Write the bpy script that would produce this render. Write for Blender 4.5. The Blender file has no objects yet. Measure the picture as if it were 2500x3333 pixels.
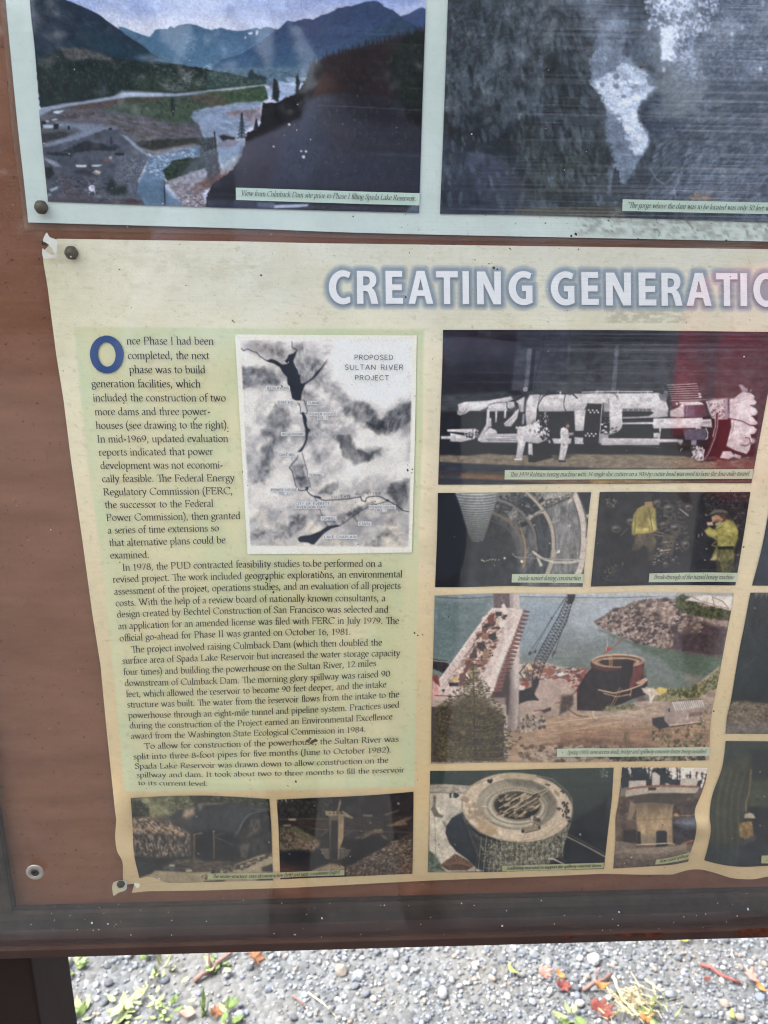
import bpy, bmesh, math, random
import numpy as np
from mathutils import Vector, Matrix, noise as mnoise
from mathutils.geometry import tessellate_polygon

# ---------------------------------------------------------------- camera, world, sun, exposure
S = bpy.context.scene
COL = S.collection
CAM = np.array([0.0, -0.62, 1.38])
F = 2503.0
def _n(v): v = np.array(v, float); return v / np.linalg.norm(v)
AX = _n((55000., 122., -F)); AZ = _n((95.5, 8275.5, F)); AZ = _n(AZ - AX * AZ.dot(AX)); AY = np.cross(AZ, AX)
ROT = np.array([AX, AY, AZ])
cd = bpy.data.cameras.new('camera'); cam = bpy.data.objects.new('camera', cd); COL.objects.link(cam)
cd.sensor_fit = 'VERTICAL'; cd.sensor_height = 36.0; cd.lens = 36.0 * F / 3333.0
cd.clip_start = 0.02; cd.clip_end = 400
cd.dof.use_dof = True; cd.dof.focus_distance = 0.63; cd.dof.aperture_fstop = 10.0
M4 = Matrix([list(ROT[i]) + [CAM[i]] for i in range(3)] + [[0, 0, 0, 1]])
cam.matrix_world = M4
S.camera = cam
S.view_settings.view_transform = 'Standard'; S.view_settings.look = 'None'
S.view_settings.gamma = 1.0; S.view_settings.use_curve_mapping = False
S.view_settings.exposure = 2.3
SUN_EL, SUN_AZ = math.radians(62), math.radians(285)       # veiled sun high on the left, just behind the board
W = bpy.data.worlds.new('World'); S.world = W; W.use_nodes = True
nt = W.node_tree; nt.nodes.clear()
sky = nt.nodes.new('ShaderNodeTexSky'); sky.sky_type = 'NISHITA'; sky.sun_disc = False
sky.sun_elevation = SUN_EL; sky.sun_rotation = SUN_AZ; sky.air_density = 1.0; sky.dust_density = 5.0; sky.ozone_density = 0.6
bg = nt.nodes.new('ShaderNodeBackground'); bg.inputs['Strength'].default_value = 0.15
wo = nt.nodes.new('ShaderNodeOutputWorld')
hs = nt.nodes.new('ShaderNodeHueSaturation'); hs.inputs['Saturation'].default_value = .5
nt.links.new(sky.outputs[0], hs.inputs['Color']); nt.links.new(hs.outputs[0], bg.inputs[0]); nt.links.new(bg.outputs[0], wo.inputs[0])
sl = bpy.data.lights.new('sun', 'SUN'); sl.energy = 0.7; sl.angle = math.radians(25); sl.color = (1, .97, .92)
so = bpy.data.objects.new('sun', sl); COL.objects.link(so)
so.rotation_euler = Vector((-math.sin(SUN_AZ) * math.cos(SUN_EL), -math.cos(SUN_AZ) * math.cos(SUN_EL), -math.sin(SUN_EL))).to_track_quat('-Z', 'Y').to_euler()
S.cycles.use_denoising = True
S.cycles.filter_width = 1.1; S.cycles.max_bounces = 8; S.cycles.transparent_max_bounces = 12

# ---------------------------------------------------------------- geometry of the board plane
def P(x, y, off=0.0):
    """point of the board (distance off in front of its face) that carries drawing coordinates x, y"""
    x = np.asarray(x, float); y = np.asarray(y, float)
    d = np.stack([x - 1250.0, 1666.5 - y, np.full(np.broadcast(x, y).shape, -F)], -1) @ ROT.T
    t = (-np.asarray(off) - CAM[1]) / d[..., 1]
    return CAM + d * t[..., None]
def P1(x, y, off=0.0): return P(x, y, off)
def bump(x, y, cx, cy, sx, sy): return np.exp(-((x - cx) / sx) ** 2 - ((y - cy) / sy) ** 2)
def wave(x, y):
    """how far the loose lower poster stands off the board"""
    w = .0035 + 0 * x
    w = w + .010 * bump(x, y, 2330, 2720, 130, 140) + .007 * bump(x, y, 2160, 2790, 90, 120)
    w = w - .003 * bump(x, y, 2420, 2800, 60, 60) + .006 * bump(x, y, 2260, 2690, 70, 30)
    w = w + .007 * bump(x, y, 390, 2640, 60, 90) + .004 * bump(x, y, 420, 2790, 120, 60)
    w = w + .006 * bump(x, y, 1380, 2750, 200, 160) + .004 * bump(x, y, 850, 2560, 420, 60)
    w = w + .004 * bump(x, y, 2400, 2250, 110, 260) + .003 * bump(x, y, 2480, 1500, 90, 260)
    w = w + .003 * bump(x, y, 1390, 1600, 40, 500) + .0015 * np.sin(x / 130.) * np.clip((y - 2000) / 900, 0, 1)
    return w

def link(name, me, parent=None, mats=()):
    o = bpy.data.objects.new(name, me); COL.objects.link(o)
    for m in mats: me.materials.append(m)
    if parent is not None: o.parent = parent
    return o
def tag(o, label=None, cat=None, group=None, kind=None):
    if label: o['label'] = label
    if cat: o['category'] = cat
    if group: o['group'] = group
    if kind: o['kind'] = kind
    return o
def empty(name, loc, label=None, cat=None, group=None):
    o = bpy.data.objects.new(name, None); COL.objects.link(o); o.location = loc; o.empty_display_size = .05
    bpy.context.view_layer.update()
    return tag(o, label, cat, group)
def localise(v, parent):
    v = np.asarray(v, float).reshape(-1, 3)
    return v - np.array(parent.location) if parent is not None and parent.type == 'EMPTY' else v
def mesh_np(name, verts, faces, parent=None, mats=(), smooth=False, col=None):
    """verts n x 3, faces m x 3 or m x 4 (numpy) or list of lists"""
    me = bpy.data.meshes.new(name)
    base = parent
    off = np.zeros(3)
    while base is not None:
        off += np.array(base.location); base = base.parent
    verts = np.asarray(verts, float).reshape(-1, 3) - off
    if isinstance(faces, np.ndarray):
        m, k = faces.shape
        me.vertices.add(len(verts)); me.vertices.foreach_set('co', verts.astype(np.float32).ravel())
        me.loops.add(m * k); me.loops.foreach_set('vertex_index', faces.astype(np.int32).ravel())
        me.polygons.add(m); me.polygons.foreach_set('loop_start', np.arange(0, m * k, k, dtype=np.int32))
        me.update(calc_edges=True)
    else:
        me.from_pydata([tuple(v) for v in verts], [], faces); me.update()
    if col is not None:
        at = me.color_attributes.new('print', 'FLOAT_COLOR', 'POINT')
        c = np.ones((len(verts), 4), np.float32); c[:, :3] = col.reshape(-1, 3)
        at.data.foreach_set('color', c.ravel())
    if smooth: me.polygons.foreach_set('use_smooth', [True] * len(me.polygons))
    return link(name, me, parent, mats)
def grid_faces(h, w, start=0):
    i = np.arange(h * w).reshape(h, w) + start
    return np.stack([i[:-1, :-1], i[1:, :-1], i[1:, 1:], i[:-1, 1:]], -1).reshape(-1, 4)

# ---------------------------------------------------------------- materials
def lin(c):
    c = np.asarray(c, float)
    return np.where(c <= .04045, c / 12.92, ((c + .055) / 1.055) ** 2.4)
def rgb(r, g, b, k=1.0): return tuple(lin(np.array([r, g, b]) / 255.) * k) + (1,)
def mat(name, color=(.5, .5, .5, 1), rough=.6, spec=.5, metal=0.0, noise=0.0, scale=20.0, bumpv=0.0, col2=None, stretch=(1, 1, 1), bscale=None):
    m = bpy.data.materials.new(name); m.use_nodes = True; n = m.node_tree.nodes; L = m.node_tree.links
    b = n['Principled BSDF']; b.inputs['Base Color'].default_value = color; b.inputs['Roughness'].default_value = rough
    b.inputs['Specular IOR Level'].default_value = spec; b.inputs['Metallic'].default_value = metal
    tc = n.new('ShaderNodeTexCoord'); mp = n.new('ShaderNodeMapping'); mp.inputs['Scale'].default_value = stretch
    L.new(tc.outputs['Object'], mp.inputs[0])
    if noise > 0 or col2:
        t = n.new('ShaderNodeTexNoise'); t.inputs['Scale'].default_value = scale; t.inputs['Detail'].default_value = 6; t.inputs['Roughness'].default_value = .65
        L.new(mp.outputs[0], t.inputs['Vector'])
        r = n.new('ShaderNodeValToRGB'); r.color_ramp.elements[0].position = .3; r.color_ramp.elements[1].position = .7
        c2 = col2 if col2 else tuple(min(1, c * (1 + noise)) for c in color[:3]) + (1,)
        r.color_ramp.elements[0].color = color if col2 else tuple(c * (1 - noise) for c in color[:3]) + (1,)
        r.color_ramp.elements[1].color = c2
        L.new(t.outputs['Fac'], r.inputs[0]); L.new(r.outputs[0], b.inputs['Base Color'])
    if bumpv > 0:
        t2 = n.new('ShaderNodeTexNoise'); t2.inputs['Scale'].default_value = bscale or scale * 3; t2.inputs['Detail'].default_value = 5
        L.new(mp.outputs[0], t2.inputs['Vector'])
        bp = n.new('ShaderNodeBump'); bp.inputs['Strength'].default_value = bumpv; bp.inputs['Distance'].default_value = .002
        L.new(t2.outputs['Fac'], bp.inputs['Height']); L.new(bp.outputs[0], b.inputs['Normal'])
    return m

def print_mat(name, rough=.45, spec=.35, grain=.05):
    """ink printed on paper: colour from the drawn point colours, with fine grain"""
    m = bpy.data.materials.new(name); m.use_nodes = True; n = m.node_tree.nodes; L = m.node_tree.links
    b = n['Principled BSDF']; b.inputs['Roughness'].default_value = rough; b.inputs['Specular IOR Level'].default_value = spec
    a = n.new('ShaderNodeAttribute'); a.attribute_name = 'print'
    tc = n.new('ShaderNodeTexCoord'); t = n.new('ShaderNodeTexNoise'); t.inputs['Scale'].default_value = 700; t.inputs['Detail'].default_value = 3
    L.new(tc.outputs['Object'], t.inputs['Vector'])
    mr = n.new('ShaderNodeMapRange'); mr.inputs['To Min'].default_value = 1 - grain * 2; mr.inputs['To Max'].default_value = 1 + grain * 2
    L.new(t.outputs['Fac'], mr.inputs['Value'])
    mx = n.new('ShaderNodeVectorMath'); mx.operation = 'SCALE'
    L.new(a.outputs['Color'], mx.inputs[0]); L.new(mr.outputs[0], mx.inputs['Scale']); L.new(mx.outputs[0], b.inputs['Base Color'])
    return m

M = {}
M['print'] = print_mat('printed_photograph', .35, .10, .05)
M['paper'] = print_mat('poster_paper', .4, .15, .015)
M['ink'] = mat('text_ink', rgb(28, 30, 34), .6, .15)
M['ink2'] = mat('caption_ink', rgb(50, 54, 50), .6, .15)
M['ink3'] = mat('map_ink', rgb(70, 72, 80), .6, .2)
M['blue'] = mat('initial_blue', rgb(48, 78, 128), .5, .3, noise=.08, scale=120)
M['white'] = mat('title_white', rgb(238, 238, 236), .6, .1, noise=.03, scale=80)
M['capgreen'] = mat('caption_green', rgb(196, 204, 172), .5, .3, noise=.04, scale=60)
M['cappale'] = mat('caption_pale_green', rgb(190, 210, 192), .5, .3, noise=.04, scale=60)
M['capolive'] = mat('caption_olive', rgb(176, 174, 126), .5, .3, noise=.08, scale=60)
M['mapwhite'] = mat('map_label_white', rgb(224, 222, 216), .5, .3)
M['torn'] = mat('torn_paper', rgb(222, 220, 208), .8, .2, noise=.08, scale=90)
M['tornold'] = mat('torn_stained_paper', rgb(215, 200, 160), .8, .2, noise=.12, scale=90)
M['bolt'] = mat('dull_bolt_metal', rgb(92, 84, 70), .5, .5, metal=.5, noise=.25, scale=300, bumpv=.3)
M['boltdark'] = mat('dark_bolt_metal', rgb(50, 45, 40), .5, .5, metal=.4, noise=.25, scale=300, bumpv=.3)
M['washer'] = mat('grey_washer', rgb(150, 145, 135), .45, .5, metal=.5, noise=.15, scale=200)
# ---------------------------------------------------------------- lettering: pen strokes (x-height 10 for the book face, cap height 10 for the plain one)
def spline(pts, closed=False, n=5):
    pts = [np.array(p, float) for p in pts]
    if len(pts) < 3: return pts
    if closed: q = [pts[-1]] + pts + [pts[0], pts[1]]
    else: q = [2 * pts[0] - pts[1]] + pts + [2 * pts[-1] - pts[-2]]
    out = []
    for i in range(1, len(q) - 2):
        for k in range(n):
            t = k / n
            a, b, c, d = q[i - 1], q[i], q[i + 1], q[i + 2]
            out.append(.5 * ((2 * b) + (c - a) * t + (2 * a - 5 * b + 4 * c - d) * t * t + (3 * b - a - 3 * c + d) * t ** 3))
    out.append(q[-2])
    return out
SERIF = {
'a': (8.4, 'c1.5,8 3.2,9.9 5.3,9.4 6,7.4 6,2.2 6.6,.4 8.1,.9;c6,6 3.2,5 1.3,3.2 1.5,.9 3.3,.1 6,2'),
'b': (9.8, 'l2,16 2,.6;l.4,15 2,16;c2,8 4.6,9.9 7.4,8.8 8.6,5 7.1,1.1 4.2,0 2,1.2'),
'c': (8, 'c7.2,8.3 5.4,9.9 2.7,8.7 1.2,5 2.7,1.1 5,.1 7.6,1.6'),
'd': (9.9, 'l7.5,16.2 7.5,.5 9.3,.5;l5.9,15.2 7.5,16.2;c7.5,8.7 5.5,9.9 2.7,8.7 1.2,4.8 2.6,1 4.8,.1 7.5,1.8'),
'e': (8.4, 'l1.4,5.8 7.2,6.2;c7.2,6.2 6.6,9 4.6,9.9 2.3,8.6 1.2,5 2.5,1.2 4.9,.1 7.6,1.6'),
'f': (5.6, 'c7.2,15.6 5.6,16.5 3.8,15.8 3,13.4 3,9 3,0;l.9,9.7 6.2,9.7;l1.2,0 5,0'),
'g': (8.8, 'o4.2,6.9 2.9,3;c3,4.3 1.8,2.8 3,1.5 6.4,1 8,-1.2 6.8,-4 3.8,-5.1 1.2,-3.9 1.2,-1.9 3.2,.9;l6.3,9 8.8,9.4'),
'h': (9.9, 'l2,16.2 2,0;l.4,15.2 2,16.2;c2,7.3 4,9.5 6,9.8 7.5,8.5 7.7,5 7.7,0;l.5,0 3.6,0;l6.2,0 9.4,0'),
'i': (4.4, 'l2.1,9.8 2.1,0;l.5,8.9 2.1,9.8;l.6,0 3.7,0;d2,14 1.15'),
'j': (4.4, 'c2.4,9.8 2.4,3 2.3,-2 1.2,-5 -.9,-5.8;l.8,8.9 2.4,9.8;d2.3,14 1.15'),
'k': (9.4, 'l2,16.2 2,0;l.4,15.2 2,16.2;l2,4.4 7.2,9.6;l3.8,6.2 8.6,.2;l.5,0 3.6,0;l5.8,9.7 8.4,9.7;l7.4,0 9.6,0'),
'l': (4.4, 'l2.1,16.2 2.1,0;l.5,15.2 2.1,16.2;l.6,0 3.7,0'),
'm': (14.9, 'l2,9.8 2,0;l.4,8.9 2,9.8;c2,7.3 4,9.5 5.8,9.8 7.1,8.5 7.4,5 7.4,0;c7.4,7.3 9.3,9.5 11.1,9.8 12.4,8.5 12.7,5 12.7,0;l.5,0 3.6,0;l5.9,0 9,0;l11.2,0 14.4,0'),
'n': (9.9, 'l2,9.8 2,0;l.4,8.9 2,9.8;c2,7.3 4,9.5 6,9.8 7.5,8.5 7.7,5 7.7,0;l.5,0 3.6,0;l6.2,0 9.4,0'),
'o': (9.6, 'o4.8,5 3.6,4.9'),
'p': (9.9, 'l2,9.8 2,-6.2;l.4,8.9 2,9.8;c2,8 4.6,9.9 7.4,8.8 8.6,5 7.1,1.1 4.4,.1 2,1.2;l.4,-6.2 3.9,-6.2'),
'q': (9.9, 'l7.6,9.8 7.6,-6.2;c7.6,8.6 5.5,9.9 2.6,8.6 1.2,5 2.6,1 4.8,.1 7.6,1.8;l5.9,-6.2 9.2,-6.2'),
'r': (6.6, 'l2,9.8 2,0;l.4,8.9 2,9.8;c2,6.6 3.4,9 4.9,9.9 6.4,9.3;l.5,0 3.9,0'),
's': (7.3, 'c6,8.4 4.2,9.9 2.3,9 1.8,7.3 3.5,5.6 5.6,4.3 6.2,2.3 5,.4 3,.1 1.2,1.6'),
't': (6, 'c2.9,12.4 2.9,8 2.9,2.4 3.9,.3 6.2,1.1;l.7,9.7 5.9,9.7'),
'u': (9.9, 'c2,9.7 2,5 2.2,1.8 4,.3 6,.8 7.7,2.4;l7.7,9.7 7.7,.4 9.4,.4;l.4,9.7 2,9.7;l6,9.7 7.7,9.7'),
'v': (9, 'l1.2,9.9 4.8,.2;l4.8,.2 8,9.9;l-.2,9.8 2.9,9.8;l6.5,9.8 9.2,9.8'),
'w': (14.2, 'l1.2,9.9 4.4,.2;l4.4,.2 7.2,9.5;l6.6,9.9 10.2,.2;l10.2,.2 13.2,9.9;l-.2,9.8 2.9,9.8;l5.4,9.8 8.2,9.8;l11.7,9.8 14.4,9.8'),
'x': (9, 'l1.4,9.7 7.7,.1;l7.5,9.7 1.4,.1;l0,9.7 3,9.7;l6,9.7 8.8,9.7;l0,0 2.8,0;l6,0 9.2,0'),
'y': (9, 'l1.2,9.9 5,.4;c8,9.9 5,1.4 3.3,-3.2 1.8,-5.6 .2,-5.4;l-.2,9.8 2.9,9.8;l6.5,9.8 9.2,9.8'),
'z': (8.4, 'l1.2,9.6 7.2,9.6;l7.2,9.6 1,.3;l1,.3 7.4,.3'),
'A': (15, 'l1.8,.2 7.4,15;l7.2,15 12.9,.2;l3.6,5.2 10.6,5.2;l.2,0 3.8,0;l11,0 15,0'),
'B': (12, 'l2.8,14.6 2.8,.4;c2.8,14.6 6.5,14.8 9,13.2 8.6,9 6,7.8 3,7.8;c5,7.8 9,7.4 10.6,4.4 9,1 6,.3 2.8,.3;l1,14.7 3,14.7;l1,.2 3,.2'),
'C': (13.8, 'c12.6,12 10.6,14.4 7.6,14.8 3.6,13 1.3,8 2.8,3 7,.1 10.6,.4 13.2,3;l12.7,14.8 12.6,11.5'),
'D': (15, 'l2.8,14.6 2.8,.4;c2.8,14.6 8,14.8 12,12.4 13.6,7.6 11.8,2.4 7.4,.2 2.8,.3;l1,14.7 3,14.7;l1,.2 3,.2'),
'E': (11.4, 'l2.8,14.6 2.8,.4;l1,14.7 9.8,14.7 10,12;l2.8,7.8 8.2,7.8;l8.2,9 8.2,6.6;l1,.2 10,.2 10.8,3.2'),
'F': (10.6, 'l2.8,14.6 2.8,.4;l1,14.7 9.8,14.7 10,12;l2.8,7.6 8.2,7.6;l8.2,8.8 8.2,6.4;l1,.2 5,.2'),
'G': (14.6, 'c12.6,12 10.6,14.4 7.6,14.8 3.6,13 1.3,8 2.8,3 7,.1 10.4,.6 12.6,1.8;l12.6,1.6 12.6,6.4;l10.6,6.4 14.4,6.4;l12.7,14.8 12.6,11.5'),
'H': (15.6, 'l3,14.8 3,.2;l12.6,14.8 12.6,.2;l3,7.7 12.6,7.7;l1,14.8 5,14.8;l10.6,14.8 14.6,14.8;l1,.1 5,.1;l10.6,.1 14.6,.1'),
'I': (6.2, 'l3,14.8 3,.2;l1,14.8 5,14.8;l1,.1 5,.1'),
'J': (5.8, 'c3.4,14.8 3.4,6 3.2,0 1.8,-3 -.6,-3.8;l1.4,14.8 5.4,14.8'),
'K': (13.8, 'l2.8,14.8 2.8,.2;l2.8,7 11,14.5;l5.4,9 12,.4;l1,14.8 4.8,14.8;l1,.1 4.8,.1;l9.4,14.8 12.4,14.8;l11,.1 14,.1'),
'L': (11, 'l2.8,14.8 2.8,.4;l1,14.8 4.8,14.8;l1,.2 9.6,.2 10.6,3.6'),
'M': (18, 'l3,14.6 2.2,.2;l3,14.8 8.6,1;l8.6,1 14.6,14.6;l14.6,14.8 15.4,.2;l.8,.1 4,.1;l13.4,.1 17.4,.1;l1.4,14.8 3.2,14.8;l14.4,14.8 16.6,14.8'),
'N': (15.6, 'l3,14.6 3,.2;l2.6,14.8 12.8,.4;l12.8,.2 12.8,14.6;l1,.1 5,.1;l.8,14.8 3,14.8;l10.8,14.8 14.6,14.8'),
'O': (15.4, 'o7.7,7.4 6.2,7.2'),
'P': (11.6, 'l2.8,14.8 2.8,.2;c2.8,14.6 6.8,14.9 9.6,13.2 9.8,9.4 7.2,7.2 3.6,7;l1,14.7 3,14.7;l1,.1 5,.1'),
'R': (12.8, 'l2.8,14.8 2.8,.2;c2.8,14.6 6.8,14.9 9.2,13.2 9.2,9.6 6.8,7.7 3.4,7.6;l5.8,7.8 11.4,.6 13.2,.2;l1,14.7 3,14.7;l1,.1 5,.1'),
'S': (10, 'c8.4,12.6 6.4,14.7 3.6,14.4 2,11.8 3.4,9.2 6.6,7.2 8.4,4.6 7.6,1.2 4.6,.1 1.4,2;l8.5,14.6 8.5,11.6;l1.4,.2 1.3,3.2'),
'T': (12.8, 'l6.4,14.6 6.4,.2;l.8,12.2 1.2,14.6 11.6,14.6 12,12.2;l4.4,.1 8.4,.1'),
'U': (14.6, 'c3,14.8 3,6 3.8,1.8 7.4,.1 11,1.8 12,6 12,14.8;l1,14.8 5,14.8;l10,14.8 13.8,14.8'),
'V': (14.2, 'l2,14.8 7.2,.2;l7.2,.2 12,14.8;l.2,14.8 4,14.8;l10.2,14.8 14,14.8'),
'W': (20, 'l2,14.8 6.4,.4;l6.4,.4 10.4,14;l9,14.8 14,.4;l14,.4 18,14.8;l0,14.8 4,14.8;l16.2,14.8 20,14.8;l7.6,14.8 10.8,14.8'),
'Y': (13, 'l2,14.8 6.4,7;l6.4,7 10.8,14.8;l6.4,7 6.4,.2;l4.4,.1 8.4,.1;l.4,14.8 3.6,14.8;l9.4,14.8 12.4,14.8'),
'0': (10, 'o5,7 3.8,6.8'), '1': (8.6, 'l4.4,14 4.4,.2;l1.8,12.4 4.4,14;l2.2,.1 6.6,.1'),
'2': (9.6, 'c1.4,11 3,13.6 5.6,13.6 7.6,11.4 6.8,8 3.6,3.6 1.2,.5;l1.2,.5 8.2,.5 8.8,2.4'),
'3': (9.4, 'c1.6,11.8 3.4,13.7 6,13.4 7.4,11.2 6.2,8.4 3.4,7.4;c4,7.4 7,7 8.2,4.6 7.2,1.2 4.2,.1 1.2,.9'),
'4': (10, 'l6.8,13.8 6.8,.2;l6.8,13.8 1,4.4 9.4,4.4'),
'5': (9.4, 'l7.8,13.6 3.2,13.6 2.6,7.8;c2.6,7.8 5.6,8.4 7.8,6.6 8,3 5.6,.5 1.4,.8'),
'6': (9.8, 'c7.8,13.4 4.4,11.6 2,8 1.6,4 3,.7 5.6,.2 8,2 8.3,5.4 6.4,8 4,8 1.9,6'),
'7': (9.2, 'l1.2,11.6 1.4,13.4 8.4,13.4;c8.4,13.4 6,8.6 3.4,.2'),
'8': (9.8, 'o4.9,10.4 2.8,3.2;o4.9,3.7 3.5,3.6'),
'9': (9.8, 'c2,.5 5.4,2.4 7.8,6 8.2,10 6.8,13.1 4.2,13.7 1.8,11.8 1.5,8.6 3.4,6 5.8,6 7.9,8'),
'.': (4.6, 'd2,.9 1.25'), ',': (4.8, 'd2,.9 1.2;l2.6,.6 1.2,-3'), '-': (6.4, 'l1,4 5.2,4.4;l1,4.8 5.2,5.2;l1,5.5 5.2,5.9'),
'(': (6, 'c5.4,17 2.4,11.6 1.8,6 2.6,0 5.4,-5'), ')': (6, 'c.6,17 3.6,11.6 4.2,6 3.4,0 .6,-5'),
';': (4.8, 'd2,8.6 1.2;d2,.9 1.2;l2.6,.6 1.2,-3'), ':': (4.8, 'd2,8.6 1.2;d2,.9 1.2'),
'"': (7, 'l1.6,16 2.6,12.5;l4.2,16 5.2,12.5'), '*': (6, 'd3,5 1.8'), ' ': (5, ''),
}
SANS = {
'A': (8.6, 'l.6,0 4.3,10 8,0;l2,3.4 6.6,3.4'), 'B': (7.4, 'l.9,0 .9,10 4,10 6,9 6,6.4 4.4,5.3 .9,5.3;c4.4,5.3 6.6,4.4 6.6,1.4 4.4,0 .9,0'),
'C': (8.4, 'c7.6,8.3 5,10 2,8.8 .7,5 2,1.2 5,0 7.6,1.7'), 'D': (8.2, 'l.9,0 .9,10;c.9,10 4.4,9.8 7,7.8 7.3,5 7,2.2 4.4,.2 .9,0'),
'E': (6.8, 'l6,10 .9,10 .9,0 6.1,0;l.9,5.2 5.4,5.2'), 'F': (6.6, 'l6,10 .9,10 .9,0;l.9,5.2 5.4,5.2'),
'G': (8.8, 'c7.8,8.3 5,10 2,8.8 .7,5 2,1.2 5,0 7.8,1.5;l7.8,1.5 7.8,4.6 5,4.6'), 'H': (8.2, 'l.9,0 .9,10;l7.2,0 7.2,10;l.9,5.2 7.2,5.2'),
'I': (2.6, 'l1.2,0 1.2,10'), 'J': (5.6, 'c4.4,10 4.4,4 4,1 2.2,0 .6,1.4'), 'K': (7.6, 'l.9,0 .9,10;l6.8,10 .9,4;l3,6 7.2,0'),
'L': (6.2, 'l.9,10 .9,0 5.8,0'), 'M': (9.8, 'l.9,0 .9,10 4.9,2.6 8.8,10 8.8,0'), 'N': (8.4, 'l.9,0 .9,10 7.4,0 7.4,10'),
'O': (9.6, 'o4.8,5 4.1,5'), 'P': (7.2, 'l.9,0 .9,10 4,10 6,9.2 6.3,7.2 5.6,5.2 4,4.6 .9,4.6'), 'R': (7.6, 'l.9,0 .9,10 4,10 6,9.2 6.3,7.4 5.6,5.5 4,4.8 .9,4.8;l4,4.8 6.8,0'),
'S': (7.2, 'c6.2,8.6 4.2,10 1.8,9.4 1,7.6 2.2,5.8 5,4.6 6.4,2.6 5.2,.5 3,0 .8,1.5'), 'T': (7.4, 'l3.7,0 3.7,10;l.3,10 7.1,10'),
'U': (8.2, 'c.9,10 .9,4 1.8,1 4.1,0 6.4,1 7.3,4 7.3,10'), 'V': (8.2, 'l.5,10 4.1,0 7.7,10'), 'W': (11.6, 'l.5,10 3.2,0 5.8,9.4 8.4,0 11,10'),
'X': (7.8, 'l.6,0 7.2,10;l.6,10 7.2,0'), 'Y': (7.6, 'l.4,10 3.8,5 7.2,10;l3.8,5 3.8,0'),
'0': (7, 'o3.5,5 2.8,5'), '1': (3.6, 'l1.8,0 1.8,10'), '2': (7, 'c.8,7.6 2,10 4.6,9.8 6,7.4 4.8,4.8 .6,0;l.6,0 6.4,0'),
'3': (7, 'c1,8.8 3,10 5.4,9 5,6 3,5.4;c3,5.4 6.2,4.6 6,1.2 3.4,0 .8,1.2'), '.': (2.8, 'd1.3,.6 .9'), ' ': (5, ''),
}
def ribbon(pts, width, closed=False):
    """a flat strip along pts; width(dx, dy) gives its breadth"""
    p = np.array(pts, float)
    if len(p) > 1:
        keep = np.r_[True, np.linalg.norm(np.diff(p, axis=0), axis=1) > 1e-6]; p = p[keep]
    n = len(p)
    if n < 2: return np.zeros((0, 2)), []
    if closed: d = np.roll(p, -1, 0) - np.roll(p, 1, 0)
    else: d = np.gradient(p, axis=0)
    seg = d / (np.linalg.norm(d, axis=1)[:, None] + 1e-9)
    w = np.array([width(a, b) for a, b in seg]) * .5
    nx = np.stack([-seg[:, 1], seg[:, 0]], 1)
    v = np.concatenate([p + nx * w[:, None], p - nx * w[:, None]])
    f = [(i, i + 1, n + i + 1, n + i) for i in range(n - 1)]
    if closed: f.append((n - 1, 0, n, 2 * n - 1))
    return v, f
def parse(txt, sub=4):
    out = []
    for s in txt.split(';'):
        if not s: continue
        k, b = s[0], s[1:]
        pts = [tuple(float(q) for q in a.split(',')) if ',' in a else float(a) for a in b.split()]
        if k == 'l':
            for i in range(len(pts) - 1): out.append(([pts[i], pts[i + 1]], False))
        elif k == 'c': out.append((spline(pts, False, sub), False))
        elif k == 'o':
            (cx, cy), (rx, ry) = pts
            out.append(([(cx + rx * math.cos(a), cy + ry * math.sin(a)) for a in np.linspace(0, 2 * math.pi, 18, endpoint=False)], True))
        elif k == 'd':
            (cx, cy), r = pts; out.append((('dot', cx, cy, r), False))
    return out
_cache = {}
def glyph(ch, font, T, t, phi=25, mono=None):
    key = (ch, id(font), T, t)
    if key in _cache: return _cache[key]
    w, txt = font.get(ch, (6, ''))
    V, Fc, n = [], [], 0
    def wd(dx, dy):
        if mono: return mono
        th = math.atan2(dy, dx) - math.radians(phi)
        return math.sqrt((T * math.sin(th)) ** 2 + t * t)
    for si, (pts, closed) in enumerate(parse(txt)):
        if isinstance(pts, tuple):
            _, cx, cy, r = pts
            v = np.array([(cx + r * math.cos(a), cy + r * math.sin(a)) for a in np.linspace(0, 2 * math.pi, 7, endpoint=False)]); f = [tuple(range(7))]
        else: v, f = ribbon(pts, wd, closed)
        if len(v) == 0: continue
        V.append(np.column_stack([v, np.full(len(v), si)])); Fc += [tuple(i + n for i in q) for q in f]; n += len(v)
    r = (w, np.concatenate(V) if V else np.zeros((0, 3)), Fc)
    _cache[key] = r
    return r
VPX, VPY = 1154.5, 9942.0
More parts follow.
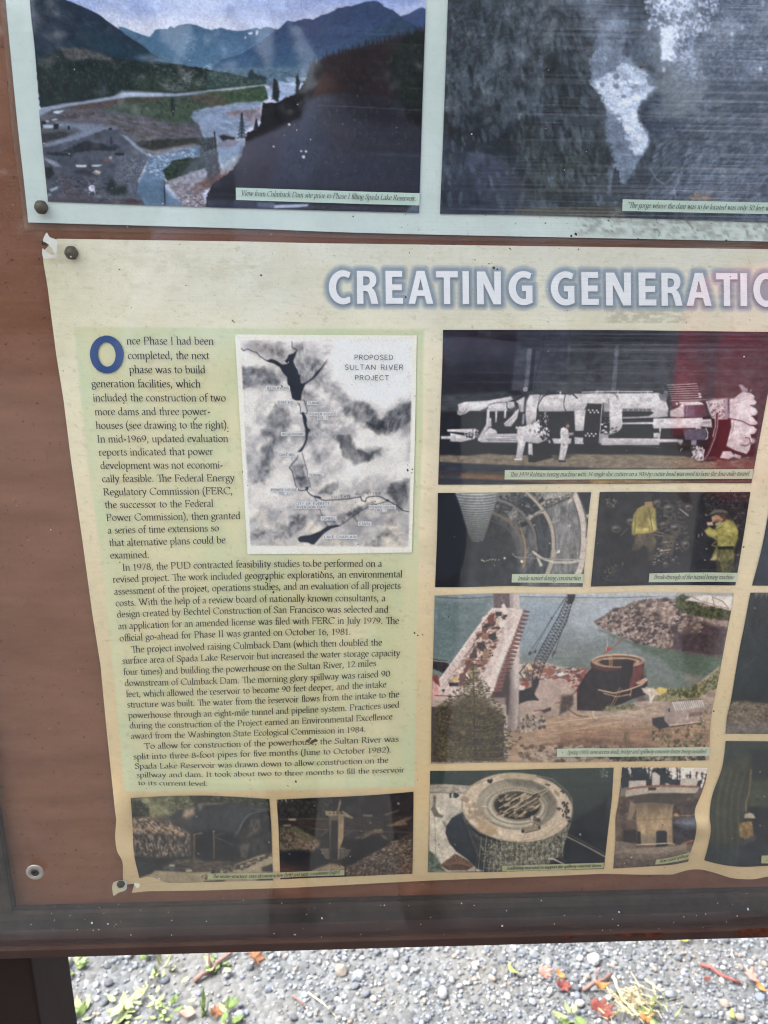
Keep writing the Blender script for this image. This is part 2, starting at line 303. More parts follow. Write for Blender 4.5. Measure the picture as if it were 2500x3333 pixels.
def text_line(name, txt, p0, p1, xh, parent, m, pm=None, font=None, T=1.85, t=.75, slant=0.0, mono=None, off=.0018, surf=wave, jitter=0.0, unit=10., track=0., up=None):
    """one printed line from p0 to p1 (baseline, drawing coordinates), bent through pm if given"""
    font = font or SERIF
    V, Fc, adv, n = [], [], 0., 0
    rnd = random.Random(txt)
    for i, ch in enumerate(txt):
        w, v, f = glyph(ch, font, T, t, mono=mono)
        if len(v):
            vv = v.copy(); vv[:, 0] += adv; V.append(vv); Fc += [tuple(q + n for q in a) for a in f]; n += len(v)
        adv += w + track
        if ch == 'T' and txt[i + 1:i + 2] == 'h' and font is SERIF: adv -= 2.6
        if ch == 'f' and txt[i + 1:i + 2] in ('i', 'l', 'f'): adv -= .6
        if ch == ' ' and font is SERIF: adv += .2
    V = np.concatenate(V); adv -= track
    u = V[:, 0] / adv
    p0 = np.array(p0, float); p1 = np.array(p1, float)
    if pm is None: pm = (p0 + p1) / 2; um = .5
    else: pm = np.array(pm, float); um = (pm[0] - p0[0]) / (p1[0] - p0[0])
    bx = p0[0] + (p1[0] - p0[0]) * u
    lin_y = p0[1] + (p1[1] - p0[1]) * u
    k = (pm[1] - (p0[1] + (p1[1] - p0[1]) * um)) / (um * (1 - um))
    by = lin_y + k * u * (1 - u)
    g = V[:, 1] * xh / unit
    if up is None:
        ux = bx - VPX; uy = by - VPY; l = np.sqrt(ux * ux + uy * uy); ux /= l; uy /= l
    else: ux, uy = up
    x = bx + ux * g + slant * g; y = by + uy * g
    o3 = P(x, y, surf(x, y) + off + V[:, 2] * 2.5e-5)
    return mesh_np(name, o3, Fc, parent, (m,))
def patch(name, pts, parent, m, off=.0012, surf=wave, step=24.):
    """a flat printed strip given by its top and bottom edge (lists of equal length)"""
    top, bot = pts
    tu = resample(top, max(4, int(np.linalg.norm(np.array(top[-1]) - np.array(top[0])) / step)))
    bu = resample(bot, len(tu))
    h = 5
    X = np.array([tu * (1 - k) + bu * k for k in np.linspace(0, 1, h)])
    v = P(X[..., 0], X[..., 1], surf(X[..., 0], X[..., 1]) + off)
    return mesh_np(name, v.reshape(-1, 3), grid_faces(h, len(tu)), parent, (m,))
def resample(pts, n):
    p = np.array(pts, float); d = np.r_[0, np.cumsum(np.linalg.norm(np.diff(p, axis=0), axis=1))]
    q = np.linspace(0, d[-1], n)
    return np.stack([np.interp(q, d, p[:, 0]), np.interp(q, d, p[:, 1])], 1)
def rs(pts, n):
    """resample along a smooth curve through pts"""
    if len(pts) < 3: return resample(pts, n)
    q = [pts[0]]; sg = [math.dist(a, b) for a, b in zip(pts, pts[1:])]; lim = 1.6 * min(sg)
    for a, b, l in zip(pts, pts[1:], sg):
        m = max(1, min(40, int(l / lim)))
        for k in range(1, m + 1): q.append((a[0] + (b[0] - a[0]) * k / m, a[1] + (b[1] - a[1]) * k / m))
    return resample(spline(q, False, 6), n)
# ---------------------------------------------------------------- drawing tools for the printed pictures (everything computed, nothing loaded)
_rng = np.random.RandomState(7)
_LAT = _rng.rand(256, 256).astype(np.float32)
def vnoise(x, y):
    xi = np.floor(x).astype(int); yi = np.floor(y).astype(int); fx = x - xi; fy = y - yi
    fx = fx * fx * (3 - 2 * fx); fy = fy * fy * (3 - 2 * fy)
    a = _LAT[yi & 255, xi & 255]; b = _LAT[yi & 255, (xi + 1) & 255]; c = _LAT[(yi + 1) & 255, xi & 255]; d = _LAT[(yi + 1) & 255, (xi + 1) & 255]
    return (a * (1 - fx) + b * fx) * (1 - fy) + (c * (1 - fx) + d * fx) * fy
def fbm(x, y, o=4, g=.5):
    s = 0; a = 1.; n = 0
    for k in range(o):
        s = s + a * vnoise(x + 17.3 * k, y + 31.7 * k); n += a; a *= g; x = x * 2.03; y = y * 2.03
    return s / n
def pp(s): return [tuple(float(q) for q in a.split(',')) for a in s.split()]
def tr(s, o): return [(o[0] + x * o[2], o[1] + y * o[2]) for x, y in (pp(s) if isinstance(s, str) else s)]
class Art:
    def __init__(self, top, bottom, left=None, right=None, res=2.6):
        T = np.array(top, float); B = np.array(bottom, float)
        left = left or [top[0], bottom[0]]; right = right or [top[-1], bottom[-1]]
        ln = lambda p: np.sum(np.linalg.norm(np.diff(np.array(p, float), axis=0), axis=1))
        w = int(max(ln(top), ln(bottom)) / res) + 2; h = int(max(ln(left), ln(right)) / res) + 2
        t, b, l, r = rs(top, w), rs(bottom, w), rs(left, h), rs(right, h)
        u = np.linspace(0, 1, w)[None, :, None]; v = np.linspace(0, 1, h)[:, None, None]
        G = (1 - v) * t[None] + v * b[None] + (1 - u) * l[:, None] + u * r[:, None] \
            - ((1 - u) * (1 - v) * t[0] + u * (1 - v) * t[-1] + (1 - u) * v * b[0] + u * v * b[-1])
        self.h, self.w = h, w; self.X = G[..., 0]; self.Y = G[..., 1]; self.C = np.zeros((h, w, 3)); self.o = (0, 0, 1)
        A = np.column_stack([self.X.ravel(), self.Y.ravel(), np.ones(h * w)])
        gi = np.tile(np.arange(w), h); gj = np.repeat(np.arange(h), w)
        st = max(1, h * w // 4000)
        self.mi = np.linalg.lstsq(A[::st], gi[::st], rcond=None)[0]; self.mj = np.linalg.lstsq(A[::st], gj[::st], rcond=None)[0]
        self.res = res
        # soft random displacement used for organic edges
        self.rn = np.random.RandomState(int(abs(self.X[0, 0]) + abs(self.Y[0, 0])) % 9999)
    def at(self, ox, oy, s): self.o = (ox, oy, s); return self
    def fill(self, c): self.C[:] = np.array(c) / 255.
    def vgrad(self, stops, m=None):
        ys = [self.o[1] + s[0] * self.o[2] for s in stops]; c = np.array([s[1] for s in stops]) / 255.
        g = np.stack([np.interp(self.Y, ys, c[:, k]) for k in range(3)], -1)
        if m is None: self.C[:] = g
        else: self.C = self.C * (1 - m[..., None]) + g * m[..., None]
    def mask(self, pts, soft=2.5, jit=0, js=20., seed=0):
        p = np.array(tr(pts, self.o)); s = self.o[2]
        X, Y = self.X, self.Y
        pad = soft * 2 + jit * 2 + 3
        sel = (X > p[:, 0].min() - pad) & (X < p[:, 0].max() + pad) & (Y > p[:, 1].min() - pad) & (Y < p[:, 1].max() + pad)
        m = np.zeros(X.shape)
        idx = np.nonzero(sel)
        if len(idx[0]) == 0: return m
        x = X[idx].copy(); y = Y[idx].copy()
        if jit:
            nx = fbm(x / js + seed, y / js, 3) - .5; ny = fbm(x / js + 50 + seed, y / js + 9, 3) - .5
            x = x + nx * jit * 4; y = y + ny * jit * 4
        ins = np.zeros(len(x), bool); dist = np.full(len(x), 1e9)
        n = len(p)
        for i in range(n):
            a = p[i]; b = p[(i + 1) % n]; ab = b - a; L = ab.dot(ab) + 1e-9
            c = ((a[1] > y) != (b[1] > y)) & (x < (b[0] - a[0]) * (y - a[1]) / (b[1] - a[1] + 1e-12) + a[0]); ins ^= c
            t = np.clip(((x - a[0]) * ab[0] + (y - a[1]) * ab[1]) / L, 0, 1)
            dd = (x - a[0] - t * ab[0]) ** 2 + (y - a[1] - t * ab[1]) ** 2
            dist = np.minimum(dist, dd)
        d = np.sqrt(dist); d = np.where(ins, d, -d)
        m[idx] = np.clip(.5 + d / max(soft, .5), 0, 1)
        return m
    def put(self, m, c, a=1.):
        m = (m * a)[..., None]
        self.C = self.C * (1 - m) + (np.array(c) / 255.) * m
    def poly(self, pts, c, a=1., soft=2.5, jit=0, js=20., tex=0, ts=12., tsy=None, rot=0, seed=0):
        m = self.mask(pts, soft, jit, js, seed)
        self.put(m, c, a)
        if tex: self.tex(m * a, tex, ts, tsy, rot)
        return m
    def tex(self, m, amp, sc=12., sy=None, rot=0, o=4):
        idx = np.nonzero(m > .01)
        if len(idx[0]) == 0: return
        x, y = self.X[idx], self.Y[idx]; c, s = math.cos(rot), math.sin(rot)
        n = fbm((x * c + y * s) / sc, (-x * s + y * c) / (sy or sc), o, .6) - .5
        self.C[idx] = np.clip(self.C[idx] * (1 + amp * 2.6 * n * m[idx])[:, None], 0, 1)
    def mix(self, m, c, amp, sc, sy=None, rot=0, thr=.5, sharp=5., seed=0):
        """blend colour c in where a noise field is high"""
        idx = np.nonzero(m > .01)
        if len(idx[0]) == 0: return
        x, y = self.X[idx], self.Y[idx]; co, s = math.cos(rot), math.sin(rot)
        n = fbm((x * co + y * s) / sc + seed * 3.7, (-x * s + y * co) / (sy or sc) + seed * 1.9, 4, .6)
        k = np.clip((n - thr) * sharp + .5, 0, 1) * amp * m[idx]
        self.C[idx] = self.C[idx] * (1 - k[:, None]) + np.array(c) / 255. * k[:, None]
    def line(self, pts, w, c, a=1., soft=1.6):
        p = np.array(tr(pts, self.o)); X, Y = self.X, self.Y; w = w * self.o[2]
        for i in range(len(p) - 1):
            q, r = p[i], p[i + 1]; pad = w + soft + 2
            x0, x1 = sorted((q[0], r[0])); y0, y1 = sorted((q[1], r[1]))
            j0, j1, i0, i1 = self.box(x0 - pad, x1 + pad, y0 - pad, y1 + pad)
            if j1 <= j0 or i1 <= i0: continue
            x = X[j0:j1, i0:i1]; y = Y[j0:j1, i0:i1]; ab = r - q; L = ab.dot(ab) + 1e-9
            t = np.clip(((x - q[0]) * ab[0] + (y - q[1]) * ab[1]) / L, 0, 1)
            d = np.sqrt((x - q[0] - t * ab[0]) ** 2 + (y - q[1] - t * ab[1]) ** 2)
            wd = max(w, self.res * .9); al = a * min(1, w / wd + .15)
            m = (np.clip((wd * .5 - d) / soft + .5, 0, 1) * al)[..., None]
            self.C[j0:j1, i0:i1] = self.C[j0:j1, i0:i1] * (1 - m) + np.array(c) / 255. * m
    def box(self, x0, x1, y0, y1):
        cs = np.array([[x0, y0, 1], [x1, y0, 1], [x0, y1, 1], [x1, y1, 1]]); i = cs @ self.mi; j = cs @ self.mj
        g = 6 + int(.03 * max(self.w, self.h))
        return max(0, int(j.min()) - g), min(self.h, int(j.max()) + g), max(0, int(i.min()) - g), min(self.w, int(i.max()) + g)
    def ell(self, cx, cy, rx, ry, c, a=1., soft=2.5, rot=0, ring=None):
        o = self.o; cx = o[0] + cx * o[2]; cy = o[1] + cy * o[2]; rx *= o[2]; ry *= o[2]; R = max(rx, ry) + soft + 3
        j0, j1, i0, i1 = self.box(cx - R, cx + R, cy - R, cy + R)
        if j1 <= j0 or i1 <= i0: return
        x = self.X[j0:j1, i0:i1] - cx; y = self.Y[j0:j1, i0:i1] - cy; co, s = math.cos(rot), math.sin(rot)
        d = np.sqrt(((x * co + y * s) / max(rx, .5)) ** 2 + ((-x * s + y * co) / max(ry, .5)) ** 2)
        k = min(rx, ry)
        if ring: m = np.clip(.5 + (ring * o[2] * .5 - np.abs(d - 1) * k) / soft, 0, 1)
        else: m = np.clip(.5 + (1 - d) * k / soft, 0, 1)
        m = (m * a)[..., None]
        self.C[j0:j1, i0:i1] = self.C[j0:j1, i0:i1] * (1 - m) + np.array(c) / 255. * m
    def blots(self, pts, n, cols, size=(3, 8), asp=1.6, ang=(0, math.pi), a=.8):
        """many small brush marks inside an outline"""
        p = np.array(tr(pts, self.o)); x0, x1, y0, y1 = p[:, 0].min(), p[:, 0].max(), p[:, 1].min(), p[:, 1].max()
        k = 0; r = self.rn; tries = 0; s = self.o[2]
        cand = np.column_stack([r.uniform(x0, x1, n * 4), r.uniform(y0, y1, n * 4)])
        ins = np.zeros(len(cand), bool); m = len(p)
        for i in range(m):
            q, w = p[i], p[(i + 1) % m]
            ins ^= ((q[1] > cand[:, 1]) != (w[1] > cand[:, 1])) & (cand[:, 0] < (w[0] - q[0]) * (cand[:, 1] - q[1]) / (w[1] - q[1] + 1e-12) + q[0])
        cand = cand[ins][:n]
        gi = np.column_stack([cand, np.ones(len(cand))]) @ self.mi; gj = np.column_stack([cand, np.ones(len(cand))]) @ self.mj
        for q in range(len(cand)):
            sz = r.uniform(*size) * s / self.res; an = r.uniform(*ang); R = int(sz * asp) + 2
            ci, cj = gi[q], gj[q]; i0, i1 = max(0, int(ci) - R), min(self.w, int(ci) + R + 1); j0, j1 = max(0, int(cj) - R), min(self.h, int(cj) + R + 1)
            if i1 <= i0 or j1 <= j0: continue
            xx = np.arange(i0, i1)[None] - ci; yy = np.arange(j0, j1)[:, None] - cj; co, sn = math.cos(an), math.sin(an)
            d = ((xx * co + yy * sn) / (sz * asp)) ** 2 + ((-xx * sn + yy * co) / sz) ** 2
            mm = (np.clip((1.2 - d) * 1.6, 0, 1) * min(1, a * 1.3))[..., None]; c = np.array(cols[r.randint(len(cols))]) / 255.
            self.C[j0:j1, i0:i1] = self.C[j0:j1, i0:i1] * (1 - mm) + c * mm
    def build(self, name, parent, off=.0006, surf=wave, m='print', gain=1.0, lift=0.0, grain=.03, tx=.09, sat=.95):
        if m == 'print':
            K = self.C; K[1:-1, 1:-1] = .4 * K[1:-1, 1:-1] + .15 * (K[:-2, 1:-1] + K[2:, 1:-1] + K[1:-1, :-2] + K[1:-1, 2:])
            fl = np.ones(self.X.shape); self.tex(fl, tx, 7); self.tex(fl, tx * .8, 24)
        g = self.rn.normal(0, grain, (self.h, self.w, 1))
        C = np.clip(self.C * (1 + g) , 0, 1)
        if m == 'print':
            g = C.mean(-1, keepdims=True); up = surf is not wave; C = np.clip((g + (C - g) * (sat if up else .82)) * np.array([.99, 1.0, 1.0] if up else [1.03, 1.0, .96]), 0, 1); gain *= 1.3
        v = P(self.X, self.Y, surf(self.X, self.Y) + off)
        return mesh_np(name, v.reshape(-1, 3), grid_faces(self.h, self.w), parent, (M[m],), True, np.clip(lin(C) * gain - lift, .004, .9))
# ---------------------------------------------------------------- the display board
def box_mesh(name, x0, x1, y0, y1, z0, z1, parent, m, bev=.0015, seg=2):
    bm = bmesh.new(); bmesh.ops.create_cube(bm, size=1)
    for v in bm.verts: v.co = Vector(((x0 + x1) / 2 + v.co.x * (x1 - x0), (y0 + y1) / 2 + v.co.y * (y1 - y0), (z0 + z1) / 2 + v.co.z * (z1 - z0)))
    if bev: bmesh.ops.bevel(bm, geom=bm.edges[:], offset=bev, segments=seg, affect='EDGES', profile=.6)
    off = Vector((0, 0, 0)); p = parent
    while p is not None: off += p.location; p = p.parent
    for v in bm.verts: v.co -= off
    me = bpy.data.meshes.new(name); bm.to_mesh(me); bm.free()
    for p in me.polygons: p.use_smooth = False
    return link(name, me, parent, (m,))
def bm_obj(name, bm, parent, m, smooth=True):
    off = Vector((0, 0, 0)); p = parent
    while p is not None: off += p.location; p = p.parent
    for v in bm.verts: v.co -= off
    me = bpy.data.meshes.new(name); bm.to_mesh(me); bm.free()
    if smooth:
        for p in me.polygons: p.use_smooth = True
    return link(name, me, parent, (m,))

def panel_material():
    m = bpy.data.materials.new('painted_hardboard'); m.use_nodes = True; n = m.node_tree.nodes; L = m.node_tree.links
    b = n['Principled BSDF']; b.inputs['Roughness'].default_value = .5; b.inputs['Specular IOR Level'].default_value = .25
    tc = n.new('ShaderNodeTexCoord')
    def noise(s, st=(1, 1, 1), d=6, r=.6):
        mp = n.new('ShaderNodeMapping'); mp.inputs['Scale'].default_value = st; L.new(tc.outputs['Object'], mp.inputs[0])
        t = n.new('ShaderNodeTexNoise'); t.inputs['Scale'].default_value = s; t.inputs['Detail'].default_value = d; t.inputs['Roughness'].default_value = r
        L.new(mp.outputs[0], t.inputs['Vector']); return t
    a = noise(30, (.35, 1, 1.6)); r1 = n.new('ShaderNodeValToRGB')
    r1.color_ramp.elements[0].position = .3; r1.color_ramp.elements[0].color = rgb(114, 70, 44)
    r1.color_ramp.elements[1].position = .75; r1.color_ramp.elements[1].color = rgb(136, 92, 66)
    L.new(a.outputs['Fac'], r1.inputs[0])
    # dark freckles
    s1 = noise(260, (1, 1, 1), 2, .5); r2 = n.new('ShaderNodeValToRGB'); r2.color_ramp.elements[0].position = .65; r2.color_ramp.elements[1].position = .78
    L.new(s1.outputs['Fac'], r2.inputs[0])
    mx = n.new('ShaderNodeMix'); mx.data_type = 'RGBA'; mx.inputs['B'].default_value = rgb(76, 44, 30)
    L.new(r2.outputs[0], mx.inputs['Factor']); L.new(r1.outputs[0], mx.inputs['A'])
    s2 = noise(60, (1, 1, 1), 3, .5); r3 = n.new('ShaderNodeValToRGB'); r3.color_ramp.elements[0].position = .6; r3.color_ramp.elements[1].position = .8
    L.new(s2.outputs['Fac'], r3.inputs[0])
    mu = n.new('ShaderNodeMath'); mu.operation = 'MULTIPLY'; mu.inputs[1].default_value = .35; L.new(r3.outputs[0], mu.inputs[0])
    mx2 = n.new('ShaderNodeMix'); mx2.data_type = 'RGBA'; mx2.inputs['B'].default_value = rgb(96, 56, 44)
    L.new(mu.outputs[0], mx2.inputs['Factor']); L.new(mx.outputs['Result'], mx2.inputs['A']); L.new(mx2.outputs['Result'], b.inputs['Base Color'])
    bp = n.new('ShaderNodeBump'); bp.inputs['Strength'].default_value = .25; bp.inputs['Distance'].default_value = .001
    s3 = noise(500, (1, 1, 1), 3, .5); L.new(s3.outputs['Fac'], bp.inputs['Height']); L.new(bp.outputs[0], b.inputs['Normal'])
    return m
def rail_material(name, base, dust, amt):
    m = bpy.data.materials.new(name); m.use_nodes = True; n = m.node_tree.nodes; L = m.node_tree.links
    b = n['Principled BSDF']; b.inputs['Roughness'].default_value = .65; b.inputs['Specular IOR Level'].default_value = .12
    tc = n.new('ShaderNodeTexCoord'); t = n.new('ShaderNodeTexNoise'); t.inputs['Scale'].default_value = 14; t.inputs['Detail'].default_value = 8; t.inputs['Roughness'].default_value = .7
    L.new(tc.outputs['Object'], t.inputs['Vector'])
    r = n.new('ShaderNodeValToRGB'); r.color_ramp.elements[0].position = .35; r.color_ramp.elements[1].position = .75
    r.color_ramp.elements[0].color = base; r.color_ramp.elements[1].color = tuple(base[i] * (1 - amt) + dust[i] * amt for i in range(3)) + (1,)
    L.new(t.outputs['Fac'], r.inputs[0]); L.new(r.outputs[0], b.inputs['Base Color'])
    t2 = n.new('ShaderNodeTexNoise'); t2.inputs['Scale'].default_value = 220; L.new(tc.outputs['Object'], t2.inputs['Vector'])
    bp = n.new('ShaderNodeBump'); bp.inputs['Strength'].default_value = .2; bp.inputs['Distance'].default_value = .001
    L.new(t2.outputs['Fac'], bp.inputs['Height']); L.new(bp.outputs[0], b.inputs['Normal'])
    return m
def pane_material():
    """clear acrylic: Schlick reflection over plain transmission, thin film of dust and fine brushed scratches"""
    m = bpy.data.materials.new('scratched_acrylic'); m.use_nodes = True; n = m.node_tree.nodes; L = m.node_tree.links; n.clear()
    out = n.new('ShaderNodeOutputMaterial')
    g = n.new('ShaderNodeNewGeometry'); dot = n.new('ShaderNodeVectorMath'); dot.operation = 'DOT_PRODUCT'
    L.new(g.outputs['Normal'], dot.inputs[0]); L.new(g.outputs['Incoming'], dot.inputs[1])
    def math_(op, a, b=None, c=None):
        q = n.new('ShaderNodeMath'); q.operation = op
        for i, v in enumerate((a, b, c)):
            if v is None: continue
            if isinstance(v, (int, float)): q.inputs[i].default_value = v
            else: L.new(v, q.inputs[i])
        return q.outputs[0]
    ab = math_('ABSOLUTE', dot.outputs['Value']); om = math_('SUBTRACT', 1.0, ab); pw = math_('POWER', om, 5.0)
    fr = math_('MULTIPLY_ADD', pw, .97, .027)
    tr_ = n.new('ShaderNodeBsdfTransparent'); tr_.inputs[0].default_value = (.985, .99, .985, 1)
    gl = n.new('ShaderNodeBsdfGlossy'); gl.inputs['Roughness'].default_value = .035; gl.inputs['Color'].default_value = (1, 1, 1, 1)
    m1 = n.new('ShaderNodeMixShader'); L.new(fr, m1.inputs[0]); L.new(tr_.outputs[0], m1.inputs[1]); L.new(gl.outputs[0], m1.inputs[2])
    tc = n.new('ShaderNodeTexCoord')
    def noise(s, st, d=4, r=.6, loc=(0, 0, 0), rot=0):
        mp = n.new('ShaderNodeMapping'); mp.inputs['Scale'].default_value = st; mp.inputs['Location'].default_value = loc; mp.inputs['Rotation'].default_value = (0, rot, 0)
        L.new(tc.outputs['Object'], mp.inputs[0])
        t = n.new('ShaderNodeTexNoise'); t.inputs['Scale'].default_value = s; t.inputs['Detail'].default_value = d; t.inputs['Roughness'].default_value = r
        L.new(mp.outputs[0], t.inputs['Vector']); return t.outputs['Fac']
    def ramp(v, a, b, hi=1.0):
        mr = n.new('ShaderNodeMapRange'); mr.inputs['From Min'].default_value = a; mr.inputs['From Max'].default_value = b; mr.inputs['To Max'].default_value = hi; mr.interpolation_type = 'SMOOTHSTEP'
        L.new(v, mr.inputs['Value']); return mr.outputs[0]
    # brushed lines running sideways, strongest over the upper right half of the sheet
    streak = ramp(noise(60, (.06, 1, 14), 5, .7, rot=-.01), .45, .76, .2)
    sep = n.new('ShaderNodeSeparateXYZ'); L.new(tc.outputs['Object'], sep.inputs[0])
    mx = ramp(sep.outputs['X'], XPX(1150), XPX(2100)); mz = ramp(sep.outputs['Z'], ZPX(1500), ZPX(500)); 
    # wider soft patch of brushing
    pat = ramp(noise(9, (1, 1, 1), 2, .5, (3, 0, 1)), .35, .6)
    sa = math_('MULTIPLY', math_('MULTIPLY', streak, math_('MAXIMUM', mx, .2)), math_('MULTIPLY_ADD', mz, .85, .15))
    sa = math_('MULTIPLY', sa, math_('MULTIPLY_ADD', pat, .6, .4))
    film = math_('MULTIPLY_ADD', noise(14, (1, 1, 1), 5, .6), .006, .0015)
    low = ramp(sep.outputs['Z'], ZPX(2750), ZPX(3000), .02)
    low = math_('MULTIPLY', low, noise(40, (1, 1, 1), 6, .7, (9, 0, 2)))
    spk = ramp(noise(900, (1, 1, 1), 1, .4, (2, 0, 7)), .74, .80, .16)
    tot = math_('ADD', math_('ADD', sa, film), math_('ADD', low, spk))
    df = n.new('ShaderNodeBsdfDiffuse'); df.inputs[0].default_value = (.62, .64, .68, 1)
    m2 = n.new('ShaderNodeMixShader'); L.new(tot, m2.inputs[0]); L.new(m1.outputs[0], m2.inputs[1]); L.new(df.outputs[0], m2.inputs[2])
    L.new(m2.outputs[0], out.inputs[0])
    return m
def clear_film_material():
    m = bpy.data.materials.new('laminate_film'); m.use_nodes = True; n = m.node_tree.nodes; L = m.node_tree.links; n.clear()
    out = n.new('ShaderNodeOutputMaterial'); t = n.new('ShaderNodeBsdfTransparent'); t.inputs[0].default_value = (.93, .93, .93, 1)
    d = n.new('ShaderNodeBsdfDiffuse'); d.inputs[0].default_value = rgb(170, 150, 135)
    ns = n.new('ShaderNodeTexNoise'); ns.inputs['Scale'].default_value = 60; tc = n.new('ShaderNodeTexCoord'); L.new(tc.outputs['Object'], ns.inputs['Vector'])
    mr = n.new('ShaderNodeMapRange'); mr.inputs['To Min'].default_value = .10; mr.inputs['To Max'].default_value = .32; L.new(ns.outputs['Fac'], mr.inputs['Value'])
    mx = n.new('ShaderNodeMixShader'); L.new(mr.outputs[0], mx.inputs[0]); L.new(t.outputs[0], mx.inputs[1]); L.new(d.outputs[0], mx.inputs[2]); L.new(mx.outputs[0], out.inputs[0])
    return m

PX0, PX1 = -.62, 1.30                        # outer sides of the framed board (m)
PANE = .030                                   # the pane's back face stands this far off the board
z_lip = P(1250, 2919, .002)[2]; z_face = P(1250, 2934, .009)[2]; z_gap = P(1250, 3044, .012)[2]
z_fl = P(1250, 3060, .040)[2]; z_bot = P(1250, 3088, .040)[2]
x_st = P(18, 2830, .012)[0]                  # inner edge of the left stile
ZTOP = 2.02
BR = np.array([.3, 0, 0])
board = empty('display_board', (.3, .02, 0), 'brown framed outdoor display board on steel posts behind a clear scratched pane', 'display board')
def XPX(x): return P(x, 1600, .03)[0] - .3
def ZPX(y): return P(1250, y, .03)[2]
M['panel'] = panel_material(); M['pane'] = pane_material(); M['film'] = clear_film_material()
M['rail'] = rail_material('dusty_brown_paint', rgb(40, 30, 24), rgb(96, 84, 64), .4)
M['rail2'] = rail_material('purple_brown_paint', rgb(52, 37, 32), rgb(88, 70, 60), .35)
M['post'] = rail_material('dark_post_paint', rgb(32, 20, 17), rgb(50, 40, 28), .3)
M['rust'] = mat('rust', rgb(96, 44, 22), .9, .2, col2=rgb(40, 22, 16), noise=1, scale=160, bumpv=.8)
M['rooftin'] = mat('brown_roof_metal', rgb(60, 48, 44), .5, .4, noise=.1, scale=20)
panel = box_mesh('back_panel', PX0 + .02, PX1 - .02, 0.0, .018, z_bot + .02, ZTOP - .02, board, M['panel'], 0)
# bottom rail: a channel with a bevelled inner lip, a flat face and a projecting ledge that carries the pane
def extrude_profile(name, prof, x0, x1, parent, m, smooth=False):
    n = len(prof); v = [(x0, y, z) for y, z in prof] + [(x1, y, z) for y, z in prof]
    f = [(i, (i + 1) % n, n + (i + 1) % n, n + i) for i in range(n)] + [tuple(range(n))[::-1], tuple(range(n, 2 * n))]
    return mesh_np(name, v, f, parent, (m,))
extrude_profile('bottom_rail', [(-.001, z_lip), (-.005, z_lip - .0006), (-.009, z_face), (-.0115, z_face - .003), (-.013, z_face - .008), (-.013, z_gap + .010),
                                (-.012, z_gap + .003), (-.008, z_gap), (-.001, z_gap - .002)], PX0, PX1, board, M['rail'])
extrude_profile('ledge', [(-.001, z_fl - .004), (-.0350, z_fl - .004), (-.0354, z_fl - .0004), (-.0362, z_fl), (-.0394, z_fl), (-.040, z_fl - .0008), (-.040, z_bot + .001), (-.0393, z_bot), (-.001, z_bot)], PX0, PX1, board, M['rail2'])
extrude_profile('top_rail', [(.0, ZTOP), (-.040, ZTOP), (-.040, ZTOP - .05), (-.0, ZTOP - .05)], PX0, PX1, board, M['rail'])
# stiles stop at the rails
box_mesh('side_stile', PX0, x_st, -.0125, -.001, z_lip + .001, ZTOP - .052, board, M['rail'], .003)
box_mesh('side_stile', PX1 - .03, PX1, -.0125, -.001, z_lip + .001, ZTOP - .052, board, M['rail'], .003)
pane = box_mesh('pane', PX0 + .004, PX1 - .004, -PANE - .004, -PANE, z_fl - .0036, ZTOP - .052, board, M['pane'], 0)
# posts, rectangular tube; the left one shows its right side
def solve_back(xf, xb, y, offf):
    X = P(xf, y, offf)[0]; lo, hi = -.3, offf
    for _ in range(40):
        mid = (lo + hi) / 2
        if P(xb, y, mid)[0] > X: hi = mid
        else: lo = mid
    return X, mid
xr, offb = solve_back(98, 226, 3120, .006)
print('post', xr, offb)
zt = z_bot - .001
box_mesh('post', xr - .11, xr, -.006, -offb, -.05, zt, board, M['post'], .004, 3)
box_mesh('post', PX1 - .12, PX1 - .01, -.006, -offb, -.05, zt, board, M['post'], .004, 3)
for k, (a, b) in enumerate(((xr - .11, xr), (PX1 - .12, PX1 - .01))):
    box_mesh('roof_post', a, b, .02, .10, zt, 2.33, board, M['post'], .004)
# small pitched roof over the board, unseen, added for its shade
rf = empty('roof', (0, 0, 0)); rf.parent = board; rf.name = 'roof'
me_v = []; 
def slab(name, y0, z0, y1, z1, th, x0, x1, parent, m):
    d = Vector((0, y1 - y0, z1 - z0)).normalized(); nrm = Vector((0, -d.z, d.y)) * th
    pr = [(y0, z0), (y1, z1), (y1 + nrm.y, z1 + nrm.z), (y0 + nrm.y, z0 + nrm.z)]
    return extrude_profile(name, pr, x0, x1, parent, m)
slab('roof_slope', -.12, 2.37, .055, 2.48, .03, PX0 - .25, PX1 + .25, rf, M['rooftin'])
slab('roof_slope', .065, 2.48, .54, 2.18, .03, PX0 - .25, PX1 + .25, rf, M['rooftin'])
# rust spots where the ledge paint has flaked
def blob(name, pts, off, parent, m, th=.0006, jit=0.0, seed=1, surf=None):
    """a thin flake with outline pts (drawing coordinates)"""
    q = np.array(pts, float); r = np.random.RandomState(seed)
    q = np.array(spline([tuple(a) for a in q], True, 3))[:-1] if len(q) > 2 else q
    q = q + r.normal(0, jit, q.shape)
    o = off + (surf(q[:, 0], q[:, 1]) if surf else 0)
    a = P(q[:, 0], q[:, 1], o); b = P(q[:, 0], q[:, 1], o - th)
    n = len(q); v = np.concatenate([a, b]); f = [tuple(range(n))] + [(i, n + i, n + (i + 1) % n, (i + 1) % n) for i in range(n)]
    return mesh_np(name, v, f, parent, (m,))
T6 = (1400, 2900, .66305)
for s in ('645,228 668,222 700,224 728,216 712,226 688,232 664,236', '900,216 960,212 1020,208 1070,210 1110,204 1155,208 1150,220 1110,228 1070,226 1010,222 960,222',
          '1495,205 1530,190 1580,186 1700,182 1700,222 1600,222 1540,224 1500,218'):
    blob('rust_patch', tr(s, T6), .0407, board, M['rust'], .0006, .8)
